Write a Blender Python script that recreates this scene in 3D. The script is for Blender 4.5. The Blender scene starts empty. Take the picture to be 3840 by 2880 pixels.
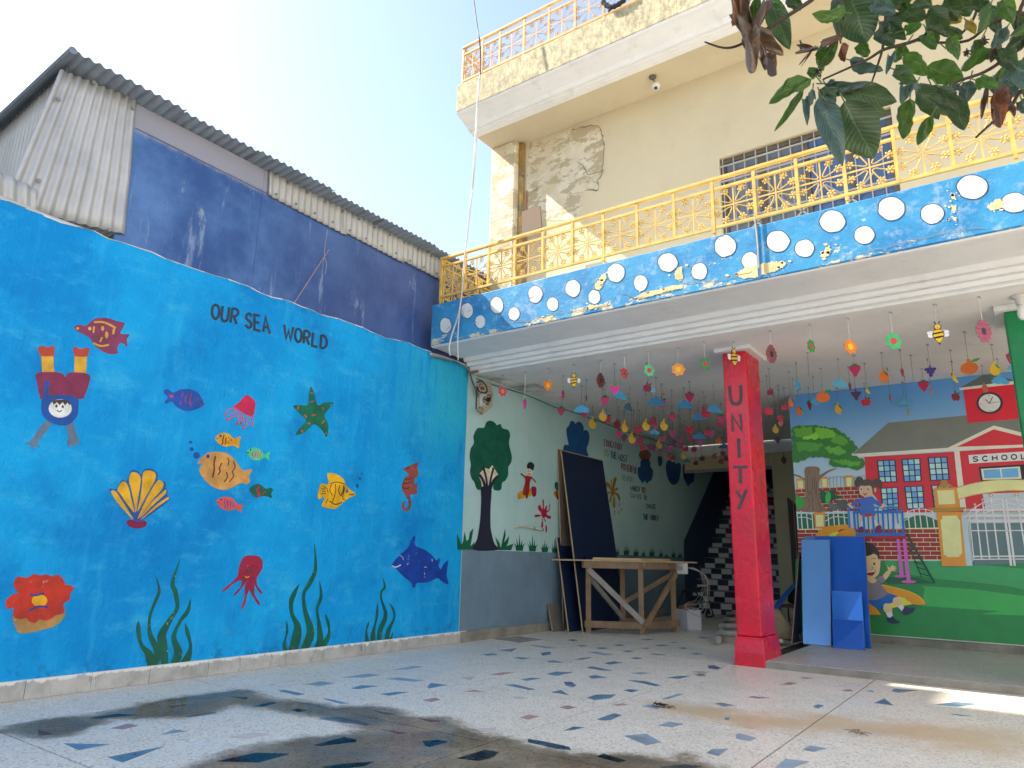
import bpy, bmesh, math, random
from mathutils import Vector, Matrix
random.seed(7)
R = math.radians
scn = bpy.context.scene
COL = scn.collection
# ------------------------------------------------------------------ camera, sky, sun, exposure
FPX, EYE = 2647.48, Vector((0, 0, .95))          # focal length in pixels of a 3840 px wide picture
_y, _p, _r = R(-35.8505), R(13.6841), R(1.27216)
_fw = Vector((math.sin(_y), math.cos(_y), 0)); _rt = Vector((math.cos(_y), -math.sin(_y), 0)); _up = Vector((0, 0, 1))
CF = _fw*math.cos(_p)+_up*math.sin(_p); _u2 = _up*math.cos(_p)-_fw*math.sin(_p)
CR = _rt*math.cos(_r)+_u2*math.sin(_r); CU = _u2*math.cos(_r)-_rt*math.sin(_r)
cam = bpy.data.objects.new('camera', bpy.data.cameras.new('camera')); COL.objects.link(cam)
cam.data.sensor_width = 36; cam.data.lens = 36*FPX/3840; cam.data.clip_start = .05; cam.data.clip_end = 1500
cam.matrix_world = Matrix(((CR.x, CU.x, -CF.x, EYE.x), (CR.y, CU.y, -CF.y, EYE.y), (CR.z, CU.z, -CF.z, EYE.z), (0, 0, 0, 1)))
scn.camera = cam
SUN = Vector((-1, -.38, 1.065)).normalized()      # towards the sun: over the tin shed, from the left
world = bpy.data.worlds.new('World'); scn.world = world; world.use_nodes = True
_n = world.node_tree.nodes; _l = world.node_tree.links
sky = _n.new('ShaderNodeTexSky'); sky.sky_type = 'NISHITA'; sky.sun_disc = False
sky.sun_elevation = math.asin(SUN.z); sky.sun_rotation = math.atan2(SUN.x, SUN.y)
sky.air_density = .9; sky.dust_density = 1.0; sky.ozone_density = 1.5; sky.altitude = 100
_n['Background'].inputs['Strength'].default_value = .15
hz = _n.new('ShaderNodeHueSaturation'); hz.inputs['Saturation'].default_value = 1.0   # hazy, milky daylight
_l.new(sky.outputs[0], hz.inputs['Color']); wm_ = _n.new('ShaderNodeMix'); wm_.data_type = 'RGBA'; wm_.blend_type = 'MULTIPLY'; wm_.inputs[0].default_value = 1; wm_.inputs[7].default_value = (1.1, 1, .88, 1)   # dusty haze
_l.new(hz.outputs[0], wm_.inputs[6]); _l.new(wm_.outputs[2], _n['Background'].inputs['Color'])
sl = bpy.data.objects.new('sun', bpy.data.lights.new('sun', 'SUN')); COL.objects.link(sl)
sl.data.energy = 3.4; sl.data.angle = R(.55); sl.data.color = (1, .93, .82)
sl.rotation_euler = SUN.to_track_quat('Z', 'Y').to_euler()
scn.view_settings.view_transform = 'Standard'; scn.view_settings.look = 'None'
scn.view_settings.exposure = 1.6; scn.view_settings.gamma = 1
# ------------------------------------------------------------------ helpers
def ray(x, y): return CR*((x-1920)/FPX)-CU*((y-1440)/FPX)+CF
def at(x, y, ax, v):                              # where the sight line of a photo point meets a real surface
    d = ray(x, y); i = 'xyz'.index(ax); return EYE+d*((v-EYE[i])/d[i])
def dist(x, y, k): return EYE+ray(x, y)*k
def depth(p): return (Vector(p)-EYE).dot(CF)
def proj(p):
    d = Vector(p)-EYE; z = d.dot(CF); return 1920+FPX*d.dot(CR)/z, 1440-FPX*d.dot(CU)/z
def crop(ox, oy, s): return lambda x, y: (ox+s*x, oy+s*y)
K = dict(s1=crop(0,150,.434), s2=crop(960,450,.434), u3=crop(1640,0,.434), u4=crop(2600,0,.5606), u5=crop(1600,700,.434), u6=crop(2560,600,.5787),
 m1=crop(0,1100,.434), m2=crop(700,1050,.434), m3=crop(0,1780,.434), m4=crop(900,1750,.434),
 t1=crop(1680,1300,.3255), t2=crop(1680,1840,.3255), t3=crop(2200,1300,.3255), t4=crop(2300,1840,.3255), t5=crop(2200,1560,.226), t6=crop(2500,1640,.217),
 b1=crop(2900,1350,.425), b2=crop(2800,1840,.4702), b3=crop(3240,1650,.27125), b4=crop(2940,1760,.226), b5=crop(3200,2000,.217),
 f1=crop(0,2350,.434), f2=crop(900,2300,.434), f3=crop(1800,2300,.452), f4=crop(2760,2300,.488),
 hA=crop(1860,1300,.434), hB=crop(2800,1100,.4702), e1=crop(1640,1200,.217), e2=crop(3560,1080,.3373), e3=crop(2860,2060,.2411), S=crop(0,0,1))
ORG = {}
def org(o): return ORG.get(o, Vector((0, 0, 0))) if o else Vector((0, 0, 0))
def reg(o, name, parent):
    COL.objects.link(o)
    if parent: o.parent = parent
    return o
def tag(o, label=None, cat=None, group=None, kind=None):
    if label: o['label'] = label
    if cat: o['category'] = cat
    if group: o['group'] = group
    if kind: o['kind'] = kind
    return o
def thing(name, label, cat, loc=(0,0,0), group=None):
    o = bpy.data.objects.new(name, None); o.empty_display_size = .1; COL.objects.link(o)
    o.location = loc; ORG[o] = Vector(loc); return tag(o, label, cat, group)
class MB:
    def __init__(s): s.v, s.f, s.m = [], [], []
    def add(s, vs, fs, mi=0):
        b = len(s.v); s.v += [Vector(q) for q in vs]
        for f in fs: s.f.append([b+i for i in f]); s.m.append(mi)
        return s
    def box(s, x0, x1, y0, y1, z0, z1, mi=0):
        return s.add([(x0,y0,z0),(x1,y0,z0),(x1,y1,z0),(x0,y1,z0),(x0,y0,z1),(x1,y0,z1),(x1,y1,z1),(x0,y1,z1)],
            [(3,2,1,0),(4,5,6,7),(0,1,5,4),(1,2,6,5),(2,3,7,6),(3,0,4,7)], mi)
    def bar(s, a, b, w, h, up=(0,0,1), mi=0):     # rectangular bar between two points
        a, b = Vector(a), Vector(b); d = (b-a).normalized(); u = Vector(up)
        sd = d.cross(u)
        if sd.length < 1e-4: sd = d.cross(Vector((0,1,0)))
        sd.normalize(); u = sd.cross(d).normalized(); c = []
        for p in (a, b):
            for i, j in ((-1,-1),(1,-1),(1,1),(-1,1)): c.append(p+sd*(w/2*i)+u*(h/2*j))
        return s.add(c, [(3,2,1,0),(4,5,6,7),(0,1,5,4),(1,2,6,5),(2,3,7,6),(3,0,4,7)], mi)
    def tube(s, pts, r, n=6, mi=0, caps=True):
        pts = [Vector(p) for p in pts]; k = len(pts); rr = r if isinstance(r, (list, tuple)) else [r]*k
        rings = []; prev = None
        for i, p in enumerate(pts):
            d = (pts[min(i+1,k-1)]-pts[max(i-1,0)]).normalized()
            a = prev if prev is not None else (Vector((0,0,1)) if abs(d.z) < .9 else Vector((1,0,0)))
            a = (a-d*a.dot(d)).normalized(); b = d.cross(a); prev = a
            rings.append([p+(a*math.cos(t)+b*math.sin(t))*rr[i] for t in [2*math.pi*j/n for j in range(n)]])
        fs = [(i*n+j, i*n+(j+1)%n, (i+1)*n+(j+1)%n, (i+1)*n+j) for i in range(k-1) for j in range(n)]
        if caps: fs += [tuple(range(n-1,-1,-1)), tuple((k-1)*n+j for j in range(n))]
        return s.add([v for q in rings for v in q], fs, mi)
    def prism(s, pts, off, mi=0):                 # closed outline pushed along off
        n = len(pts); off = Vector(off); P = [Vector(p) for p in pts]
        return s.add(P+[p+off for p in P], [tuple(range(n)), tuple(range(2*n-1,n-1,-1))]+[(i, n+i, n+(i+1)%n, (i+1)%n) for i in range(n)][::1], mi)
    def lathe(s, c, prof, n=16, mi=0):            # (radius, z) profile about a vertical axis
        c = Vector(c); vs = [c+Vector((r*math.cos(2*math.pi*j/n), r*math.sin(2*math.pi*j/n), z)) for r, z in prof for j in range(n)]
        k = len(prof)
        return s.add(vs, [(i*n+j, i*n+(j+1)%n, (i+1)*n+(j+1)%n, (i+1)*n+j) for i in range(k-1) for j in range(n)]+[tuple(range(n-1,-1,-1)), tuple((k-1)*n+j for j in range(n))], mi)
    def mesh(s, name, o, mats, smooth=False, fix=True):
        me = bpy.data.meshes.new(name); me.from_pydata([v-o for v in s.v], [], s.f); me.update()
        for m in (mats if isinstance(mats, (list, tuple)) else [mats]): me.materials.append(m)
        if len(me.materials) > 1: me.polygons.foreach_set('material_index', s.m)
        if fix:
            b = bmesh.new(); b.from_mesh(me); bmesh.ops.recalc_face_normals(b, faces=b.faces); b.to_mesh(me); b.free()
        if smooth: me.polygons.foreach_set('use_smooth', [True]*len(me.polygons))
        return me
    def build(s, name, mats, parent=None, smooth=False, loc=None, bevel=0, fix=True):
        o0 = org(parent) if loc is None else Vector(loc)
        o = bpy.data.objects.new(name, s.mesh(name, o0, mats, smooth, fix)); reg(o, name, parent); ORG[o] = o0
        if loc is not None: o.location = o0-org(parent)
        if bevel:
            m = o.modifiers.new('bevel', 'BEVEL'); m.width = bevel; m.segments = 2; m.limit_method = 'ANGLE'
        return o
def inst(name, me, parent, loc, rot=(0,0,0), scale=1):      # another object on shared mesh data
    o = bpy.data.objects.new(name, me); reg(o, name, parent); o.location = Vector(loc)-org(parent); o.rotation_euler = rot
    o.scale = (scale,)*3 if not isinstance(scale, tuple) else scale; return o
def smooth_closed(P, n=4):
    out = []; k = len(P)
    for i in range(k):
        a, b, c, d = [Vector(P[(i+j) % k]) for j in (-1,0,1,2)]
        for t in [q/n for q in range(n)]:
            out.append(.5*((2*b)+(c-a)*t+(2*a-5*b+4*c-d)*t*t+(3*b-a-3*c+d)*t**3))
    return out
def smooth_open(P, n=5):
    out = []; k = len(P)
    if k < 3: return [Vector(p) for p in P]
    for i in range(k-1):
        a, b, c, d = Vector(P[max(i-1,0)]), Vector(P[i]), Vector(P[i+1]), Vector(P[min(i+2,k-1)])
        for t in [q/n for q in range(n)]:
            out.append(.5*((2*b)+(c-a)*t+(2*a-5*b+4*c-d)*t*t+(3*b-a-3*c+d)*t**3))
    return out+[Vector(P[-1])]
# ------------------------------------------------------------------ materials (world position drives every texture)
def lin(h):
    if not isinstance(h, str): return h
    c = [int(h[i:i+2], 16)/255 for i in (0,2,4)]
    return tuple(x/12.92 if x <= .04045 else ((x+.055)/1.055)**2.4 for x in c)
MATS = {}
class NT:
    def __init__(s, name):
        s.mat = bpy.data.materials.new(name); s.mat.use_nodes = True; s.t = s.mat.node_tree; s.b = s.t.nodes['Principled BSDF']; s.out = s.t.nodes['Material Output']
        s.g = s.t.nodes.new('ShaderNodeNewGeometry'); s.pos = s.g.outputs['Position']
    def n(s, ty, **kw):
        q = s.t.nodes.new(ty)
        for k, v in kw.items():
            if k in q.inputs: s.put(q.inputs[k], v)
            else: setattr(q, k, v)
        return q
    def put(s, sock, v):
        if isinstance(v, bpy.types.NodeSocket): s.t.links.new(v, sock)
        elif isinstance(v, (tuple, list)) and len(v) == 3 and sock.type == 'RGBA': sock.default_value = (*v, 1)
        else: sock.default_value = v
    def noise(s, scale, detail=4, rough=.6, vec=None, stretch=None, dist=0):
        v = vec or s.pos
        if stretch: 
            m = s.n('ShaderNodeMapping'); s.put(m.inputs['Vector'], v); m.inputs['Scale'].default_value = stretch; v = m.outputs[0]
        q = s.n('ShaderNodeTexNoise', Scale=scale, Detail=detail, Roughness=rough, Distortion=dist); s.put(q.inputs['Vector'], v); return q.outputs['Fac']
    def ramp(s, f, lo, hi, a=0., b=1.):
        q = s.n('ShaderNodeMapRange'); q.clamp = True; q.interpolation_type = 'SMOOTHSTEP'
        for i, v in zip((0,1,2,3,4), (f, lo, hi, a, b)): s.put(q.inputs[i], v)
        return q.outputs[0]
    def mix(s, f, a, b, mode='MIX'):
        q = s.n('ShaderNodeMix', data_type='RGBA', blend_type=mode); s.put(q.inputs[0], f); s.put(q.inputs[6], a); s.put(q.inputs[7], b); return q.outputs[2]
    def math(s, op, a, b=0.):
        q = s.n('ShaderNodeMath', operation=op); s.put(q.inputs[0], a); s.put(q.inputs[1], b); return q.outputs[0]
    def xyz(s):
        q = s.n('ShaderNodeSeparateXYZ'); s.put(q.inputs[0], s.pos); return q.outputs
    def bump(s, h, strength=.3, d=.01, prev=None):
        q = s.n('ShaderNodeBump', Strength=strength, Distance=d, Height=h)
        if prev: s.put(q.inputs['Normal'], prev)
        return q.outputs[0]
    def done(s, col=None, rough=None, normal=None, metal=None, spec=None):
        for k, v in (('Base Color', col), ('Roughness', rough), ('Normal', normal), ('Metallic', metal), ('Specular IOR Level', spec)):
            if v is not None: s.put(s.b.inputs[k], v)
        return s.mat
def M(name, col, rough=.6, var=.12, scale=2.5, bump=.15, bscale=60, bd=.004, metal=0, spec=.4, chip=None, streak=0, dirt=0):
    """plain painted / cast / wooden surface: two-scale tone variation, fine relief, optional chips and streaks"""
    if name in MATS: return MATS[name]
    s = NT(name); c = lin(col)
    a = tuple(max(0, x*(1-var)) for x in c); b = tuple(min(1, x*(1+var)) for x in c)
    f = s.noise(scale, 4, .65); cc = s.mix(s.ramp(f, .3, .7), a, b)
    if streak: cc = s.mix(s.ramp(s.noise(1, 5, .7, stretch=(14,14,.9)), .45, .75, 0, streak), cc, tuple(x*.55 for x in c))
    if dirt: cc = s.mix(s.ramp(s.noise(3.3, 8, .75), .52, .72, 0, dirt), cc, lin('6b6357'))
    if chip: cc = s.mix(s.ramp(s.noise(chip[1], 7, .8), chip[2], chip[2]+.025), cc, lin(chip[0]))
    nb = s.bump(s.noise(bscale, 3, .6), bump, bd) if bump else None
    MATS[name] = s.done(cc, s.ramp(f, .3, .7, max(.02, rough-.08), min(1, rough+.08)), nb, metal, spec); return MATS[name]
def paint(h, chip=None):                          # wall paint of murals
    n = 'paint_'+h+('_chipped' if chip else '')
    return M(n, h, .55, .24, 7, .6, 34, .005, chip=('c9c6bd', 15, .63) if chip else ('b9c4c6', 19, .725), streak=.12)
def print_(h): return M('print_'+h, tuple(min(.82, x*1.45) for x in lin(h)), .42, .06, 5, .05, 30)
# ------------------------------------------------------------------ flat painted figures on a wall
class Fig:
    def __init__(s, ax, v, sign, base=.0022): s.ax, s.v, s.sg, s.lv, s.mb, s.mats, s.c = 'xyz'.index(ax), v, sign, base, MB(), [], 0
    def up(s): s.lv += .0005; return s
    def mi(s, m):
        if m not in s.mats: s.mats.append(m)
        return s.mats.index(m)
    def raw(s, P, m):                             # P in 3840 px photo coordinates
        s.c = (s.c+1) % 4; o = s.lv+s.c*.0001; vs = []
        for q in P:
            w = at(q[0], q[1], 'xyz'[s.ax], s.v); w[s.ax] = s.v+s.sg*o; vs.append(w)
        return vs, s.mi(m)
    def poly(s, k, P, m, sm=True, n=4):
        f = K[k]; Q = [f(*p) for p in P]
        if sm: Q = smooth_closed([(a, b, 0) for a, b in Q], n)
        vs, i = s.raw(Q, m); s.mb.add(vs, [tuple(range(len(vs)))], i); return s
    def ell(s, k, cx, cy, rx, ry, m, rot=0, n=18):
        c, d = math.cos(R(rot)), math.sin(R(rot))
        return s.poly(k, [(cx+rx*math.cos(t)*c-ry*math.sin(t)*d, cy+rx*math.cos(t)*d+ry*math.sin(t)*c) for t in [2*math.pi*j/n for j in range(n)]], m, False)
    def line(s, k, P, w, m, sm=True, close=False, w2=None):
        f = K[k]; Q = [Vector((*f(*p), 0)) for p in P]; sc = f(1,0)[0]-f(0,0)[0]; w *= sc; w2 = w if w2 is None else w2*sc
        if close: Q = smooth_closed(Q, 4) if sm else Q; Q = Q+[Q[0]]
        elif sm: Q = smooth_open(Q, 5)
        L, Rr = [], []; n = len(Q)
        for i, p in enumerate(Q):
            if close: a, b = Q[(i-1) % (n-1)], Q[(i+1) % (n-1)]
            else: a, b = Q[max(i-1,0)], Q[min(i+1,n-1)]
            d1 = (p-a).normalized() if (p-a).length > 1e-6 else (b-p).normalized(); d2 = (b-p).normalized() if (b-p).length > 1e-6 else d1
            d = (d1+d2).normalized() if (d1+d2).length > 1e-4 else d1
            ww = w+(w2-w)*i/max(1,n-1); kx = max(.45, d.dot(d1)); nn = Vector((-d.y, d.x, 0))*(ww/2/kx)
            L.append(p+nn); Rr.append(p-nn)
        vs, mi = s.raw(L+Rr, m); s.mb.add(vs, [(i, i+1, n+i+1, n+i) for i in range(n-1)], mi); return s
    def text(s, k, t, p0, p1, q0, q1, w, m, gap=.28):     # strokes inside the quad p0-p1 (baseline) q0-q1 (top)
        adv = [(.22 if c == 'I' else 1.15 if c in 'MW' else .5 if c == ' ' else .8) for c in t]; tot = sum(adv)+gap*(len(t)-1); x = 0
        p0, p1, q0, q1 = [Vector((*p, 0)) for p in (p0, p1, q0, q1)]
        for c, a in zip(t, adv):
            for pl in FONT.get(c, []):
                Q = []
                for u, v in pl:
                    U = (x+u*a)/tot; b = p0.lerp(p1, U); tp = q0.lerp(q1, U); z = b.lerp(tp, v); Q.append((z.x, z.y))
                s.line(k, Q, w, m, c in 'OCDSUPRG' and len(pl) > 3)
            x += a+gap
        return s
    def build(s, name, parent, label=None):
        o = s.mb.build(name, s.mats, parent, fix=False)
        return tag(o, label) if label else o
FONT = dict(A=[[(0,0),(.5,1),(1,0)],[(.2,.36),(.8,.36)]], C=[[(.95,.8),(.6,1),(.15,.8),(0,.5),(.15,.18),(.6,0),(.95,.2)]], D=[[(.05,0),(.05,1)],[(.05,.97),(.55,.95),(.95,.65),(.95,.3),(.55,.05),(.05,.03)]],
 E=[[(.95,1),(.05,1),(.05,0),(.95,0)],[(.05,.52),(.8,.52)]], F=[[(.95,1),(.05,1),(.05,0)],[(.05,.52),(.8,.52)]], G=[[(.95,.8),(.6,1),(.15,.8),(0,.5),(.15,.18),(.6,0),(.95,.2),(.95,.45),(.6,.45)]], H=[[(.05,0),(.05,1)],[(.95,0),(.95,1)],[(.05,.5),(.95,.5)]],
 I=[[(.5,0),(.5,1)]], L=[[(.05,1),(.05,0),(.95,0)]], M=[[(0,0),(.08,1),(.5,.35),(.92,1),(1,0)]], N=[[(.05,0),(.05,1),(.95,0),(.95,1)]], O=[[(.5,1),(.1,.82),(0,.5),(.1,.18),(.5,0),(.9,.18),(1,.5),(.9,.82),(.5,1)]],
 P=[[(.05,0),(.05,1)],[(.05,.97),(.6,.97),(.95,.78),(.65,.5),(.05,.47)]], R=[[(.05,0),(.05,1)],[(.05,.97),(.6,.97),(.92,.78),(.65,.52),(.05,.48)],[(.4,.48),(.95,0)]], S=[[(.95,.85),(.55,1),(.12,.85),(.15,.6),(.8,.42),(.92,.18),(.5,0),(.05,.15)]],
 T=[[(0,1),(1,1)],[(.5,1),(.5,0)]], U=[[(.05,1),(.05,.25),(.3,.02),(.7,.02),(.95,.25),(.95,1)]], W=[[(0,1),(.25,0),(.5,.65),(.75,0),(1,1)]], Y=[[(0,1),(.5,.5)],[(1,1),(.3,0)]])
# ------------------------------------------------------------------ surface materials
def m_terrazzo(name, a, b, dark, sand=()):
    s = NT(name); v = s.n('ShaderNodeTexVoronoi', Scale=95.); s.put(v.inputs['Vector'], s.pos)
    q = s.n('ShaderNodeSeparateColor'); s.put(q.inputs[0], v.outputs['Color'])
    c = s.mix(s.ramp(q.outputs[0], .25, .8), lin(a), lin(b)); c = s.mix(s.ramp(q.outputs[1], .86, .9), c, lin(dark))
    c = s.mix(s.ramp(v.outputs['Distance'], .0055, .0075, 0, .5), c, lin(a))
    c = s.mix(s.ramp(s.noise(1.1, 6, .7), .42, .75, 0, .25), c, lin('a8a39d'))
    c = s.mix(s.ramp(s.noise(7, 6, .7, stretch=(1, 3.2, 1)), .55, .75, 0, .22), c, lin('8d867e'))
    for (x, y, rx, ry) in sand:                   # sand swept over the paving
        m = s.n('ShaderNodeMapping'); s.put(m.inputs[0], s.pos); m.inputs['Location'].default_value = (-x/rx, -y/ry, 0); m.inputs['Scale'].default_value = (1/rx, 1/ry, 0)
        l = s.n('ShaderNodeVectorMath', operation='LENGTH'); s.put(l.inputs[0], m.outputs[0])
        f = s.math('ADD', l.outputs['Value'], s.math('MULTIPLY', s.math('SUBTRACT', s.noise(3.2, 7, .7), .5), 1.9))
        c = s.mix(s.ramp(f, .2, 1.2, .75, 0), c, lin('d2b48c'))
    r = s.ramp(s.noise(2.2, 5), .3, .7, .3, .52)
    return s.done(c, r, s.bump(s.noise(30, 4), .08, .002), spec=.4)
SAND = [(*at(*K['f4'](*p), 'z', 0)[:2], a, b) for p, a, b in (((250, 830), .55, .28), ((900, 860), .6, .3), ((1700, 950), .6, .5), ((-250, 760), .5, .3))]
m_court = m_terrazzo('terrazzo_courtyard', 'e6dac6', 'fffaf0', '968f86', SAND)
m_plat = m_terrazzo('terrazzo_verandah', 'b5b0a8', 'dedad2', '76716b')
m_grout = M('grout', '383634', .9)
def m_bluewall():
    s = NT('sea_blue_wall_paint'); z = s.xyz()
    c = s.mix(s.ramp(s.noise(.9, 6, .6), .3, .72), lin('0090da'), lin('14b0f2'))
    c = s.mix(s.ramp(s.noise(1, 6, .7, stretch=(2, 9, 1.2)), .5, .8, 0, .5), c, lin('3abdf5'))
    c = s.mix(s.ramp(s.noise(1.3, 6, .6), .5, .7, 0, .6), c, lin('0074c2')); c = s.mix(s.ramp(s.noise(3.4, 7, .75, stretch=(1, .7, 1.6)), .5, .72, 0, .5), c, lin('4cc6f0'))
    f = s.math('MULTIPLY', s.ramp(z[1], 4.5, 6.1), s.ramp(z[2], 1.6, 2.7))       # the turquoise second coat by the building
    f = s.math('MULTIPLY', f, s.ramp(s.noise(1, 6, .7, stretch=(3, 8, 1)), .3, .55))
    c = s.mix(s.math('MULTIPLY', f, .75), c, lin('35bcd8'))
    c = s.mix(s.ramp(s.noise(21, 8, .8), .71, .735, 0, .8), c, lin('c7e4f2'))
    c = s.mix(s.ramp(s.noise(17, 8, .85), .72, .75, 0, .8), c, lin('0b4a7a'))
    g = s.math('MULTIPLY', s.ramp(z[2], .05, .35, 1, 0), s.ramp(s.noise(6, 7, .8), .5, .62)); c = s.mix(s.math('MULTIPLY', g, .7), c, lin('1a5c86'))
    n = s.bump(s.noise(2.6, 3), .35, .04); n = s.bump(s.noise(30, 5, .7, stretch=(1, 1.5, .8)), .8, .01, n); n = s.bump(s.noise(9, 5, .7), .8, .022, n)
    return s.done(c, .6, n, spec=.2)
m_blue = m_bluewall()
def m_peel(name, base, alt, under, thr=.6, crack=.5, sc=2.6, low=None):
    s = NT(name); c = s.mix(s.ramp(s.noise(2.2, 5), .3, .7), lin(base), lin(alt))
    f = s.noise(sc, 7, .78, stretch=(1, 1, 1.9))
    if low: f = s.math('ADD', f, s.ramp(s.xyz()[2], low[0], low[1], .13, 0))
    c = s.mix(s.ramp(s.noise(9, 5, .7), .5, .7, 0, .25), c, lin('dfe6e8')); c = s.mix(s.ramp(f, thr, thr+.012), c, lin(under))
    v = s.n('ShaderNodeTexVoronoi', Scale=2.6, feature='DISTANCE_TO_EDGE'); w = s.n('ShaderNodeMixRGB'); 
    nn = s.n('ShaderNodeTexNoise', Scale=5., Detail=5.); s.put(nn.inputs['Vector'], s.pos)
    w.inputs[0].default_value = .12; s.put(w.inputs[1], s.pos); s.put(w.inputs[2], nn.outputs['Color']); s.put(v.inputs['Vector'], w.outputs[0])
    k = s.math('MULTIPLY', s.ramp(v.outputs['Distance'], .002, .007, 1, 0), s.ramp(s.noise(1.3, 3), .56, .62))
    c = s.mix(s.math('MULTIPLY', k, crack), c, lin('3c3a38'))
    n = s.bump(s.noise(26, 6, .7), .6, .006); n = s.bump(s.noise(7, 4), .35, .012, n)
    return s.done(c, .6, n, spec=.3)
m_par = m_peel('parapet_blue_paint', '2377aa', '4095c0', 'd6c6a2', .655, .6, 4.5, (3.27, 3.42))
m_dot = m_peel('dot_white_paint', 'c9c9c5', 'dad9d4', 'a89c80', .6, 1, 7)
m_white = M('whitewash_grey', 'f0eeea', .75, .05, 1.4, .25, 45, dirt=.1)
m_ceil = M('ceiling_whitewash', 'f3f0ea', .8, .05, 1.0, .2, 30, dirt=.15)
m_trim = M('cornice_white', 'f0eeea', .65, .04, 3, .15, 50, dirt=.2)
m_cream = M('cream_wall', 'd4c6a6', .8, .06, .8, .2, 25, dirt=.1)
m_yel = m_peel('weathered_yellow_wall', 'd8c38e', 'e6d5a6', '8d8267', .63, .8)
m_plaster = m_peel('crumbling_plaster', 'cdbd9c', 'e2d8c2', 'b9aa8a', .52, .8)
def m_stained(name, base, stain, lo, hi):
    s = NT(name); z = s.xyz()[2]
    c = s.mix(s.ramp(s.noise(2, 6), .3, .7), lin(base), tuple(x*.85 for x in lin(base)))
    f = s.ramp(s.noise(7, 9, .85, stretch=(1.6, 1.6, .9)), .42, .6); c = s.mix(s.math('MULTIPLY', f, .6), c, lin(stain))
    return s.done(c, .8, s.bump(s.noise(22, 6, .7), .6, .008))
m_upar = m_stained('mould_stained_yellow', 'd3c59e', '645d4b', 6.4, 6.9)
m_beige = M('hall_beige_wall', 'c9ba97', .8, .06, 1, .15, 30)
m_navy = M('hall_navy_paint', '33476a', .6, .12, 1.5, .15, 30)
def m_tealwall():
    s = NT('hall_teal_wall'); c = s.mix(s.ramp(s.noise(.8, 6, .6), .3, .7), lin('a4cccc'), lin('badad8'))
    c = s.mix(s.ramp(s.noise(1, 6, .75, stretch=(2, 7, .35)), .56, .74, 0, .4), c, lin('d6d9cc'))
    c = s.mix(s.ramp(s.noise(14, 8, .8), .7, .73, 0, .6), c, lin('dcdcd2'))
    return s.done(c, .6, s.bump(s.noise(24, 5, .7), .45, .006))
m_teal = m_tealwall()
m_dado = M('dado_slate_paint', '71899c', .55, .14, 1.6, .4, 24, .006, chip=('d8cbb2', 9, .655), streak=.2)
m_cem = M('cement_skirting', '8d897d', .85, .2, 5, .5, 30, .006, dirt=.6)
def m_skirting():
    s = NT('marble_skirting_splashed'); z = s.xyz()[2]; c = s.mix(s.ramp(s.noise(5, 7, .7), .3, .7), lin('9b9894'), lin('c2bfba'))
    c = s.mix(s.ramp(s.noise(3, 8, .8, stretch=(1, 3, 1)), .56, .64, 0, .6), c, lin('77736e'))
    f = s.math('ADD', s.math('MULTIPLY', z, 9.), s.math('MULTIPLY', s.noise(11, 6, .75, stretch=(1, 1, .35)), 1.1))      # whitewash slopped over the top edge
    return s.done(s.mix(s.ramp(f, 1.42, 1.55), c, lin('e4e2dd')), .55, s.bump(s.noise(30, 4), .3, .004))
m_skirt = m_skirting()
m_red = M('red_gloss_paint', 'd40d2e', .27, .14, 3.2, .5, 22, .008, spec=.5, chip=('e9d6d2', 19, .74))
m_green = M('green_gloss_paint', '0c7a44', .4, .15, 3, .5, 26, .006)
m_rail = M('railing_yellow_enamel', 'd8b15c', .5, .14, 8, .25, 50, .003, chip=('8a5a2c', 22, .69))
m_railu = M('railing_rusty_enamel', 'd0a672', .6, .2, 8, .25, 50, .003, chip=('9a6238', 18, .66))
# ------------------------------------------------------------------ ground and paving
def struct(name, mb, m, **k): return tag(mb.build(name, m, None, **k), kind='structure')
struct('ground', MB().box(-90, 90, -90, 160, -.5, -.03), M('packed_earth', '8f8271', .9))
floor = struct('courtyard_floor', MB().box(-5.5, 6.1, -10, 13.1, -.03, -.006), m_grout)
XS = [-5.3, -4.62, -3.62, -2.42, -1.2, .03, 1.25, 2.5, 3.72, 4.94, 6.1]; YS = [-9.9, -7.4, -4.9, -3.3, -2.05, -.8, .46, 1.72, 3.22, 4.48, 5.72, 7.0, 8.24, 9.5, 10.75, 12, 13.05]
pm = {}
for i in range(len(XS)-1):
    for j in range(len(YS)-1):
        x0, x1, y0, y1 = XS[i], XS[i+1], YS[j], YS[j+1]
        if y0 > 6.9 and x0 > -2.5: continue
        k = (round(x1-x0, 3), round(y1-y0, 3)); g = .005
        if k not in pm: pm[k] = MB().box(g, k[0]-g, g, k[1]-g, -.02, 0).mesh('terrazzo_panel', Vector(), m_court)
        inst('terrazzo_panel', pm[k], floor, (x0, y0, 0))
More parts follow.
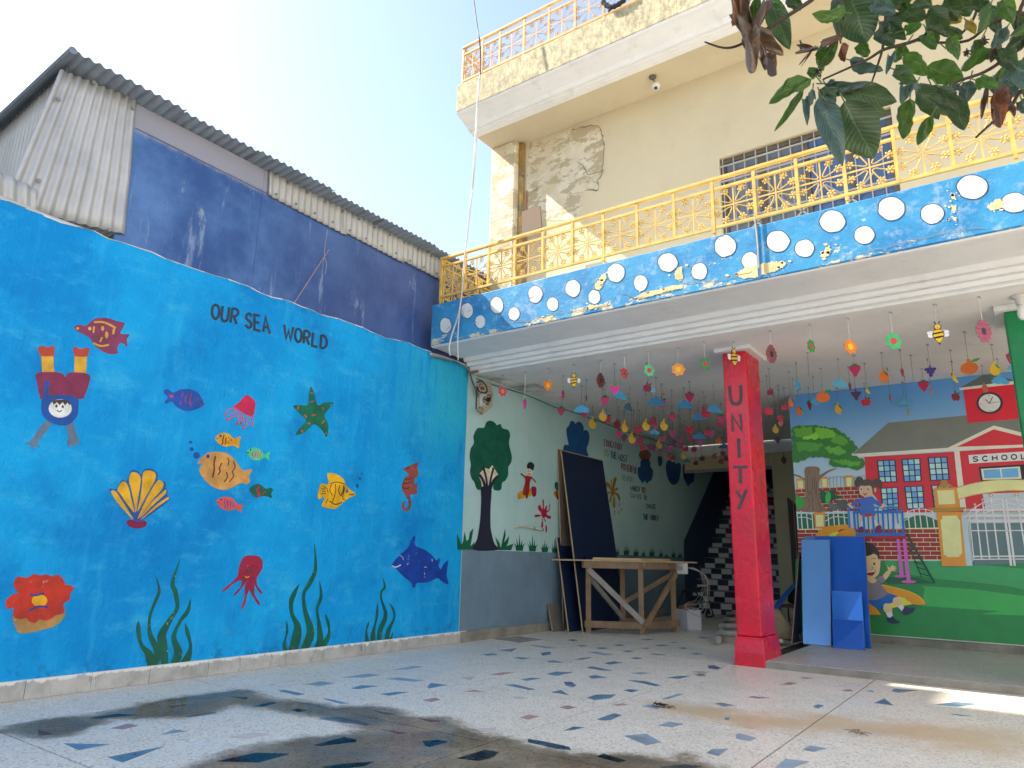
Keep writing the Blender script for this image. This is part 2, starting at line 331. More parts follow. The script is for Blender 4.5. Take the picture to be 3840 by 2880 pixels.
# marble crazing pieces set in the terrazzo, traced one by one
m_mb = [M('marble_slate_blue', '67849b', .35, .3, 7, .1), M('marble_grey_blue', '90a0ac', .4, .25, 7, .1), M('marble_dark', '37526c', .3, .3, 6, .1), M('marble_rose', 'b08b86', .4, .2, 9, .1), M('marble_cream', 'd0c4b8', .4, .12, 9, .1)]
PCS = {'f1': [(0,(550,1010),(950,1018),(680,1068)),(0,(930,1130),(1420,1035),(1060,1175)),(1,(1380,940),(1500,890),(1620,905)),(1,(1600,775),(1860,737),(1870,750),(1650,780)),(2,(1870,1165),(2212,1090),(2500,1100),(2240,1175)),(2,(780,790),(1000,755),(1190,762),(830,795)),(3,(960,880),(1100,840),(1200,855),(1060,890)),(3,(330,890),(460,930),(330,938)),(4,(1960,960),(2180,915),(2350,930),(2150,972)),(2,(1990,605),(2150,615),(2120,628)),(3,(1460,690),(1620,668),(1600,680),(1490,700))],
 'f2': [(2,(635,1140),(900,1070),(1010,1095),(1005,1110),(700,1147)),(2,(1575,1105),(1700,1095),(1795,1110),(1640,1155),(1600,1145)),(2,(700,1330),(900,1300),(1160,1282),(1080,1320),(860,1345)),(0,(330,668),(380,662),(560,698),(500,710)),(1,(560,615),(700,590),(820,603),(690,630)),(1,(890,555),(1110,522),(1210,535),(1060,556)),(0,(960,650),(1050,622),(1190,630),(1020,655)),(0,(715,738),(760,740),(940,780),(870,782)),(0,(1210,697),(1350,680),(1455,682),(1290,712)),(0,(1615,640),(1650,603),(1790,620),(1640,648)),(1,(1255,568),(1370,555),(1590,583),(1500,592)),(2,(105,805),(270,768),(315,775),(200,805)),(2,(440,838),(490,822),(590,840),(500,853)),(1,(680,915),(850,893),(1120,958),(1090,970)),(3,(1150,840),(1340,870),(1270,878)),(3,(1540,908),(1735,930),(1650,942)),(3,(1220,1000),(1440,1035),(1370,1045)),(2,(1870,1255),(2120,1180),(2240,1200),(2180,1250),(2060,1275)),(4,(1980,1005),(2212,985),(2212,1020),(2080,1030)),(3,(1580,750),(1690,730),(1730,748),(1650,768)),(1,(1320,490),(1500,455),(1580,462),(1450,485)),(3,(1920,680),(2020,662),(2110,680)),(4,(1920,390),(2090,405),(2000,400)),(4,(1870,555),(2030,545),(1990,580))],
 'f3': [(0,(150,308),(310,288),(260,318)),(0,(20,340),(110,332),(145,345),(60,352)),(1,(410,265),(480,268),(640,288),(560,292)),(0,(500,330),(585,318),(590,340),(520,352)),(0,(278,368),(330,364),(412,372),(350,382)),(0,(555,395),(620,393),(690,410),(580,408)),(0,(550,505),(630,485),(770,490),(640,518)),(0,(340,550),(430,535),(500,540),(390,560)),(0,(200,592),(290,590),(460,633),(400,635)),(0,(695,568),(760,570),(800,600),(770,614),(710,598)),(0,(595,655),(670,637),(735,678)),(0,(780,387),(850,370),(925,366),(860,382)),(0,(880,450),(930,440),(1100,475),(1010,475)),(0,(900,525),(960,514),(1060,532),(930,542)),(0,(1225,555),(1370,562),(1505,600),(1460,606)),(0,(1195,640),(1230,630),(1320,636),(1260,656)),(0,(890,700),(960,675),(1130,675),(1080,705),(950,722)),(0,(1030,415),(1110,398),(1185,410),(1080,425)),(1,(1245,496),(1330,488),(1420,496),(1330,508)),(1,(1505,713),(1640,667),(1690,672),(1560,712)),(0,(970,880),(1110,830),(1180,845),(1080,888),(1010,890)),(0,(690,975),(780,940),(870,948),(760,972)),(2,(395,1070),(400,1042),(540,1065),(740,1110),(755,1135),(640,1125)),(2,(970,1190),(1020,1165),(1210,1222),(1150,1236)),(1,(1200,1018),(1380,1000),(1505,1070),(1380,1097)),(1,(1880,1160),(1920,1130),(2060,1125),(1980,1185)),(0,(2025,880),(2040,865),(2075,868),(2060,888)),(1,(1345,775),(1400,755),(1480,775),(1480,797)),(1,(1480,930),(1570,900),(1690,920),(1600,945)),(0,(1550,532),(1660,520),(1760,518),(1650,545)),(0,(1885,435),(1940,430),(2000,452),(1960,465),(1900,460)),(1,(1760,485),(1830,480),(1900,490),(1830,500)),(0,(960,288),(1020,282),(1065,290),(1010,298)),(0,(1110,262),(1160,258),(1200,265),(1140,272)),(0,(1245,372),(1290,365),(1345,373),(1300,382)),(0,(1450,265),(1510,260),(1570,268),(1500,273)),(0,(1335,218),(1390,212),(1445,218),(1390,224)),(0,(1570,240),(1650,238),(1600,248)),(0,(1180,315),(1230,308),(1275,317),(1220,322)),(0,(1340,292),(1380,287),(1410,292),(1370,298)),(0,(1650,288),(1690,283),(1720,290),(1690,298)),(0,(1750,335),(1800,328),(1850,338),(1790,343)),(0,(1810,198),(1850,195),(1900,205),(1850,208)),(0,(805,270),(850,264),(890,270),(840,276)),(0,(720,222),(770,216),(815,226),(770,230)),(0,(1400,338),(1450,335),(1550,345),(1480,347)),(3,(330,865),(410,842),(490,858),(400,882)),(3,(660,780),(720,765),(800,780),(730,798)),(4,(260,700),(330,690),(400,708),(330,716)),(3,(80,510),(190,490),(280,492),(170,515)),(1,(1950,750),(1990,742),(2125,765),(2020,775)),(1,(1495,1275),(1700,1255),(1835,1270),(1760,1290),(1520,1300)),(4,(450,1270),(530,1255),(600,1262),(640,1283),(500,1290)),(3,(1100,758),(1180,748),(1230,757),(1150,768)),(1,(900,325),(960,320),(1100,345),(1040,348))],
 'f4': [(0,(1195,600),(1215,582),(1400,592),(1250,610)),(0,(1060,690),(1140,655),(1210,708)),(0,(1530,702),(1690,682),(1860,697),(1700,718)),(0,(1645,772),(1810,788),(1730,790)),(0,(590,718),(630,700),(675,708),(630,732)),(0,(95,645),(130,638),(260,652),(170,655)),(3,(345,550),(400,528),(465,535),(420,552)),(3,(810,590),(880,585),(900,600),(850,602)),(3,(490,498),(530,490),(600,500),(550,505)),(1,(0,930),(30,925),(160,960),(110,982),(0,965)),(1,(510,1050),(570,1015),(700,1040),(600,1065)),(1,(300,1188),(380,1120),(560,1140),(460,1180),(440,1195)),(0,(1000,600),(1040,592),(1060,604))]}
mp = [thing('x', '', '') for _ in ()]
for k, L in PCS.items():
    for q in L:
        P = [at(*K[k](*p), 'z', 0) for p in q[1:]]; c = sum(P, Vector())/len(P)
        mb = MB(); mb.prism([p+Vector((0,0,-.004)) for p in P], (0,0,.0055)); mb.build('marble_piece', m_mb[q[0]], floor, loc=c)
# drain cover by the hall entrance
dc = [at(*K['f3'](*p), 'z', 0) for p in ((100,213),(330,195),(525,222),(330,245))]
o = MB().prism([p for p in dc], (0,0,.006)).build('drain_cover', M('drain_cover_cement', '9a948b', .85, .2, 8, .5), floor)
# rain water standing on the paving
def m_water():
    s = NT('standing_water'); t = s.t; tr = s.n('ShaderNodeBsdfTransparent')
    at_ = s.n('ShaderNodeAttribute', attribute_name='wet'); f = s.math('ADD', at_.outputs['Fac'], s.math('MULTIPLY', s.math('SUBTRACT', s.noise(8, 6, .75), .5), 1.5)); wet = s.ramp(f, .1, .8)
    s.put(tr.inputs[0], s.mix(wet, (1, 1, 1), s.mix(s.ramp(s.noise(2.2, 6, .7), .35, .7), (.52, .49, .45), (.72, .68, .62))))
    gl = s.n('ShaderNodeBsdfGlossy', Roughness=.06); fr = s.n('ShaderNodeFresnel', IOR=1.33); mx = s.n('ShaderNodeMixShader')
    s.put(gl.inputs['Normal'], s.bump(s.noise(9, 3), .03, .01))
    s.put(mx.inputs[0], s.math('MULTIPLY', s.math('MULTIPLY', fr.outputs[0], wet), s.ramp(s.noise(2.5, 5, .7), .35, .65, .12, .7))); t.links.new(tr.outputs[0], mx.inputs[1]); t.links.new(gl.outputs[0], mx.inputs[2]); t.links.new(mx.outputs[0], s.out.inputs[0]); return s.mat
W = [('f1',(-200,930)),('f1',(0,880)),('f1',(400,790)),('f1',(900,742)),('f1',(1250,650)),('f1',(1600,595)),('f2',(60,655)),('f2',(170,690)),('f2',(330,740)),('f2',(560,752)),('f2',(850,800)),('f2',(1130,795)),('f2',(1300,812)),('f2',(1430,840)),('f2',(1500,882)),('f2',(1800,886)),('f2',(1880,930)),('f2',(2000,1005)),
 ('f3',(60,990)),('f3',(220,1030)),('f3',(350,1050)),('f3',(480,1105)),('f3',(760,1142)),('f3',(900,1150)),('f3',(1050,1172)),('f3',(1300,1160)),('f3',(1430,1190)),('f3',(1600,1210)),('f3',(1640,1168)),('f3',(1720,1150)),('f3',(1805,1172)),('f3',(1820,1205)),('f3',(1950,1262)),('f3',(2010,1300)),('S',(2760,2980)),('S',(1800,3050)),('S',(900,3000)),('f1',(1560,1250)),('f1',(1650,1190)),('f2',(0,1165)),('f2',(300,1112)),('f2',(600,1060)),('f2',(900,1032)),('f2',(1000,1000)),('f2',(900,940)),('f2',(700,905)),('f2',(420,862)),('f2',(0,803)),('f1',(2010,692)),('f1',(1850,747)),('f1',(1600,787)),('f1',(1200,792)),('f1',(1000,802)),('f1',(800,880)),('f1',(500,962)),('f1',(220,965)),('f1',(280,930)),('f1',(0,935))]
Q = smooth_closed([at(*K[k](*p), 'z', .0035) for k, p in W], 5)
Q = [q+Vector((random.uniform(-.008,.008), random.uniform(-.008,.008), 0)) for q in Q]
def sdist(x, y, P):                               # signed distance to the wet outline, positive inside
    ins = False; best = 9.
    for a, b in zip(P, P[1:]+P[:1]):
        if (a.y > y) != (b.y > y) and x < (b.x-a.x)*(y-a.y)/(b.y-a.y)+a.x: ins = not ins
        dx, dy = b.x-a.x, b.y-a.y; t = max(0, min(1, ((x-a.x)*dx+(y-a.y)*dy)/(dx*dx+dy*dy+1e-9))); best = min(best, (a.x+dx*t-x)**2+(a.y+dy*t-y)**2)
    return math.sqrt(best)*(1 if ins else -1)
Q = smooth_closed([at(*K[k](*p), 'z', .0035) for k, p in W], 2); g_ = .05
nx_, ny_ = int((max(q.x for q in Q)-min(q.x for q in Q)+.4)/g_), int((max(q.y for q in Q)-min(q.y for q in Q)+.4)/g_); x0_, y0_ = min(q.x for q in Q)-.2, min(q.y for q in Q)-.2
V_ = {}; vs_ = []; wt = []; fc = []
def vx(i, j):
    if (i, j) not in V_:
        V_[i, j] = len(vs_); x, y = x0_+i*g_, y0_+j*g_; vs_.append((x, y, .0035)); wt.append(max(0., min(1., sdist(x, y, Q)/.2+.4)))
    return V_[i, j]
for i in range(nx_):
    for j in range(ny_):
        q = (vx(i,j), vx(i+1,j), vx(i+1,j+1), vx(i,j+1))
        if max(wt[k] for k in q) > 0: fc.append(q)
pud = struct('puddle', MB().add(vs_, fc), m_water(), fix=False)
a_ = pud.data.attributes.new('wet', 'FLOAT', 'POINT'); a_.data.foreach_set('value', wt)
# verandah platform with its step, right of the red column
plat = struct('verandah_platform', MB().box(-2.12, 4, 7.01, 13.1, -.03, .06), m_plat, bevel=.008)
MB().box(-2.13, 4, 6.985, 7.007, -.01, .056).build('step_riser', M('step_cement', '8b867c', .8, .2, 5, .4, 25), plat)
# ------------------------------------------------------------------ sea mural wall
seaw = thing('boundary_wall', 'bright blue boundary wall painted with sea creatures, left side', 'wall', (-5.4, 3, 0))
top = []; y = -3.0
while y < 6.42: top.append((y, 3.185+random.uniform(-.012, .012)*(2.2 if y > 5 else 1))); y += .11
top.append((6.42, 3.17))
P = [(-5.3, -3, -.02), (-5.3, 6.42, -.02)]+[(-5.3, a, b) for a, b in top[::-1]]
MB().prism(P, (-.2, 0, 0)).build('wall_face', m_blue, seaw)
y = -3.0; sk = {}
while y < 6.35:
    w = random.choice((.32, .4, .46)); k = w
    if k not in sk: sk[k] = MB().box(0, .022, .0015, w-.0015, 0, .118).mesh('skirting_tile', Vector(), m_skirt)
    o = inst('skirting_tile', sk[k], seaw, (-5.3+random.uniform(0, .003), y, .002), (0, R(random.uniform(-.6,.6)), 0)); y += w
mb = MB()
for (a, b), (c, d) in zip(top[:-1], top[1:]):
    e0, e1 = random.uniform(-.004, .008), random.uniform(-.004, .008)
    mb.add([(-5.2965, a, b-e0), (-5.2965, c, d-e1), (-5.2965, c, d+.004), (-5.2965, a, b+.004), (-5.5, c, d+.004), (-5.5, a, b+.004)], [(0,1,2,3), (3,2,4,5)])
mb.build('chipped_edge', M('bare_lime_edge', 'd6d4cc', .8, .15, 12, .5), seaw, fix=False)
pipe = [at(*K['s1'](*p), 'x', -5.34) for p in ((-300,1240),(0,1362),(200,1440),(420,1530),(640,1610),(790,1662))]
tag(MB().tube(pipe, .016, 8).build('conduit_pipe', M('pvc_grey', 'b9bec0', .5), None, smooth=True), 'pale plastic conduit pipe lying along the top of the blue wall', 'pipe')
# ------------------------------------------------------------------ hall side wall (same plane, inside the building)
hallw = thing('hall_side_wall', 'pale teal hall wall with slate grey dado and painted slogan, beyond the sea mural', 'wall', (-5.4, 10, 0))
MB().box(-5.5, -5.3, 6.424, 17, -.02, 3.1).build('wall_face', m_teal, hallw)
MB().add([(-5.297, 6.43, .0), (-5.297, 12.95, 0), (-5.297, 12.95, 1.0), (-5.297, 6.43, 1.01)], [(0,1,2,3)]).build('dado_band', m_dado, hallw, fix=False)
MB().add([(-5.297, 12.952, 0), (-5.297, 17, 0), (-5.297, 17, 3.09), (-5.297, 15.1, 3.09), (-5.297, 14.16, 2.28), (-5.297, 12.98, 1.3), (-5.297, 12.952, 1.1)], [tuple(range(7))]).build('stair_dado', m_navy, hallw, fix=False)
y = 6.43
for w in (.75, .6, .62, .9, .9, .9, .9):
    MB().box(-5.3, -5.272, y+.002, y+w-.002, 0, .11+random.uniform(-.01, .015)).build('cement_skirting', m_cem, hallw); y += w
# ------------------------------------------------------------------ the school building
bld = thing('school_building', 'two storey cream school building with painted balcony and open hall below', 'building', (-1, 8, 0))
XL, XR = -5.3, 4.0
MB().box(XL, XR, 5.72, 5.88, 3.262, 3.752).build('parapet', m_par, bld, bevel=.01)
def sweep(name, prof, m, x0=XL, x1=XR, cut=0):
    return MB().prism([(x0, a, b) for a, b in prof], (x1-x0, 0, 0)).build(name, m, bld)
def arc(cy, cz, r, a0, a1, n=6): return [(cy+r*math.cos(R(a0+(a1-a0)*i/n)), cz+r*math.sin(R(a0+(a1-a0)*i/n))) for i in range(n+1)]
sweep('soffit', [(5.735,3.2605),(5.75,3.25),(5.80,3.247),(5.83,3.256),(6.262,3.246),(6.262,3.31),(5.735,3.31)], m_white)
prof = [(6.264,3.244)]
for cy, cz in ((6.30,3.222),(6.362,3.178),(6.424,3.138)):
    prof += [(cy-.03, cz+.012)]+arc(cy, cz, .022, 190, 350)+[(cy+.03, cz+.008)]
prof += [(6.462,3.125),(6.466,3.1),(6.475,3.092),(6.52,3.092),(6.53,3.099),(6.53,3.31),(6.264,3.31)]
sweep('cornice', prof, m_trim, -5.26, XR)
MB().box(XL, XR, 6.532, 13.1, 3.1, 3.3).build('ceiling', m_ceil, bld)
MB().box(XL, XR, 5.885, 6.9, 3.4, 3.6).build('balcony_floor', m_white, bld)
# first floor wall with the window opening
WX0, WX1, WZ0, WZ1 = -2.26, -.58, 3.95, 5.225
for a, b, c, d in ((-4.9, WX0, 3.5, 6.318), (WX1, XR, 3.5, 6.318), (WX0, WX1, WZ1, 6.318), (WX0, WX1, 3.5, WZ0)):
    MB().box(a, b, 6.9, 7.12, c, d).build('upper_wall', m_cream, bld)
# crumbled plaster beside the corner: a patch of bare relief with a ragged edge
pp = smooth_closed([at(*K['u3'](*p), 'y', 6.897) for p in ((790,1270),(900,1210),(1090,1150),(1270,1095),(1390,1090),(1430,1180),(1440,1300),(1430,1480),(1390,1560),(1385,1640),(1270,1660),(1250,1780),(1150,1900),(940,1900),(780,1850))], 5)
pp = [q+Vector((random.uniform(-.012,.012), 0, random.uniform(-.012,.012))) for q in pp]
MB().prism(pp, (0, .012, 0)).build('crumbled_plaster', m_plaster, bld)
edge = [q+Vector((0,-.004,0)) for q in pp[12:50]]
MB().tube(edge, [.002+.009*random.random()**2 for _ in edge], 5).build('plaster_crack', M('dark_crack', '8d8168', .9), bld)
MB().tube([at(*K['u3'](*p), 'y', 6.893) for p in ((1210,1400),(1260,1430),(1300,1510),(1380,1490),(1440,1470))], .0035, 5).build('plaster_crack', MATS['dark_crack'], bld)
MB().box(XL, -4.9, 6.74, 7.12, 3.5, 6.318).build('corner_pilaster', m_plaster, bld, bevel=.02)
MB().tube([(-4.88, 6.86, 3.6), (-4.88, 6.86, 6.3)], .045, 10).build('drain_pipe', M('rusty_pipe', 'a98a52', .6, .3, 5, .3, chip=('5f6a72', 4, .56)), bld, smooth=True)
MB().tube([(-4.8, 6.88, 3.6), (-4.8, 6.88, 5.6)], .011, 6).build('conduit', M('conduit_brown', '9a6a50', .6), bld)
# upper balcony
sweep('upper_cornice', [(5.985,6.443),(6.0,6.425),(6.04,6.415),(6.2,6.35),(6.21,6.335)]+arc(6.24,6.33,.018,190,340)+arc(6.285,6.315,.018,190,340)+[(6.32,6.305),(6.33,6.295),(6.395,6.295),(6.405,6.318),(6.405,6.5),(5.985,6.5)], m_trim)
MB().box(XL, XR, 6.406, 7.12, 6.319, 6.52).build('upper_soffit', m_cream, bld)
MB().box(XL, XR, 5.98, 6.14, 6.444, 6.838).build('upper_parapet', m_upar, bld, bevel=.012)
MB().box(XL, XR, 6.142, 12, 6.53, 6.66).build('roof_slab', m_white, bld)
MB().box(XL, XR, 7.121, 12, 3.5, 6.5).build('back_rooms', m_cream, bld)
# hall: right mural wall, back wall, stair hall
muralw = thing('mural_wall', 'verandah wall covered by a printed school playground banner', 'wall', (0, 9.65, 0))
MB().box(-2.37, XR, 9.55, 9.75, .06, 3.098).build('wall_face', m_beige, muralw)
x = -1.75
for w in (1.05, .72, 1.0, 1.1, 1.1):
    MB().box(x+.002, x+w-.002, 9.515, 9.549, .061, .138+random.uniform(-.004,.006)).build('cement_skirting', m_cem, muralw); x += w
MB().box(-1.72, XR, 9.535, 9.5495, .145, .155).build('banner_batten', M('batten_white', 'd9d6cf', .6), muralw)
hb = thing('hall_back_wall', 'beige wall with dark door at the back of the hall, behind the red column', 'wall', (-3, 13.2, 0))
MB().box(-3.64, XR, 13.15, 13.35, 0, 2.88).build('wall_face', m_beige, hb)
MB().box(-5.296, -3.644, 13.15, 13.35, 2.64, 2.88).build('lintel', m_beige, hb)
MB().box(-5.296, -3.644, 13.12, 13.149, 2.58, 2.642).build('lintel_ledge', M('ledge_grey', '8c8a84', .8), hb)
MB().box(-5.296, XR, 13.11, 13.4, 2.884, 3.099).build('beam', m_ceil, hb)
MB().box(-2.366, -2.2, 9.752, 13.148, .0, 3.098).build('passage_wall', m_beige, hb)
d0 = at(*K['t4'](2005, 80), 'y', 13.14); dx = d0.x
dr = MB().box(dx+.1, dx+.95, 13.135, 13.16, .07, d0.z-.1).build('door', M('door_brown', '4a3f38', .5, .2, 4), hb)
for i in range(3): MB().box(dx+.03*i, dx+.03*i+.026, 13.12+.004*i, 13.149, .062, d0.z-.03*i).build('door_frame', M('door_frame_brown', '5b4c40', .6), hb)
# stairwell enclosure
MB().box(-3.64, -3.5, 13.352, 17, 0, 3.4).build('stairwell_wall', m_navy, hb)
MB().box(-5.296, -3.642, 16.6, 16.8, 0, 3.4).build('stairwell_wall', m_navy, hb)
MB().box(-5.296, -3.642, 13.41, 16.6, 3.1, 3.3).build('stairwell_ceiling', m_ceil, hb)
st = thing('staircase', 'straight staircase with black and white chequered tile risers behind the red column', 'staircase', (-4.5, 13.1, 0))
m_tw, m_td, m_tr = M('tile_white', 'c3c3bd', .35, .08), M('tile_navy', '232c40', .35, .15), M('tread_marble', '6a655f', .5)
tl = [MB().box(0, .2, -.008, 0, 0, .094).mesh('tile', Vector(), m) for m in (m_tw, m_td)]
for k in range(13):
    y0 = 13.07+.232*k; z0 = .2*k
    sp = MB().box(-5.295, -3.645, y0, y0+.24, max(0, z0-.02), z0+.193).build('step', m_tr, st)
    MB().box(-5.295, -3.645, y0-.02, y0+.24, z0+.194, z0+.21).build('tread', m_tr, sp)
    for r in range(2):
        for c in range(8):
            inst('riser_tile', tl[(r+c+k) % 2], sp, (-5.29+.2045*c+random.uniform(0,.004), y0, z0+.001+.0965*r), scale=(1.0, 1, 1))
# ------------------------------------------------------------------ columns
rc = thing('red_column', 'glossy red square column lettered downwards in grey capitals', 'column', (-2.25, 7.25, 0))
MB().box(-2.372, -2.135, 7.02, 7.48, .26, 3.05).build('shaft', m_red, rc, bevel=.012)
mb = MB()
for i, (e, z) in enumerate(((.045, -.02), (.04, .12), (.02, .235), (.02, .258))):
    mb.add([(-2.372-e*.4, 7.02-e, z), (-2.135+e*.7, 7.02-e, z), (-2.135+e*.7, 7.48+e, z), (-2.372-e*.4, 7.48+e, z)], [])
mb.f = [(i*4+j, i*4+(j+1)%4, i*4+4+(j+1)%4, i*4+4+j) for i in range(3) for j in range(4)]+[(12,13,14,15)]; mb.m = [0]*13
mb.build('base', m_red, rc, bevel=.008)
MB().box(-2.44, -2.07, 6.95, 7.55, 3.052, 3.098).build('cap_plate', m_trim, rc, bevel=.01)
f = Fig('y', 7.02, -1, .0025); g = paint('4c4a48'); c = 't3'
f.line(c, ((1648,452),(1655,560),(1672,640),(1720,660),(1765,640),(1780,560),(1772,442)), 38, g)
f.line(c, ((1685,980),(1675,790),(1788,968),(1770,778)), 34, g, False)
f.line(c, ((1750,1055),(1760,1282)), 40, g, False)
f.line(c, ((1686,1388),(1856,1384)), 32, g, False).up(); f.line(c, ((1770,1384),(1776,1572)), 38, g, False)
f.line('t6', ((1205,925),(1290,1050)), 46, g, False).up(); f.line('t6', ((1380,908),(1245,1240)), 54, g, False)
f.build('lettering', rc, 'grey capital letters UNITY painted down the front')
gx = at(3793, 1370, 'y', 7.02).x
gc = thing('green_column', 'dark green square column at the right edge of the verandah', 'column', (gx+.13, 7.2, 0))
MB().box(gx, gx+.25, 7.02, 7.45, .05, 3.05).build('shaft', m_green, gc, bevel=.012)
MB().box(gx-.07, gx+.32, 6.95, 7.52, 3.052, 3.098).build('cap_plate', m_trim, gc, bevel=.01)
# ------------------------------------------------------------------ balcony railings: posts, rails, scrolls and cast flowers
def flower_mesh(m):
    mb = MB(); n = 6
    for i in range(n):
        t = 2*math.pi*i/n; c = Vector((math.cos(t)*.019, 0, math.sin(t)*.019)); w = Vector((-math.sin(t), 0, math.cos(t)))*.0085; u = Vector((math.cos(t), 0, math.sin(t)))*.0105
        ring = [c+w*math.cos(a)+u*math.sin(a) for a in [2*math.pi*j/6 for j in range(6)]]
        mb.add(ring+[c+Vector((0,-.006,0))], [(j, (j+1) % 6, 6) for j in range(6)]+[(5,4,3,2,1,0)])
    mb.add([Vector((math.cos(a)*.009, -.004, math.sin(a)*.009)) for a in [2*math.pi*j/6 for j in range(6)]]+[Vector((0,-.011,0))], [(j, (j+1) % 6, 6) for j in range(6)]+[(5,4,3,2,1,0)])
    return mb.mesh('cast_flower', Vector(), m, fix=True)
FL = [(.4,.74),(.78,.34)]
def railing(name, label, o, d, us, z, m, fm, feet=True, rot=0, fs=1.3):
    """o: origin on the plan, d: unit direction, us: post positions along d, z: (bottom rail, second rail, top rail)"""
    o = Vector(o); d = Vector(d); rl = thing(name, label, 'railing', o+d*us[0], 'balcony railings')
    P = lambda u, zz, off=0: o+d*u+Vector((0,0,zz-o.z))+Vector((-d.y, d.x, 0))*off
    zb, zm, zt = z; a, b = us[0], us[-1]
    MB().bar(P(a-.02, zt), P(b, zt), .04, .03).build('top_rail', m, rl, bevel=.004)
    MB().bar(P(a, zm), P(b, zm), .028, .022).build('middle_rail', m, rl)
    MB().bar(P(a, zb), P(b, zb), .028, .026).build('bottom_rail', m, rl)
    zc = (zb+zm)/2; hz = (zm-zb)/2; sm = {}
    for i, u in enumerate(us):
        MB().bar(P(u, zb-.05 if i % 3 == 0 else zb-.012), P(u, zt-.005), .034 if i % 4 == 1 else .026, .026, up=d).build('post', m, rl)
        if i % 3 == 0: MB().bar(P(u+.0, zb-.085), P(u, zb-.01), .018, .018, up=d).build('foot', m, rl)
        if i == len(us)-1: break
        w = us[i+1]-u; hw = w/2; uc = u+hw; k = round(w, 2)
        MB().bar(P(uc, zb), P(uc, zm), .011, .011, up=d).build('centre_bar', m, rl)
        MB().bar(P(u, zc), P(us[i+1], zc), .009, .011).build('cross_bar', m, rl)
        if k not in sm:
            mb = MB()
            for sx in (-1, 1):
                for sz in (-1, 1):
                    mb.tube(smooth_open([(fx*hw*sx, 0, fz*hz*sz) for fx, fz in (FL[0], (.2,.4), (.09,.17), (.22,.12), (.45,.22), FL[1])], 3), .0052, 4)
            sm[k] = mb.mesh('scrolls', Vector(), m)
        r3 = (0, 0, math.atan2(d.y, d.x))
        so_ = inst('scrolls', sm[k], rl, P(uc, zc), r3)
        for sx in (-1, 1):
            for sz in (-1, 1):
                for fx, fz in FL:
                    o_ = inst('cast_flower', fm, so_, (0,0,0), (0, random.uniform(0, 1), 0), fs); o_.location = (fx*hw*sx, 0, fz*hz*sz)
    return rl
fm1, fm2 = flower_mesh(m_rail), flower_mesh(m_railu)
PX = [-5.25,-4.89,-4.55,-4.19,-3.825,-3.46,-3.10,-2.73,-2.35,-1.975,-1.6,-1.24,-.87,-.495,-.12,.255,.63,1.0,1.37,1.74,2.1]
railing('balcony_railing', 'yellow flower patterned railing along the blue polka dot balcony', (0, 5.8, 3.85), (1, 0, 0), PX, (3.865, 4.245, 4.345), m_rail, fm1)
railing('balcony_railing', 'short yellow railing closing the left end of the polka dot balcony', (-5.25, 5.84, 3.85), (0, 1, 0), [0, .32, .64, .9], (3.865, 4.245, 4.335), m_rail, fm1)
PU = [-5.28,-4.96,-4.68,-4.31,-3.945,-3.58,-3.21,-2.85,-2.48,-2.1,-1.7]
railing('roof_railing', 'rusty orange railing along the weathered roof parapet', (0, 6.06, 6.9), (1, 0, 0), PU, (6.93, 7.33, 7.44), m_railu, fm2)
railing('roof_railing', 'short rusty railing at the left end of the roof parapet', (-5.28, 6.1, 6.9), (0, 1, 0), [0, .35, .7, 1.05, 1.4], (6.93, 7.33, 7.43), m_railu, fm2)
# polka dots, expansion joint and cracks of the balcony front
par = [o for o in bld.children if o.name.startswith('parapet')][0]
m_ring = paint('22345c')
DOTS = [('u5',165,1200,48,66),('u5',350,1072,50,66),('u5',465,1168,43,55),('u5',608,1025,55,70),('u5',755,1100,48,56),('u5',940,932,60,72),('u5',1090,1015,49,58),('u5',1265,880,64,73),('u5',1450,955,52,60),('u5',1637,745,75,80),('u5',1850,832,59,68),
 ('u6',275,557,69,70),('u6',438,655,53,56),('u6',108,722,50,53),('u6',618,527,74,68),('u6',790,573,62,56),('u6',970,400,80,70),('u6',1178,487,64,57),('u6',1353,315,86,73),('u6',1617,350,72,62),('u6',1878,177,98,76),('u6',2150,277,84,64),('u5',2085,655,81,80)]
for k, x, y, a, b in DOTS:
    f = Fig('y', 5.72, -1); rt = 0 if k == 'u5' else -10
    n = 14; P = [(x+a*(1+random.uniform(-.055,.055))*math.cos(t), y+b*(1+random.uniform(-.055,.055))*math.sin(t)) for t in [2*math.pi*j/n for j in range(n)]]
    f.poly(k, [(x+(p-x)*1.075, y+(q-y)*1.075) for p, q in P], m_ring, n=3).up(); f.poly(k, P, m_dot, n=3); f.build('painted_dot', bld)
jx = at(*K['u6'](480, 500), 'y', 5.71)
MB().box(jx.x-.012, jx.x+.012, 5.712, 5.722, 3.27, 3.75).build('expansion_joint', M('joint_dark', '2a6fa8', .7), bld)
cr = [at(*K['u6'](*p), 'y', 5.695) for p in ((465,350),(470,400),(478,470),(486,560),(490,640),(492,700))]
tag(MB().tube(smooth_open(cr, 4), .007, 6).build('hanging_rope', M('rope_white', 'b3aa96', .8, .2, 20), None), 'pale rope tied to the railing post, hanging down the polka dot front', 'rope')
def ragged(P, step, amp):
    Q = []; ph = [random.uniform(0, 6) for _ in range(4)]; cx, cy = sum(p[0] for p in P)/len(P), sum(p[1] for p in P)/len(P); i = 0
    for p, q in zip(P, P[1:]+P[:1]):
        n = max(2, int(math.hypot(q[0]-p[0], q[1]-p[1])/step))
        for k in range(n): t = k/n; Q.append((p[0]+(q[0]-p[0])*t+random.gauss(0, amp*.35), p[1]+(q[1]-p[1])*t+random.gauss(0, amp*.3))); i += 1
    return Q
m_bare = M('bare_yellow_plaster', 'e3c690', .8, .15, 8, .6, 30, .006)
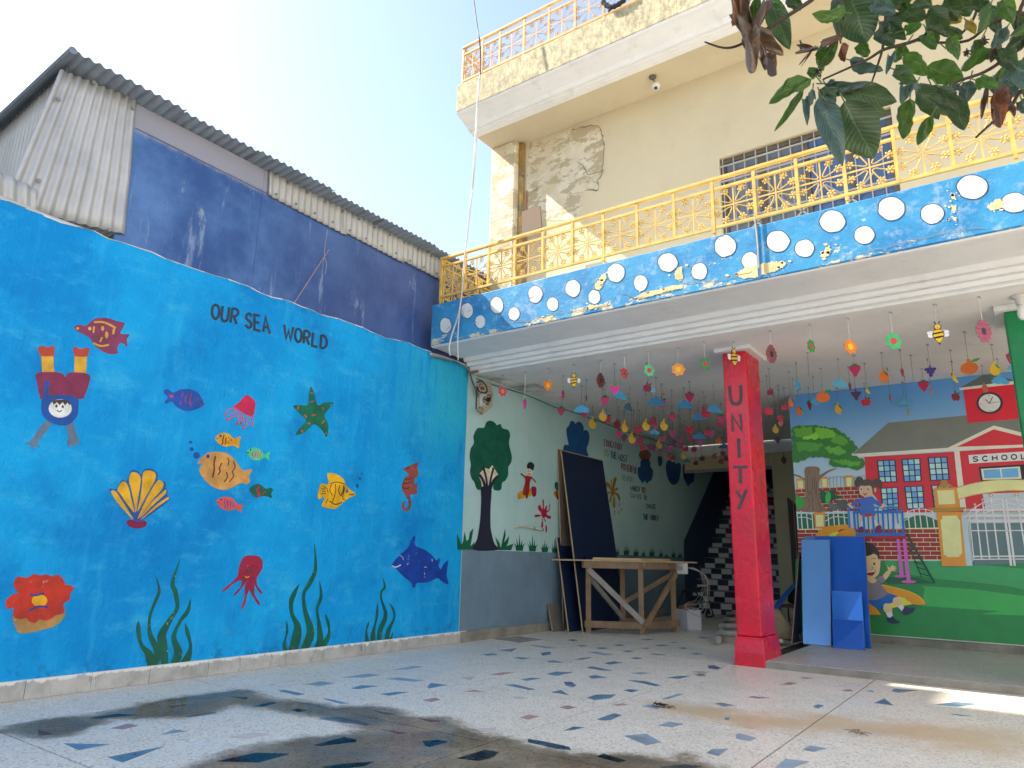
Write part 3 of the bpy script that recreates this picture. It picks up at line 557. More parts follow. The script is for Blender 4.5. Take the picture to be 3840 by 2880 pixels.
BARE = [('u6',[(330,745),(400,700),(520,670),(640,655),(680,668),(640,700),(560,735),(480,760),(400,770)]),('u6',[(890,620),(920,580),(950,555),(962,580),(945,615),(910,635)]),('u6',[(1735,210),(1765,225),(1775,265),(1755,262)]),('u6',[(1740,300),(1775,292),(1775,325),(1745,330)]),('u6',[(1975,300),(2030,255),(2075,260),(2080,310),(2040,320),(2000,330)]),('u6',[(1745,375),(1785,372),(1770,405)]),
 ('u5',[(1790,960),(1880,915),(2010,890),(2130,855),(2212,845),(2212,880),(2080,910),(1950,945),(1850,970)]),('u5',[(1450,880),(1480,800),(1545,740),(1555,790),(1520,850),(1490,890)]),('u5',[(1365,1060),(1410,1015),(1480,1030),(1590,1005),(1560,1030),(1440,1055)]),('u5',[(1000,1150),(1050,1120),(1100,1115),(1070,1150),(1030,1175)]),('u5',[(2140,760),(2180,700),(2212,690),(2212,800),(2160,810)]),('u5',[(860,1200),(890,1180),(905,1195),(880,1208)])]
for k, P in BARE:
    Q = ragged(P, 7, 11)
    Fig('y', 5.72, -1, .004).poly(k, Q, m_bare, False).build('bare_plaster_patch', bld)
    for _ in range(5):                            # flakes round the patch
        c = random.choice(P); x_, y_, r_ = c[0]+random.uniform(-45,45), c[1]+random.uniform(-16,16), random.uniform(3,11)
        Fig('y', 5.72, -1, .004).poly(k, ragged([(x_+r_*1.5*math.cos(t), y_+r_*math.sin(t)) for t in (0,1.2,2.5,3.7,5)], 6, 4), random.choice((m_bare, m_dot)), False).build('bare_plaster_patch', bld)
for k, P in (('u5',((1690,920),(1800,965),(1950,950),(2100,900),(2212,880))),('u5',((640,1180),(900,1160),(1060,1110),(1240,1080),(1420,1060),(1600,1010))),('u6',((1150,600),(1300,570),(1500,520),(1700,470),(2000,430))),('u6',((0,800),(200,790),(330,760),(480,720)))):
    Q = []
    for p, q in zip(P[:-1], P[1:]):
        for i in range(6): t = i/6; Q.append((p[0]+(q[0]-p[0])*t+random.uniform(-5,5), p[1]+(q[1]-p[1])*t+random.uniform(-5,5)))
    Fig('y', 5.72, -1, .0052).line(k, Q, 4, M('dark_crack', '6f6552', .9), False).build('paint_crack', bld)
# first floor window: frame, panes, bars
wf = thing('window', 'barred first floor window behind the yellow railing', 'window', (WX0, 7, WZ0))
m_frame, m_bar = M('window_frame_brown', '6f6355', .6), M('window_bars_grey', 'a9a79e', .5)
def m_glass(name, c):
    s = NT(name); return s.done(lin(c), .08, spec=.7)
g1, g2 = m_glass('glass_blue_film', '4a6591'), m_glass('glass_grey', '6f7274')
for a, b, c, d in ((WX0,WX1,WZ1-.05,WZ1),(WX0,WX1,WZ0,WZ0+.05),(WX0,WX0+.05,WZ0+.051,WZ1-.051),(WX1-.05,WX1,WZ0+.051,WZ1-.051),(-1.42,-1.36,WZ0+.051,WZ1-.051)):
    MB().box(a, b, 6.95, 7.03, c, d).build('frame', m_frame, wf)
MB().box(WX0+.052, -1.422, 6.99, 7.0, WZ0+.052, WZ1-.052).build('pane', g2, wf); MB().box(-1.358, WX1-.052, 6.99, 7.0, WZ0+.052, WZ1-.052).build('pane', g1, wf)
MB().box(-1.85, -1.8, 6.975, 6.992, WZ0+.052, WZ1-.052).build('mullion', m_frame, wf); MB().box(-1.0, -.96, 6.975, 6.992, WZ0+.052, WZ1-.052).build('mullion', m_frame, wf)
x = WX0+.03; i = 0
while x < WX1:
    MB().bar((x, 6.93, WZ0), (x, 6.93, WZ1), .016, .01, up=(1,0,0)).build('bar', m_bar, wf); x += .118
for z in (WZ0+.1, WZ0+.52, WZ1-.28, WZ1-.1): MB().bar((WX0, 6.918, z), (WX1, 6.918, z), .01, .018).build('bar', m_bar, wf)
for q in (-1.9, -1.45, -1.0):
    for s_ in (-1, 1): MB().bar((q-.22*s_, 6.906, WZ0+.2), (q+.22*s_, 6.906, WZ0+.64), .01, .016).build('bar', m_bar, wf)
# sun shade board in the corner behind the railing
bd = [at(*K['u5'](*p), 'y', 6.6) for p in ((822,215),(980,165),(992,350),(822,410))]
tag(MB().prism(bd, (0,.02,0)).build('leaning_board', M('hardboard_brown', '7a6652', .7, .15), None), 'brown board propped in the balcony corner beside the drain pipe', 'board')
# ceiling lamp under the roof slab, bulb holder by the green column
lp = at(*K['u3'](1890, 740), 'z', 6.2)
lm = thing('balcony_lamp', 'round white lamp globe hanging crooked under the roof slab', 'lamp', (lp.x, lp.y, 6.318))
MB().lathe((lp.x-.03, lp.y-.02, 0), [(.045,6.317),(.04,6.3),(.015,6.28)], 12).build('ceiling_rose', M('rose_dark', '6b655c', .7), lm)
MB().tube([(lp.x-.03, lp.y-.02, 6.28), (lp.x-.01, lp.y, 6.25), (lp.x, lp.y, 6.235)], .006, 5).build('flex', M('flex_dark', '4a4540', .6), lm)
MB().lathe((lp.x, lp.y, 0), [(.015,6.235),(.034,6.225),(.047,6.205),(.048,6.185),(.04,6.165),(.02,6.15)], 16).build('globe', M('lamp_globe', 'd9d6cc', .35), lm, smooth=True)
MB().lathe((lp.x+.005, lp.y-.02, 0), [(.02,6.165),(.02,6.147),(.013,6.143)], 12).build('socket', M('socket_dark', '3a3a3c', .5), lm)
bx = at(*K['e2'](815, 240), 'z', 2.98)
lb = thing('bulb_holder', 'white batten lamp holder and bulb on the ceiling beside the green column', 'lamp', (bx.x, bx.y, 3.1))
MB().lathe((bx.x, bx.y, 0), [(.075,3.099),(.07,3.085),(.045,3.075),(.038,3.02)], 18).build('holder', M('porcelain', 'dedbd2', .3), lb, smooth=True)
MB().lathe((bx.x, bx.y, 0), [(.03,3.019),(.036,2.98),(.042,2.95),(.036,2.915),(.018,2.895)], 18).build('bulb', M('bulb_milky', 'eceae2', .2), lb, smooth=True)
# ------------------------------------------------------------------ tin shed behind the blue wall
shed = thing('tin_shed', 'corrugated tin shed with dark blue sheet wall rising behind the blue wall', 'shed', (-6, 4, 0))
m_tin = M('galvanised_tin', 'bdbcbb', .5, .12, 3, .2, 30, .004, metal=.25, streak=.25); m_tinroof = M('roof_tin_weathered', '7f8892', .6, .12, 3, .15, 30, .004, metal=.2)
m_tinw = M('galvanised_strip', 'b9b6b0', .5, .1, 3, .2, 30, .004, metal=.25, streak=.15)
def corrugated(name, A, B, C, D, per, amp, nrm, m, parent, nv=6, th=.0012):
    """A-B top edge (the wave runs along it), D-C bottom edge"""
    A, B, C, D, nrm = [Vector(q) for q in (A, B, C, D, nrm)]; L = max((B-A).length, (C-D).length); nu = max(8, int(L/per*8)); mb = MB(); vs = []
    for j in range(nv+1):
        for i in range(nu+1):
            u = i/nu; p = A.lerp(B, u).lerp(D.lerp(C, u), j/nv); vs.append(p+nrm*(amp*math.sin(2*math.pi*u*L/per)+.004*math.sin(3.1*u*L+j)))
    w = nu+1; mb.add(vs, [(j*w+i, j*w+i+1, (j+1)*w+i+1, (j+1)*w+i) for j in range(nv) for i in range(nu)])
    o = mb.build(name, m, parent, smooth=True, fix=False); md = o.modifiers.new('thick', 'SOLIDIFY'); md.thickness = th; return o
y = 1.72; i = 0
while y < 6.9:                                    # roof sheets lapping over one another
    dz = .006*(i % 2); e = random.uniform(-.03, .03)
    corrugated('roof_sheet', (-5.27+e, y, 4.475+dz), (-5.27+e+random.uniform(-.015,.015), y+.86, 4.475+dz), (-8.2, y+.86, 4.32+dz), (-8.2, y, 4.32+dz), .0765, .011, (0,0,1), m_tinroof, shed); y += .79; i += 1
MB().tube([(-5.25, 1.7, 4.47), (-8.2, 1.7, 4.315)], .03, 8).build('verge_pipe', m_tinroof, shed)
def m_sheet():
    s = NT('shed_blue_sheet'); z = s.xyz(); c = s.mix(s.ramp(s.noise(1.1, 6, .65), .35, .7), lin('2f5490'), lin('5c84bc'))
    c = s.mix(s.ramp(z[1], 3.2, 5.0, 0, .8), c, s.mix(s.ramp(s.noise(1.4, 5), .3, .7), lin('31487e'), lin('54689c'))); c = s.mix(s.ramp(s.noise(1, 7, .78, stretch=(2, 6, .8)), .56, .7, 0, .65), c, lin('9db0cc')); c = s.mix(s.ramp(s.noise(2.2, 9, .85, stretch=(1, 1, .5)), .6, .66, 0, .5), c, lin('b7c2c4'))
    c = s.mix(s.ramp(s.noise(3.1, 8, .8), .66, .72, 0, .6), c, lin('8f7a8f'))
    c = s.mix(s.ramp(s.math('ADD', z[2], s.math('MULTIPLY', s.noise(14, 5, .8), .12)), 4.25, 4.33), c, lin('9a9aa6'))
    return s.done(c, .45, s.bump(s.noise(3, 4), .25, .02), spec=.4)
ms = m_sheet(); y = 2.28
for w in (1.22, 1.22, 1.22, 1.22): MB().box(-5.5, -5.478+.002*random.random(), y, y+w-.003, 3.0, 4.46).build('metal_sheet', ms, shed); y += w
MB().bar((-5.474, 2.3, 4.245), (-5.474, 3.56, 4.235), .006, .008).build('sheet_lip', M('sheet_lip_grey', '6a6f80', .6), shed)
for a, b in ((3.53, 4.5), (4.44, 5.35), (5.3, 6.12)):
    e = .004*(a > 4)
    corrugated('corrugated_strip', (-5.452+e, a, 4.462), (-5.452+e, b, 4.462), (-5.452+e, b+.02, 4.19+random.uniform(-.02,.02)), (-5.452+e, a+.02, 4.215), .0765, .011, (1,0,0), m_tinw, shed, 4)
q = lambda x, y, v=-5.45: at(*K['s1'](x, y), 'x', v)
corrugated('wall_sheet', q(520, 255), q(1187, 525), q(1085, 1680), q(20, 1420), .085, .013, (1,0,0), m_tin, shed, 10)
corrugated('wall_sheet', q(-300, 1000, -5.425), q(310, 1285, -5.425), q(310, 1500, -5.425), q(-300, 1250, -5.425), .085, .013, (1,0,0), m_tin, shed, 4)
corrugated('gable_sheet', (-8.1, 1.77, 4.33), (-5.47, 1.77, 4.46), (-5.47, 1.77, 2.9), (-8.1, 1.77, 2.9), .0765, .012, (0,-1,0), m_tinw, shed, 6)
MB().box(-8.1, -5.52, 2.0, 6.9, 2.9, 3.0).build('shed_sill', m_tin, shed)
for p in ((810,370),(1150,590),(330,1215),(940,1640),(1080,465),(500,510)):
    w = q(*p, -5.432); MB().tube([w, w+Vector((.012,0,0))], .016, 8).build('roofing_washer', M('washer_zinc', '8a8a8c', .5, metal=.4), shed)
for i in range(22):
    yy = 3.62+i*.115; w = Vector((-5.44, yy, 4.43 if i % 2 else 4.25)); MB().tube([w, w+Vector((.012,0,0))], .012, 6).build('roofing_washer', MATS['washer_zinc'], shed)
rd = [at(*K['s2'](*p), 'x', -5.44) for p in ((325,1590),(630,1120))]
tag(MB().tube(rd, .0045, 6).build('thin_rod', M('rod_pinkish', 'a98f94', .6), None), 'thin rod leaning against the dark blue shed wall', 'rod')
wr = smooth_open([at(*K['s2'](*p), 'x', -5.43) for p in ((620,950),(600,1070),(590,1170),(610,1240),(600,1330))], 5)
tag(MB().tube(wr, .003, 4).build('loose_wire', M('wire_grey', 'a9a6a2', .6), None), 'loose thin wire dangling over the dark blue shed wall', 'wire')
# ------------------------------------------------------------------ unseen tall block to the left, added and sized so its shade covers the courtyard
YB = 2.45
nb = thing('shade_block', 'plain block added unseen beyond the shed to shade the courtyard', 'building', (-16, -5, 0))
m_nb = M('block_plaster', 'b9ab95', .85, .08, .6)
MB().box(-20, -12, -14, YB, 0, 12.1).build('wall', m_nb, nb); MB().box(-20, -12.02, -14, .3, 12.1, 16.4).build('upper_blocker', m_nb, nb)  # taller part added to keep direct sun off the leaves
wm = MB().box(0, .06, 0, 1.3, 0, 1.4).mesh('window', Vector(), m_glass('glass_dark', '39434d'))
for zz in (1.2, 4.3, 7.4, 10.2, 13.3):
    for yy in (-12.5, -9.4, -6.3, -3.2): inst('window', wm, nb, (-12.03, yy, zz))
# unseen white wing right of the camera, added to bounce sunlight into the shade
cw = thing('bounce_wing', 'white wing added unseen on the right to bounce sunlight into the yard', 'building', (8, -1, 0))
m_cw = M('limewash_white', 'f1eee6', .8, .04, .7, .2, 25)
MB().box(4.6, 11, -9, 5.2, 0, 6.6).build('wall', m_cw, cw); MB().box(4.5, 11.2, -9.2, 5.3, 6.6, 6.9).build('roof_slab', m_cw, cw); MB().box(4.25, 4.6, -9, 5.2, 3.2, 3.3).build('sunshade', m_cw, cw)
for zz in (1.0, 4.2):
    for yy in (-7.6, -4.6, -1.6, 1.4, 3.6): inst('window', wm, cw, (4.56, yy, zz), scale=(1, .75, .7))
MB().box(-5.5, 11, -10.2, -10, 0, 3.4).build('yard_wall', m_cw, cw)
# ------------------------------------------------------------------ loose cables on the front
m_cab, m_cabw = M('cable_grey', '8f8a84', .5), M('cable_white', 'c9c4bb', .5)
top_ = [at(*K['u3'](*p), 'y', 5.66) for p in ((312,-20),(345,230),(365,350))]+[at(*K['u3'](*p), 'y', 5.8) for p in ((375,500),(372,640))]
tag(MB().tube(smooth_open(top_, 5), .009, 6).build('roof_cable', M('cable_dark', '55575c', .5), None), 'dark cable dropping from above onto the roof railing', 'cable')
cb = [at(*K['u3'](*p), 'y', 5.86) for p in ((372,640),(352,760),(345,900),(330,1150),(318,1400),(298,1659))]+[at(*K['u5'](*p), 'y', 5.66) for p in ((385,60),(350,430),(325,620),(310,850),(290,1020),(265,1140),(215,1290),(195,1400),(205,1460))]
tag(MB().tube(smooth_open(cb, 5), .0095, 6).build('long_cable', m_cabw, None, smooth=True), 'long grey cable hanging from the roof railing past the balcony corner', 'cable')
cb = [at(*K['u3'](*p), 'y', 5.86) for p in ((372,648),(360,760),(350,900),(338,1150),(326,1400),(303,1659))]+[at(*K['u5'](*p), 'y', 5.655) for p in ((392,60),(352,430),(326,620),(311,850),(292,1020),(278,1160),(268,1330),(272,1500))]
tag(MB().tube(smooth_open(cb, 5), .0075, 6).build('long_cable', m_cabw, None, smooth=True), 'second thinner cable hanging beside the long grey one, straight to the hall corner', 'cable')
bu = [at(*K['u3'](*p), 'y', 5.95) for p in ((1425,10),(1460,45),(1500,62),(1560,40),(1610,0),(1660,-60))]
bt = thing('dark_bundle', 'dark cloth bundle hooked over the roof railing at the top edge', 'cloth', bu[2])
MB().tube(smooth_open(bu, 4), [.018+.014*abs(math.sin(i*1.1)) for i in range(21)], 8).build('roll', M('cloth_dark_grey', '33383f', .9, .2, 12, .5), bt, smooth=True)
MB().tube([bu[2], at(*K['u3'](1480,105), 'y', 5.95)], [.03, .008], 7).build('tail', MATS['cloth_dark_grey'], bt, smooth=True)
# electricity box and cable tangle where the sea wall meets the hall
ez = lambda x, y, v=-5.25: at(*K['e1'](x, y), 'x', v)
mtr = thing('meter_box', 'cream electricity box with exposed wire tangle high in the hall corner', 'meter box', ez(780, 1600, -5.28))
MB().prism([ez(*p, -5.298) for p in ((655,1060),(880,1080),(905,1500),(740,1640),(670,1560))], (.05, 0, 0)).build('back_plate', M('meter_cream', 'b9b09a', .6, .1, 6, dirt=.5), mtr)
MB().prism([ez(*p, -5.245) for p in ((735,1280),(800,1290),(800,1480),(735,1490))], (.05, 0, 0)).build('cover', M('meter_cover', 'd4cfc0', .4), mtr)
MB().prism([ez(*p, -5.24) for p in ((780,1340),(860,1350),(860,1420),(780,1420))], (.06, 0, 0)).build('breaker', M('breaker_dark', '33343a', .5), mtr)
for p in ((745,1130),(800,1150),(750,1190)): MB().prism([ez(p[0]-22, p[1]-20, -5.24), ez(p[0]+22, p[1]-16, -5.24), ez(p[0]+22, p[1]+18, -5.24), ez(p[0]-22, p[1]+14, -5.24)], (.03,0,0)).build('fuse', M('fuse_orange', 'a8573f', .5), mtr)
MB().tube(smooth_open([ez(*p, -5.2) for p in ((690,1080),(750,1055),(830,1120),(860,1220),(820,1260),(720,1230),(690,1150),(680,1300),(672,1420),(668,1540)) ], 4), .008, 6).build('strap', M('strap_black', '2c2b2c', .6), mtr)
for i in range(26):
    c = random.choice(((880,1350,90),(780,1180,70),(900,1310,80),(740,1560,60),(860,1390,80))); a0 = random.uniform(0, 6)
    P = [ez(c[0]+c[2]*random.uniform(.4,1)*math.cos(a0+k*.9), c[1]+c[2]*random.uniform(.4,1)*math.sin(a0+k*.9), -5.2+random.uniform(-.03,.05)) for k in range(5)]
    MB().tube(smooth_open(P, 4), .004, 5).build('wire', random.choice((m_cab, m_cabw, MATS['strap_black'], M('wire_grey', 'a9a6a2', .6))), mtr, smooth=True)
for i in range(9):
    o_ = random.uniform(-14, 14); d_ = random.uniform(-10, 10)
    P = [ez(-120+o_, 560+d_+i*8, -5.27), ez(60+o_, 600+d_+i*7, -5.26), ez(200+o_, 655+d_+i*5, -5.25), ez(340+d_, 720+o_, -5.24), ez(470+d_, 790+o_, -5.22), ez(560+d_, 900+o_, -5.21), ez(600+d_, 1040+o_, -5.22), ez(660+d_, 1180+o_, -5.23), ez(700+d_*3, 1300+o_*2, -5.22)]
    MB().tube(smooth_open(P, 4), .006, 5).build('service_cable', random.choice((m_cab, m_cabw, MATS['cable_dark'])), mtr, smooth=True)
MB().prism([ez(*p, -5.22) for p in ((530,890),(655,865),(660,915),(545,945))], (.05,0,0)).build('wooden_batten', M('batten_brown', '7d675b', .8), mtr)
# soot on the ceiling corner above the box
def m_soot():
    s = NT('soot'); s.done(lin('4a4846'), .95); t = s.n('ShaderNodeBsdfTransparent'); mx = s.n('ShaderNodeMixShader')
    s.put(mx.inputs[0], s.ramp(s.noise(2.4, 7, .75, stretch=(1, 1.6, 1)), .42, .68, 0, .62)); s.t.links.new(t.outputs[0], mx.inputs[1]); s.t.links.new(s.b.outputs[0], mx.inputs[2]); s.t.links.new(mx.outputs[0], s.out.inputs[0]); return s.mat
so = [at(*K['t1'](*p), 'z', 3.0985) for p in ((310,330),(430,345),(700,365),(960,410),(1110,450),(1230,500),(1200,540),(1050,560),(900,530),(700,480),(480,410),(320,375))]
MB().add(smooth_closed(so, 4), [tuple(range(48))]).build('soot_stain', m_soot(), bld, fix=False)
sp = smooth_open([at(*K['t1'](*p), 'x', -5.288) for p in ((330,370),(520,440),(870,545),(1090,635),(1240,700),(1400,740),(1620,815),(1780,870),(2080,985))]+[Vector((-5.288, 13, 3.06))], 5)
tag(MB().tube([p+Vector((0,0,-.0)) for p in sp], .007, 5).build('wall_cable', MATS['cable_dark'], None), 'thin dark cable along the hall wall under the ceiling', 'cable')
# ------------------------------------------------------------------ sea mural, one painted creature per part
def blade(s, k, P, w, m):
    f = K[k]; Q = smooth_open([Vector((*f(*p), 0)) for p in P], 5); w *= f(1,0)[0]-f(0,0)[0]; L, Rr = [], []; n = len(Q)
    for i, p in enumerate(Q):
        d = (Q[min(i+1,n-1)]-Q[max(i-1,0)]).normalized(); t = i/(n-1); h = w/2*(.72+.28*math.sin(t*9))*(1-t**3.2)+.2
        nn = Vector((-d.y, d.x, 0))*h; L.append(p+nn); Rr.append(p-nn)
    vs, mi = s.raw(L+Rr, m); s.mb.add(vs, [(i, i+1, n+i+1, n+i) for i in range(n-1)], mi)
def sea(): return Fig('x', -5.3, 1)
def fig(k, body, col, marks=(), name='painted_fish', label=None, chip=False, dots=(), lines_sm=True):
    f = sea(); f.poly(k, body, paint(col, chip)).up()
    for P, w, c in marks: f.line(k, P, w, paint(c), lines_sm)
    for x, y, a, b, c in dots: f.ell(k, x, y, a, b, paint(c), n=14)
    return f.build(name, seaw, label)
Y_ = 'd9a13c'
fig('m1', [(640,290),(680,272),(740,280),(790,240),(830,215),(920,212),(1010,240),(1075,258),(1060,300),(1040,350),(1115,355),(1095,400),(1100,465),(1070,440),(1035,430),(1010,480),(1015,520),(930,520),(850,480),(800,430),(780,390),(720,355),(660,325)], '83375a',
 [(((810,250),(900,252),(1000,300)), 16, Y_), (((805,430),(870,455),(940,445)), 16, Y_), (((812,285),(805,342)), 15, Y_), (((985,305),(975,355)), 20, Y_), (((882,380),(862,420)), 16, Y_)], label='maroon fish with ochre markings', dots=[(670,303,13,12,Y_),(775,305,15,16,Y_),(885,303,13,22,Y_),(920,360,15,30,Y_)])
f = sea(); c = 'm1'
for dx in (0, 1):
    f.poly(c, [(325,470),(370,455),(420,465),(465,450),(470,500),(455,545),(360,545),(335,510)] if not dx else [(630,465),(665,465),(690,480),(760,470),(765,510),(750,545),(655,545),(635,510)], paint('b5432f'))
    f.poly(c, [(355,545),(460,545),(468,690),(365,690)] if not dx else [(645,545),(752,545),(742,695),(640,695)], paint('d9a12f'), False)
f.poly(c, [(395,1105),(440,1130),(360,1240),(320,1290),(345,1330),(300,1320),(285,1350),(260,1310),(215,1300),(270,1270),(330,1180)], paint('62728a')); f.poly(c, [(575,1130),(625,1110),(660,1220),(690,1300),(650,1290),(640,1330),(610,1310),(590,1330),(580,1280),(590,1250)], paint('62728a'))
f.up().poly(c, [(310,695),(400,680),(530,688),(562,725),(590,688),(700,685),(775,710),(765,790),(730,880),(690,915),(380,920),(340,880),(320,780)], paint('85284f'))
f.up().poly(c, [(360,920),(375,880),(385,765),(425,762),(425,880),(540,875),(665,905),(675,980),(665,1060),(600,1130),(530,1142),(450,1120),(380,1070),(355,1000)], paint('0d4ea0'))
f.up().ell(c, 518, 995, 100, 80, paint('dfe2dd')); f.up().poly(c, [(450,930),(500,920),(560,920),(605,945),(600,970),(580,945),(560,970),(540,940),(512,966),(490,940),(460,964)], paint('4c2f2c'), False)
f.ell(c, 485, 975, 10, 13, paint('4c2f2c')); f.ell(c, 540, 980, 10, 13, paint('4c2f2c')); f.line(c, ((490,1010),(510,1024),(532,1010)), 9, paint('6b1f35')); f.build('painted_diver', seaw, 'upside down diver in blue hood and maroon shorts')
fig('m1', [(1420,835),(1450,830),(1500,858),(1560,830),(1650,830),(1720,870),(1760,960),(1720,990),(1650,1015),(1580,1010),(1520,975),(1480,935),(1440,955),(1420,940),(1450,900),(1415,860)], '1a4ea6', [(((1580,858),(1566,895)),9,'b03055'),(((1612,880),(1600,915),(1606,952)),9,'b03055'),(((1652,870),(1640,920),(1646,975)),9,'b03055'),(((1562,930),(1555,962)),9,'b03055'),(((1710,908),(1700,936)),8,'b03055'),(((1735,965),(1762,975)),8,'b03055')], label='royal blue fish with red stripes', dots=[(1480,888,20,13,'c0365a')])
PK = 'd4456a'
fig('m2', [(505,1000),(545,1005),(590,1050),(592,1100),(570,1180),(530,1170),(470,1140),(405,1095),(450,1060)], 'cf2552', [(((405,1105),(350,1130),(335,1165)),9,PK),(((420,1115),(385,1160),(375,1200),(345,1200)),9,PK),(((435,1135),(415,1170),(400,1190)),9,PK),(((455,1145),(440,1180),(450,1210),(430,1245)),9,PK),(((475,1150),(465,1190),(475,1215),(465,1240)),9,PK),(((490,1160),(480,1190),(490,1210)),9,PK),(((515,1170),(505,1210),(510,1250),(485,1280)),9,PK),(((545,1180),(540,1210),(520,1270)),9,PK),(((565,1180),(575,1210),(565,1255)),9,PK)], 'painted_jellyfish', dots=[(335,1165,11,11,PK),(347,1203,13,12,PK),(430,1243,12,11,PK),(465,1242,13,10,PK),(485,1280,12,9,PK),(567,1255,9,9,PK)])
BR = 'b0604a'
fig('m2', [(1072,920),(1100,985),(1130,1080),(1190,1060),(1265,1060),(1230,1110),(1190,1170),(1218,1240),(1222,1300),(1205,1360),(1170,1300),(1100,1245),(1050,1290),(1000,1325),(940,1338),(985,1270),(1030,1215),(970,1150),(920,1090),(960,1080),(1045,1080),(1055,1000)], '0c6b50', [(((1065,980),(1092,976)),12,BR),(((1068,1052),(1098,1050)),12,BR),(((965,1090),(955,1125)),12,BR),(((1020,1162),(1035,1192)),14,BR),(((1080,1172),(1115,1162)),14,BR),(((1175,1098),(1178,1125)),11,BR),(((1165,1240),(1190,1215)),13,BR),(((1045,1235),(1070,1245)),13,BR),(((988,1295),(1002,1318)),13,BR),(((1190,1330),(1212,1322)),11,BR),(((1242,1072),(1250,1085)),13,BR)], 'painted_starfish')
DK = '5c1f22'
fig('m2', [(245,1370),(270,1335),(320,1320),(370,1335),(410,1370),(465,1350),(455,1400),(450,1455),(400,1430),(340,1440),(285,1420)], 'dd9f1d', [(((322,1340),(310,1380),(312,1405),(300,1425)),10,DK),(((345,1362),(332,1385),(340,1400),(325,1422)),10,DK),(((360,1355),(366,1370)),6,DK),(((375,1372),(388,1382),(380,1392)),6,DK),(((355,1400),(362,1412)),6,DK),(((250,1372),(270,1372)),6,'1c4d96')], label='small amber fish with dark stripes', dots=[(292,1349,11,11,'16478f')])
fig('m2', [(512,1490),(545,1455),(600,1450),(640,1470),(670,1505),(725,1480),(710,1520),(710,1555),(670,1535),(620,1560),(560,1545)], '4fcf9f', [(((580,1480),(565,1505),(575,1540)),9,'c4604c'),(((602,1478),(592,1510),(590,1545)),9,'c4604c'),(((625,1475),(610,1510),(608,1542)),10,'c4604c'),(((645,1485),(630,1515),(635,1540)),10,'c4604c'),(((515,1492),(540,1492)),7,'16478f')], label='small mint green fish', dots=[(551,1468,7,10,'16478f')])
fig('m1', [(1705,1470),(1760,1400),(1830,1370),(1950,1380),(2030,1440),(2090,1525),(2175,1520),(2150,1580),(2160,1620),(2130,1650),(2080,1640),(1980,1690),(1900,1695),(1820,1660),(1750,1590),(1720,1520),(1748,1470)], 'cf9750', [(((1860,1405),(1848,1470),(1850,1520),(1835,1590)),13,'6b2420'),(((1915,1465),(1895,1510),(1900,1540),(1880,1570)),11,'6b2420'),(((1962,1420),(1976,1450),(1968,1490)),9,'6b2420'),(((2015,1450),(2030,1500),(2008,1540),(2016,1580),(1980,1630)),9,'6b2420'),(((1955,1545),(1962,1590),(1935,1630)),10,'6b2420')], label='large tan fish with maroon wavy stripes', dots=[(1796,1408,15,17,'0f3f95'),(1645,1287,14,13,'0f4aa5'),(1655,1347,18,18,'0f4aa5'),(1697,1400,29,28,'0f4aa5')])
f = sea(); c = 'm3'
f.poly(c, [(950,140),(1000,125),(1050,50),(1095,50),(1130,-35),(1185,-35),(1220,0),(1245,-45),(1310,-50),(1362,-10),(1362,45),(1425,60),(1430,110),(1445,140),(1445,180),(1465,210),(1430,250),(1200,412),(1150,400)], paint('14559b')).up()
for P in ([(958,145),(995,142),(1040,205),(1095,290),(1150,390),(1060,295),(1000,225)],[(1012,130),(1050,65),(1085,65),(1112,120),(1130,200),(1158,325),(1095,250),(1040,170)],[(1112,40),(1135,-18),(1180,-15),(1212,20),(1210,90),(1192,200),(1172,330),(1155,230),(1130,120)],[(1228,20),(1245,-28),(1300,-35),(1343,-8),(1335,50),(1275,160),(1186,320),(1210,200),(1226,90)],[(1350,62),(1390,55),(1413,80),(1395,130),(1315,220),(1188,385),(1255,230)],[(1405,150),(1430,128),(1428,165),(1330,255),(1205,378),(1310,240)],[(1442,196),(1455,213),(1420,235),(1320,310),(1212,392),(1330,278)]): f.poly(c, P, paint('e0a818'))
f.up().poly(c, [(1095,400),(1130,388),(1190,408),(1240,393),(1268,415),(1250,450),(1180,465),(1110,445)], paint('7d1640')); f.build('painted_shell', seaw)
fig('m3', [(1870,235),(1900,200),(1960,192),(2020,215),(2050,258),(2098,252),(2085,290),(2080,328),(2040,295),(1980,310),(1910,290)], 'd8564a', [(((1945,208),(1935,235),(1945,260),(1938,290)),8,'1f4d96'),(((1970,225),(1960,250),(1968,270),(1958,292)),8,'1f4d96'),(((1998,230),(1990,260),(1995,288)),10,'1f4d96'),(((2018,240),(2012,280)),9,'1f4d96'),(((1872,240),(1895,240)),7,'1f4d96')], label='small coral red fish with blue stripes', dots=[(1910,215,10,9,'1f4d96')])
fig('m4', [(80,195),(120,155),(170,152),(220,190),(265,182),(283,200),(268,235),(275,270),(230,255),(190,255),(140,268),(100,235)], '0c6048', [(((165,172),(150,205),(165,235),(152,262)),20,'b52a3f'),(((200,185),(205,195)),10,'b52a3f'),(((215,212),(205,225)),10,'b52a3f'),(((195,230),(200,243)),10,'b52a3f')], label='small dark green fish', dots=[(122,182,9,9,'1c4fae')])
BK = '2b2a1c'
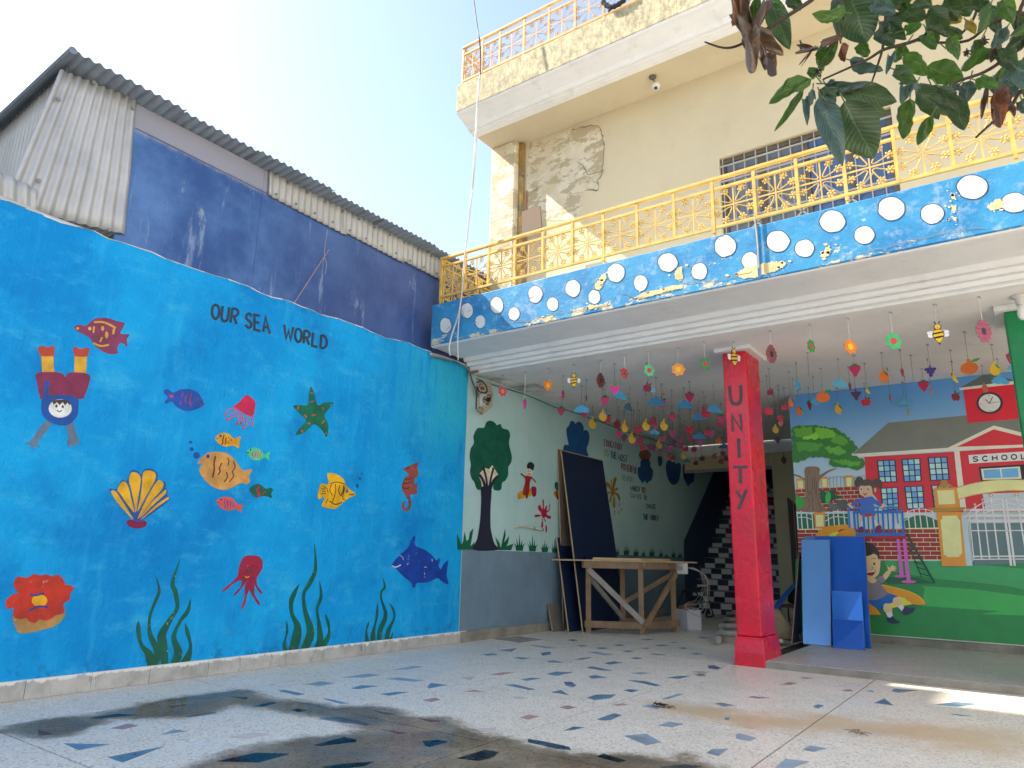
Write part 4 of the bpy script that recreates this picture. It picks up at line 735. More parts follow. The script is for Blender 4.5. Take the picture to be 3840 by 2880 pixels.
fig('m4', [(755,58),(830,65),(890,105),(920,170),(960,205),(995,230),(990,250),(940,270),(890,310),(840,355),(790,365),(705,340),(720,300),(725,258),(690,280),(672,270),(675,215),(700,145),(740,155),(765,140)], 'e8ae14', [(((780,150),(830,132),(910,152)),7,BK),(((768,295),(820,325),(882,308)),9,BK),(((790,155),(774,200),(795,248)),6,BK),(((822,150),(825,210),(798,308)),6,BK),(((862,160),(850,200),(862,245)),7,BK),(((895,160),(890,210),(866,255)),9,BK),(((908,175),(885,262),(905,290)),6,BK),(((940,238),(965,242),(988,236)),7,BK),(((760,275),(740,318)),6,BK),(((715,165),(750,190)),6,BK),(((700,190),(740,195)),6,BK),(((705,212),(742,212)),6,BK),(((695,235),(742,230)),6,BK),(((752,190),(760,225)),6,BK)], label='yellow angelfish with black markings', dots=[(922,212,10,16,'1c5bb0'),(1012,165,14,20,'0f55a8'),(1033,103,12,13,'0f55a8'),(1050,62,8,11,'0f55a8')])
fig('m4', [(1405,20),(1450,0),(1500,-25),(1540,-35),(1530,10),(1540,50),(1530,90),(1512,95),(1505,150),(1530,150),(1525,195),(1530,235),(1480,240),(1468,260),(1480,310),(1470,360),(1440,385),(1405,370),(1397,330),(1420,295),(1428,305),(1415,340),(1430,360),(1450,345),(1455,300),(1430,250),(1400,200),(1400,150),(1420,100),(1455,70),(1430,40)], '954a3d', [(((1425,110),(1450,112),(1480,95)),8,'40252a'),(((1408,140),(1445,145),(1480,130)),8,'40252a'),(((1400,180),(1430,190),(1465,180)),8,'40252a'),(((1440,268),(1470,265)),6,'40252a'),(((1455,310),(1478,308)),6,'40252a')], 'painted_seahorse', dots=[(1450,10,7,9,'201820')])
f = sea(); c = 'm4'; p = paint('a01c40', True)
for P, w in ((((20,940),(-60,1000),(-160,1085)),42),(((40,970),(10,1040),(-60,1120)),34),(((75,980),(55,1080),(40,1160),(10,1240)),42),(((95,980),(105,1080),(140,1150),(172,1200)),48),(((115,950),(140,1030),(195,1105)),40)): blade(f, c, P, w, p)
f.up().poly(c, [(0,840),(30,780),(90,765),(160,775),(193,820),(190,880),(150,950),(125,990),(60,1000),(10,985),(-20,950),(-15,900)], p).up()
f.ell(c, 58, 898, 9, 15, paint('16463a'), 20); f.ell(c, 90, 902, 9, 15, paint('16463a'), 20); f.line(c, ((42,945),(60,958),(78,945)), 8, paint('e0a83a')); f.build('painted_octopus', seaw)
fig('m4', [(1310,850),(1370,770),(1450,700),(1475,640),(1500,598),(1515,605),(1508,660),(1530,690),(1600,720),(1660,770),(1695,810),(1715,792),(1728,810),(1715,855),(1735,885),(1760,840),(1797,810),(1790,880),(1785,940),(1800,1010),(1770,1010),(1730,980),(1700,965),(1620,1000),(1530,1005),(1510,1040),(1490,1042),(1475,1000),(1400,940),(1345,880)], '1040a0', [(((1312,856),(1345,868),(1388,848)),9,'d5d3d0'),(((1380,765),(1400,780),(1412,805)),4,'d5d3d0'),(((1657,795),(1660,820)),6,'cdd3d8'),(((1590,868),(1612,868)),7,'cdd3d8')], 'painted_shark', 'big royal blue shark', True, [(1395,775,6,6,'101828')])
GR = paint('0a5c46', True)
for k, B in (('m3', [(((1305,1662),(1290,1560),(1220,1470),(1195,1350),(1195,1262)),78),(((1350,1662),(1355,1520),(1295,1380),(1290,1250),(1330,1120),(1375,1000),(1342,872)),54),(((1425,1662),(1405,1470),(1400,1380),(1470,1250),(1530,1150),(1515,1020),(1490,930),(1552,735)),80),(((1490,1662),(1540,1540),(1500,1400),(1560,1260),(1620,1180),(1648,1062)),70),(((1565,1655),(1620,1580),(1645,1480),(1620,1370),(1598,1280)),66)]),
 ('m4', [(((400,1630),(382,1530),(405,1430),(402,1330)),36),(((440,1632),(480,1500),(495,1380),(450,1280),(440,1180),(470,1090),(512,1012)),80),(((530,1615),(590,1500),(605,1400),(560,1240),(550,1100),(600,1010),(652,880),(640,655)),70),(((645,1600),(690,1500),(680,1350),(665,1230),(700,1120),(685,985)),54),(((680,1598),(760,1470),(765,1370),(735,1270)),48)]),
 ('m4', [(((1100,1535),(1090,1420),(1115,1335)),32),(((1150,1535),(1150,1430),(1180,1300),(1186,1180)),44),(((1195,1525),(1210,1410),(1258,1280),(1220,1150),(1220,1080),(1250,1040),(1232,955)),42),(((1262,1527),(1280,1420),(1330,1310),(1325,1240),(1288,1178)),38),(((1293,1500),(1310,1465),(1320,1435)),26)])):
    f = sea()
    for P, w in B: blade(f, k, P, w, GR)
    f.build('painted_seaweed', seaw)
f = sea(); c = 'm3'; f.poly(c, [(110,1230),(230,1220),(400,1240),(555,1180),(540,1250),(470,1310),(390,1335),(250,1365),(170,1370),(135,1320)], paint('b3874c', True)).up()
f.poly(c, [(120,920),(160,880),(230,890),(290,858),(350,870),(400,860),(440,875),(510,868),(555,920),(560,950),(610,955),(635,985),(605,1030),(600,1080),(550,1115),(555,1170),(540,1200),(480,1215),(440,1245),(390,1262),(340,1250),(300,1280),(250,1270),(225,1240),(170,1250),(110,1220),(115,1150),(60,1160),(50,1090),(100,1040),(150,1020),(120,970)], paint('c2311f', True)).up()
f.ell(c, 340, 1088, 68, 52, paint('e0a416')); f.up().line(c, ((255,1035),(310,1042),(378,1020)), 17, paint('1b3d8e')); f.line(c, ((250,1175),(330,1138),(415,1145)), 17, paint('1b3d8e')); f.build('painted_anemone', seaw)
f = sea(); tx = paint('2b3d50'); c = 'm2'
f.text(c, 'OUR', (215,328), (432,382), (222,205), (455,255), 23, tx); f.text(c, 'SEA', (502,405), (718,465), (512,285), (705,325), 22, tx); f.text(c, 'WORLD', (838,502), (1205,600), (842,385), (1215,488), 22, tx)
f.build('painted_lettering', seaw, 'dark lettering OUR SEA WORLD')
# ------------------------------------------------------------------ hall wall paintings
def hal(b=.0048): return Fig('x', -5.3, 1, b)
def hfig(name, k, P, col, label=None, sm=True, extra=None):
    f = hal(); f.poly(k, P, paint(col), sm).up()
    if extra: extra(f)
    return f.build(name, hallw, label)
f = hal(); c = 't1'
f.poly(c, [(415,930),(440,870),(490,853),(540,880),(560,905),(600,890),(625,940),(690,960),(712,1020),(700,1120),(730,1250),(725,1330),(690,1390),(690,1470),(660,1540),(620,1570),(610,1640),(570,1659),(520,1640),(520,1560),(500,1480),(380,1480),(380,1560),(380,1640),(330,1640),(300,1560),(270,1520),(250,1440),(260,1360),(245,1270),(260,1170),(295,1110),(290,1030),(330,945),(380,935)], paint('0c5a45')).up()
f.poly(c, [(345,1480),(420,1395),(470,1412),(505,1365),(575,1475),(520,1540),(500,1659),(390,1659),(380,1560)], paint('ded3b8'), False).up(); nv = paint('24273b')
for P, w in ((((352,1472),(400,1540),(440,1680)),32),(((405,1392),(438,1530),(450,1680)),24),(((520,1395),(488,1530),(462,1680)),24),(((575,1490),(520,1545),(470,1680)),30)): f.line(c, P, w, nv)
f.up().poly('t2', [(382,-40),(492,-40),(485,200),(485,400),(500,500),(530,610),(572,682),(285,682),(330,560),(365,350),(378,100)], nv); f.build('painted_tree', hallw, 'tall dark green tree with navy trunk')
def tuft(k, cx, by, w, h):
    P = []; n = 5
    for i in range(n):
        t = i/(n-1)*2-1; hh = h*(1-.55*abs(t))*random.uniform(.8,1.05); b0 = cx+t*w*.3
        P += [(b0-w*.07, by-h*.3), (cx+t*w*.55+random.uniform(-4,4), by-hh), (b0+w*.07, by-h*.28)]
    hfig('painted_grass', k, [(cx-w*.3, by)]+P+[(cx+w*.3, by)], '0e5f45', None, False)
hfig('painted_grass', 't2', [(105,680),(100,495),(130,560),(150,620),(170,590),(190,470),(210,580),(235,560),(250,480),(290,430),(280,500),(255,640),(305,590),(280,680)], '0e5f45', None, False)
hfig('painted_grass', 't2', [(578,685),(540,530),(590,600),(605,660),(640,500),(655,435),(660,520),(640,600),(702,520),(690,600),(670,640),(750,610),(725,685)], '0e5f45', None, False)
for a in (('t2',820,692,130,205),('t2',970,700,120,215),('t2',1112,708,110,170),('t2',1225,715,90,170),('t2',1945,740,70,112),('t2',2052,742,90,158),('t2',2162,752,80,130),('t4',345,757,50,100),('t4',440,760,85,160),('t4',545,764,55,112),('t4',610,766,48,62),('t4',690,768,58,112),('t4',766,772,62,98)): tuft(*a)
f = hal(); c = 't1'
f.poly('t2', [(800,40),(830,10),(960,-28),(978,45),(830,95),(805,90)], paint('d09a22')).poly('t2', [(960,-40),(1012,-35),(1010,55),(970,62)], paint('8f1c44'))
f.up().line('t2', ((900,-30),(905,90)), 22, paint('6b3524')); f.poly(c, [(885,1490),(950,1495),(965,1505),(940,1560),(925,1700),(855,1700),(885,1560)], paint('a8202c'))
f.line(c, ((892,1508),(858,1482),(832,1462)), 18, paint('7a3a2a')); f.line(c, ((960,1510),(990,1540),(1010,1562)), 14, paint('7a3a2a'))
f.up().poly(c, [(905,1400),(930,1400),(968,1420),(965,1462),(945,1490),(915,1485),(898,1450)], paint('dcd6c2')).up().poly(c, [(905,1370),(925,1335),(960,1332),(988,1360),(985,1400),(970,1430),(950,1410),(930,1405),(910,1402)], paint('1e2435'))
f.ell(c, 920, 1432, 5, 8, nv); f.ell(c, 945, 1437, 5, 8, nv); f.line(c, ((918,1460),(930,1475),(942,1462)), 7, paint('8f2030')); f.build('painted_boy', hallw, 'small boy in red riding a yellow pencil')
hfig('painted_splash', 't2', [(1085,110),(1100,108),(1102,190),(1110,215),(1125,175),(1138,175),(1135,230),(1160,215),(1165,150),(1172,160),(1165,230),(1130,260),(1150,285),(1180,295),(1178,325),(1150,320),(1115,300),(1110,320),(1125,355),(1115,360),(1095,310),(1090,350),(1092,415),(1075,425),(1072,390),(1085,320),(1075,290),(1040,300),(1000,305),(1000,280),(1040,275),(1070,280),(1065,250),(1040,220),(1035,180),(1055,165),(1075,200),(1090,210)], 'ad1840', 'crimson paint splash', True, lambda f: f.ell('t2', 1127, 440, 10, 46, paint('ad1840')))
hfig('painted_bee', 't2', [(1212,30),(1235,5),(1285,-15),(1320,40),(1290,105),(1255,98)], 'cf8a22', None, True, lambda f: (f.line('t2', ((1240,5),(1262,95)), 14, nv), f.poly('t1', [(1225,1580),(1245,1555),(1262,1570),(1285,1550),(1300,1600),(1260,1659),(1230,1630)], paint('0c5a45'))))
hfig('painted_cloud', 't1', [(1325,1180),(1340,1130),(1385,1130),(1370,1050),(1360,950),(1390,910),(1410,860),(1445,860),(1465,890),(1490,865),(1530,875),(1560,930),(1560,965),(1600,965),(1625,1020),(1620,1100),(1595,1180),(1600,1290),(1330,1230)], '1d5690', 'large blue painted cloud')
hfig('painted_splash', 't5', [(310,1110),(340,1095),(380,1130),(408,1200),(393,1060),(410,1060),(417,1180),(430,1100),(450,1030),(480,1012),(495,1040),(475,1120),(455,1210),(490,1185),(515,1195),(510,1230),(470,1240),(470,1260),(520,1290),(550,1350),(545,1410),(530,1400),(500,1330),(455,1300),(470,1400),(470,1510),(445,1525),(425,1470),(440,1330),(415,1330),(400,1420),(380,1440),(375,1390),(400,1290),(350,1300),(325,1370),(318,1320),(360,1255),(400,1250),(360,1190),(315,1160)], 'a8832f', 'ochre paint splash', True, lambda f: [f.ell('t5', x, y, 7, r, paint('a8832f')) for x, y, r in ((455,1600,55),(535,1470,35),(568,1555,30),(525,1600,28))])
for P in ([(845,860),(885,845),(890,760),(920,710),(970,735),(1010,705),(1050,760),(1055,840),(1095,900),(1095,980),(1070,1060),(1030,1085),(990,1120),(960,1070),(925,1115),(890,1070),(850,1000)],[(1175,680),(1205,668),(1245,680),(1250,770),(1230,830),(1190,820)],[(1310,830),(1350,730),(1390,740),(1420,770),(1450,750),(1480,800),(1520,775),(1560,820),(1550,960),(1520,1080),(1450,1140),(1380,1105),(1330,990)],[(1600,800),(1720,800),(1780,900),(1775,1080),(1720,1120),(1680,1165),(1640,1100),(1600,1000)]): hfig('painted_flower', 't5', P, '1c4a80')
hfig('painted_sun', 't5', [(962+(88 if i % 2 else 112)*math.cos(i*math.pi/12), 650+(88 if i % 2 else 108)*math.sin(i*math.pi/12)) for i in range(24)], '875a42', 'brown painted sun', False)
f = hal(); c = 't5'
for t, p0, p1, q0, q1, w, col in (('EDUCATION',(285,488),(575,572),(287,388),(578,468),13,'982a52'),('IS',(288,664),(358,670),(292,552),(358,562),12,'a8834a'),('THE',(402,698),(488,715),(392,585),(490,605),15,'125a6e'),('MOST',(514,733),(660,772),(516,628),(675,660),14,'174f80'),('POWERFUL',(570,888),(835,966),(572,780),(833,855),13,'98345a'),('WEAPON',(577,1058),(758,1102),(577,968),(768,1013),10,'6f9a96'),('WHICH',(720,1238),(870,1260),(720,1153),(875,1175),11,'232f48'),('YOU',(905,1268),(966,1283),(905,1173),(968,1188),10,'8a3a58'),('CAN',(725,1348),(812,1368),(727,1268),(813,1288),10,'a0705c'),('USE',(837,1368),(916,1383),(837,1293),(916,1303),9,'6a8890'),('TO',(945,1388),(990,1396),(940,1308),(990,1318),11,'6a2f55'),('CHANGE',(988,1523),(1143,1550),(990,1458),(1143,1468),11,'1a5560')): f.text(c, t, p0, p1, q0, q1, w*.78, paint(col), .26)
f.text('t4', 'THE', (345,333), (398,338), (340,270), (400,277), 8, paint('174f80'), .22); f.text('t4', 'WORLD', (422,336), (513,343), (422,278), (516,287), 7, paint('7a3a5a'), .22); f.build('painted_lettering', hallw, 'coloured slogan EDUCATION IS THE MOST POWERFUL WEAPON WHICH YOU CAN USE TO CHANGE THE WORLD')
wp = [at(*K['t2'](*p), 'x', -5.275) for p in ((770,420),(850,412),(990,435),(1085,450))]
hp = thing('wall_pipe', 'short white pipe stub across the teal wall above the painted grass', 'pipe', wp[0])
MB().tube(smooth_open(wp, 4), .014, 8).build('pipe', M('pvc_white', 'cfcac0', .4), hp, smooth=True)
for i in (2, 3): MB().tube([wp[i]-Vector((0,.012,0)), wp[i]+Vector((0,.012,0))], .02, 8).build('clip', M('clip_zinc', 'b9b9b9', .3, metal=.6), hp)
# ------------------------------------------------------------------ printed banner on the verandah wall
BL = [.003]
class Ban(Fig):
    def build(s, *a): BL[0] = s.lv+.0006; return Fig.build(s, *a)
def bfig(b): return Ban('y', 9.55, -1, BL[0])
s = NT('print_sky'); zz = s.xyz()[2]; mk = s.done(s.mix(s.ramp(zz, 1.5, 3.1), lin('d6eae8'), lin('62a6e2')), .45)
bxr = at(*K['b1'](2318,800), 'y', 9.55).x
MB().add([(-2.37,9.548,.157),(bxr,9.548,.157),(bxr,9.548,3.097),(-2.37,9.548,3.097)], [(0,1,2,3)]).build('banner_sky', mk, muralw, fix=False)
def quadgrid(f, k, A, B, C, D, nx, ny, m, fx=.08, fy=.06):      # panes inside the quad A B (top) C D (bottom, right then left)
    A, B, C, D = [Vector((*q, 0)) for q in (A, B, C, D)]; P = lambda u, v: tuple(A.lerp(B, u).lerp(D.lerp(C, u), v))[:2]
    for i in range(nx):
        for j in range(ny):
            u0, u1, v0, v1 = (i+fx*2)/(nx+fx*2), (i+1)/(nx+fx*2), (j+fy*2)/(ny+fy*2), (j+1)/(ny+fy*2)
            f.poly(k, [P(u0,v0), P(u1,v0), P(u1,v1), P(u0,v1)], m if isinstance(m, bpy.types.Material) else random.choice(m), False)
f = bfig(.003); red, gry, crm, blk = print_('bd2a36'), print_('6c6f66'), print_('d6cbb6'), print_('262427'); c = 'b1'
f.poly('b2', [(390,545),(2300,574),(2300,1252),(990,1165),(390,1125)], print_('2c7a45'), False); f.up()
for P, col in (([(1100,560),(1550,560),(2300,632),(2300,806),(2050,755),(1500,700),(1120,640)],'3a8f58'),([(1800,785),(2212,840),(2300,846),(2300,998),(1870,985),(2020,960),(1400,920),(1420,780),(1400,760)],'3c9a50'),([(1070,690),(1360,690),(1500,740),(1130,745)],'1f5d3b')): f.poly('b2', P, print_(col), False)
f.up().poly(c, [(195,1140),(780,1108),(830,1330),(205,1345)], print_('8e2c2e'), False); f.poly('b2', [(405,305),(1535,300),(1552,552),(420,552)], print_('8e2c2e'), False)
f.up().poly(c, [(805,855),(1590,810),(2320,755),(2320,1345),(1000,1345),(820,1100)], red, False)
f.up().poly(c, [(700,832),(1015,553),(1700,490),(2320,445),(2320,675),(2200,650),(1945,585),(1540,780)], gry, False); f.up().poly(c, [(697,830),(1540,775),(1546,804),(700,862)], crm, False)
f.poly(c, [(1540,775),(1945,578),(2320,672),(2320,766),(1545,805)], crm, False).up().poly(c, [(1618,767),(1945,612),(2320,706),(2320,744)], red, False)
f.poly(c, [(1595,806),(1642,802),(1702,1312),(1650,1320)], crm, False)
f.up().poly(c, [(1677,265),(2130,215),(2170,520),(1715,557)], print_('c42234'), False); f.poly(c, [(1645,247),(1845,135),(1960,130),(2140,185)], print_('55605a'), False); f.up().poly(c, [(1640,247),(2140,183),(2140,213),(1645,268)], crm, False)
f.up().ell(c, 1910, 380, 117, 97, print_('22303a'), n=28).up().ell(c, 1908, 380, 96, 79, print_('d8d2c2'), n=28).up()
for P, w in ((((1908,384),(1872,350)),7),(((1908,384),(1935,325)),7),(((1895,386),(1980,370)),3)): f.line(c, P, w, blk, False)
for x, y in ((1990,372),(1828,388),(1903,314),(1915,446)): f.ell(c, x, y, 5, 4, blk, n=8)
f.poly(c, [(1722,840),(2330,800),(2330,880),(1730,915)], print_('ddd6c4'), False).up().text('b3', 'SCHOOL', (1508,299), (2245,258), (1506,234), (2238,192), 17, blk, .72)
blu = [print_('7fb0c8'), print_('5f94c4'), print_('9fc4cf')]
for A, B, C, D in (((915,888),(1078,878),(1095,1078),(935,1082)),((1130,876),(1298,866),(1310,1070),(1152,1078)),((1362,860),(1537,853),(1558,1058),(1385,1068)),((945,1130),(1100,1120),(1112,1320),(965,1330)),((1155,1115),(1322,1108),(1338,1310),(1180,1318)),((1392,1105),(1560,1098),(1580,1290),(1415,1300))):
    f.poly(c, [A, B, C, D], blk, False).up(); quadgrid(f, c, A, B, C, D, 3, 4, blu, .1, .08); f.lv -= .0005
f.poly(c, [(1812,945),(2330,915),(2330,1070),(1835,1080)], blk, False).up(); f.poly(c, [(1832,962),(2175,940),(2190,1048),(1848,1060)], crm, False).up(); quadgrid(f, c, (1840,962), (2168,942), (2182,1045), (1852,1055), 2, 1, [print_('5f9cc4')], .04, .06)
f.poly('b3', [(1640,745),(2330,720),(2330,950),(1680,955)], print_('aab4b8'), False); f.up()
for i in range(5): f.poly('b3', [(1375,955+38*i),(2330,950+38*i),(2330,980+38*i),(1375,985+38*i)], print_('ccd0d0' if i % 2 == 0 else '9ea8ab'), False)
f.up().poly('b3', [(1470,1150),(2330,1145),(2330,1700),(1520,1735),(1480,1400)], print_('586e72'), False); f.build('banner_schoolhouse', muralw, 'printed red schoolhouse with clock tower and SCHOOL sign')
# brick courses of the printed garden walls
f = bfig(.0105); mt = print_('dfc3a0')
for r in range(8):
    y = 305+35.2*r; f.line('b2', ((405+r*2, y), (1532+r*2.5, y)), 5, mt, False)
    if r < 7:
        x = 470+(r % 2)*52
        while x < 1530: f.line('b2', ((x+r*1.5, y+2), (x+2+r*1.5, y+33)), 4, mt, False); x += 104
for r in range(6):
    y0 = 1140+34*r; f.line(c, ((195+3*r, y0), (790, y0-28+r*3)), 5, mt, False); x = 250+(r % 2)*30
    while x < 780: f.line(c, ((x, y0-2-(x-195)*.045), (x+2, y0+30-(x-195)*.04)), 4, mt, False); x += 62
f.build('banner_brickwork', muralw)
f = bfig(.0125); c = 'b4'; og, cr_, gn, wh = print_('cf8636'), print_('dfc78c'), print_('276342'), print_('dcdcd2')
for P in ([(205,160),(330,150),(340,320),(225,325)],[(620,130),(725,125),(735,310),(625,312)],[(1010,105),(1140,100),(1145,295),(1030,300)]):
    f.poly(c, P, og, False).up(); cx, cy = sum(p[0] for p in P)/4, sum(p[1] for p in P)/4; f.poly(c, [(cx+(a-cx)*.7, cy+12+(b-cy)*.75) for a, b in P], cr_, False); f.lv -= .0005
for x in (760,820,875,940,995,1165,1225,1285,1345): f.line(c, ((x-2,120),(x+8,298)), 7, print_('4c5a5c'), False)
f.line(c, ((730,170),(820,130),(940,125),(1010,150)), 6, print_('4c5a5c')); f.line(c, ((1145,160),(1230,120),(1350,110)), 6, print_('4c5a5c'))
f.poly(c, [(215,740),(1060,735),(1070,985),(240,990)], gn, False); f.poly('b3', [(560,1090),(680,1050),(780,1035),(880,1050),(1015,1100),(1030,1215),(580,1222)], gn, False)
f.up(); bu = print_('3a9040')
f.poly(c, [(198,435),(240,440),(300,470),(350,480),(355,560),(320,620),(215,645)], bu); f.poly(c, [(600,400),(640,340),(700,380),(760,350),(850,355),(880,370),(830,420),(950,440),(950,470),(860,500),(780,530),(700,560),(640,560)], print_('22502f')); f.poly(c, [(870,540),(930,520),(1020,525),(1080,560),(1060,640),(900,660)], print_('4a5356')); f.poly(c, [(740,575),(800,560),(930,650),(900,680),(760,660)], print_('59625f'))
f.up().poly(c, [(690,500),(700,420),(745,368),(782,420),(770,520),(715,580)], print_('34a04c'))
for P in (((215,712),(300,708),(380,722),(475,755)),((225,800),(300,795),(380,805),(475,835)),((680,780),(800,712),(900,695),(1055,722)),((690,860),(800,800),(900,785),(1060,805))): f.line(c, P, 12, wh)
for a, b, x2, y2 in ((285,680,308,985),(375,705,402,985),(468,715,487,985),(733,710,752,965),(820,690,842,940),(893,670,918,925),(990,685,1015,915),(218,700,238,985)): f.line(c, ((a,b),(x2,y2)), 17, wh, False)
for P in (((560,1030),(680,965),(770,955),(880,965),(1005,1022)),((565,1115),(680,1050),(780,1035),(880,1050),(1012,1105))): f.line('b3', P, 10, wh)
for a, b, x2, y2 in ((605,975,632,1215),(690,955,718,1215),(762,935,795,1215),(850,950,885,1210),(940,965,975,1210)): f.line('b3', ((a,b),(x2,y2)), 15, wh, False)
f.up().poly(c, [(495,705),(680,700),(690,985),(525,990)], og, False).up().poly(c, [(530,760),(655,755),(665,950),(540,952)], cr_, False); f.line(c, ((238,998),(690,993)), 18, cr_, False); f.line('b3', ((570,1225),(1032,1218)), 16, cr_, False)
f.build('banner_garden', muralw)
f = bfig(.0165); tk = print_('7a6450')
f.poly(c, [(360,-30),(585,-30),(592,95),(680,50),(790,0),(900,-15),(760,40),(640,130),(590,200),(585,330),(600,480),(640,590),(720,670),(820,712),(700,692),(640,702),(600,722),(500,705),(400,712),(330,692),(215,692),(215,665),(290,640),(340,580),(360,450),(350,300),(345,190),(250,130),(165,100),(165,80),(270,105),(350,150)], tk, n=3).up()
for P in (((400,120),(390,300),(430,420),(470,330),(480,150)),((520,100),(510,300),(550,450)),((400,480),(430,580),(380,690)),((480,450),(480,600),(500,700)),((560,480),(590,600),(640,690)),((430,0),(420,100)),((540,200),(540,400))): f.line(c, P, 8, print_('4e3d30'))
c = 'b1'; f.up()
def clump(P, col, j=9):
    Q = []
    for p, q in zip(P, P[1:]+P[:1]):
        n = max(2, int(math.hypot(q[0]-p[0], q[1]-p[1])/18))
        for i in range(n): t = i/n; Q.append((p[0]+(q[0]-p[0])*t+random.uniform(-j,j), p[1]+(q[1]-p[1])*t+random.uniform(-j,j)))
    f.poly(c, Q, print_(col), False)
clump([(165,600),(250,580),(350,575),(480,590),(560,610),(640,660),(700,720),(745,780),(690,835),(805,880),(805,950),(740,975),(650,945),(540,950),(490,920),(500,880),(440,855),(330,860),(200,910),(172,900)], '33702c'); f.up()
for P, col in (([(175,615),(260,590),(360,600),(330,670),(210,690)],'5e9c35'),([(360,600),(470,600),(560,640),(520,700),(400,690)],'6fae37'),([(540,650),(640,690),(680,740),(600,760),(520,720)],'569634'),([(190,740),(320,720),(440,745),(400,800),(230,810)],'4c8c34'),([(450,760),(580,770),(660,800),(600,840),(480,820)],'5f9e38'),([(520,890),(640,880),(780,895),(760,940),(600,930)],'549436'),([(250,640),(420,650),(380,700),(260,705)],'82bb3e')): clump(P, col, 12)
f.build('banner_tree', muralw, 'printed spreading tree with brown trunk')
f = bfig(.0125); c = 'b3'
f.poly(c, [(1340,1070),(1420,1075),(1505,1740),(1400,1740)], print_('a5b8bd'), False); f.poly(c, [(1285,660),(1500,600),(1750,560),(2000,548),(2330,555),(2330,712),(2000,705),(1700,735),(1500,770),(1310,825)], print_('d9c58c'), False)
f.up().line(c, ((1290,662),(1500,602),(1750,562),(2000,550),(2320,557)), 10, print_('b08a3c')); f.line(c, ((1310,822),(1500,768),(1700,733),(2000,703),(2320,708)), 12, print_('b08a3c'))
sv = print_('c3cccb')
for P in (((1410,1070),(1500,960),(1650,870),(1780,830),(1915,815)),((1430,1110),(1520,1030),(1660,940),(1790,900),(1920,880)),((1445,1160),(1540,1090),(1670,1010),(1800,970),(1930,945)),((1960,810),(2100,820),(2320,880)),((1975,880),(2100,890),(2320,940)),((1990,945),(2100,950),(2320,1000))): f.line(c, P, 14, sv)
for a, b, x2, y2, w in ((1455,1020,1520,1640,16),(1540,910,1628,1640,18),(1640,850,1738,1640,18),(1755,790,1865,1640,20),(1915,810,2035,1740,34),(1962,810,2085,1740,30),(2110,780,2250,1640,22)): f.line(c, ((a,b),(x2,y2)), w, sv, False)
f.line(c, ((1495,1610),(2330,1605)), 18, sv, False); f.line(c, ((1455,1255),(2330,1250)), 14, sv, False); f.line(c, ((1495,1650),(2330,1645)), 14, sv, False)
f.up()
for x, y, a, b in ((1755,770,28,20),(2110,755,28,20),(1535,890,22,15),(1640,823,22,15),(1440,963,24,16),(1368,1027,30,20)): f.ell(c, x, y, a, b, print_('a5744a'), n=12); f.up().ell(c, x, y, a*.6, b*.6, crm, n=10); f.lv -= .0005
f.poly(c, [(965,670),(1285,655),(1325,930),(990,942)], og, False); f.poly(c, [(1005,1000),(1340,995),(1418,1745),(1080,1745)], og, False); f.poly(c, [(1070,555),(1145,550),(1165,600),(1240,645),(1000,660),(1060,610)], print_('97773a'), False)
f.up().poly(c, [(1015,700),(1245,690),(1265,885),(1035,895)], cr_, False); f.poly(c, [(890,940),(1430,930),(1340,985),(980,1000)], print_('a07a34'), False)
f.poly(c, [(1085,1050),(1285,1045),(1310,1090),(1330,1110),(1360,1560),(1335,1590),(1315,1618),(1150,1620),(1140,1600),(1105,1585),(1060,1110),(1085,1090)], cr_, False); f.build('banner_gate', muralw, 'printed arched gate with orange pillars and silver bars')
f = bfig(.0195); c = 'b4'; ol = print_('3b2c28'); skn = print_('d3a27e')
f.line(c, ((1058,640),(1890,635)), 34, print_('2b78b4'), False); f.line(c, ((1075,650),(1098,985)), 36, print_('2b78b4'), False); f.line(c, ((1870,640),(1900,900)), 26, print_('2b78b4'), False)
for a in (1220,1390,1560,1720): f.line(c, ((a,655),(a+22,1020)), 24, print_('22609c'), False)
f.up()
for P in ([(1180,200),(1230,130),(1300,140),(1315,195),(1245,235),(1230,290),(1190,280)],[(1480,190),(1550,155),(1620,190),(1632,280),(1612,350),(1590,305),(1520,270),(1480,230)]): f.poly(c, P, print_('4a3e3b'))
f.poly(c, [(1270,750),(1315,755),(1312,960),(1283,960)], skn, False); f.poly(c, [(1415,775),(1500,785),(1582,935),(1522,955)], skn, False)
f.up().poly(c, [(1280,860),(1312,860),(1312,960),(1285,960)], wh, False); f.poly(c, [(1478,840),(1530,835),(1582,935),(1522,955)], wh, False)
f.up().poly(c, [(1215,1030),(1250,970),(1310,952),(1322,1038),(1260,1045)], print_('6e2748')); f.poly(c, [(1520,1042),(1530,955),(1600,925),(1622,980),(1570,1045)], print_('6e2748')); f.poly(c, [(1262,688),(1505,688),(1522,770),(1350,788),(1265,752)], print_('a03c2c'), False)
for P in ([(1055,580),(1100,565),(1150,620),(1140,655),(1090,620)],[(1600,620),(1640,570),(1700,590),(1650,640),(1580,645)]): f.poly(c, P, skn)
f.up().poly(c, [(1345,475),(1400,462),(1470,455),(1520,500),(1620,570),(1600,620),(1492,575),(1502,690),(1262,688),(1275,560),(1140,610),(1125,570),(1260,490)], print_('4060aa'), n=3)
f.up().poly(c, [(1245,330),(1260,290),(1350,265),(1450,275),(1492,320),(1482,400),(1430,445),(1350,458),(1280,430),(1252,380)], skn); f.ell(c, 1515, 345, 25, 38, skn)
f.up().poly(c, [(1235,335),(1238,250),(1300,190),(1400,168),(1480,200),(1528,265),(1520,310),(1500,300),(1498,400),(1480,420),(1470,340),(1440,275),(1350,278),(1275,275),(1252,330),(1258,420),(1245,440)], print_('4f423e'), n=3)
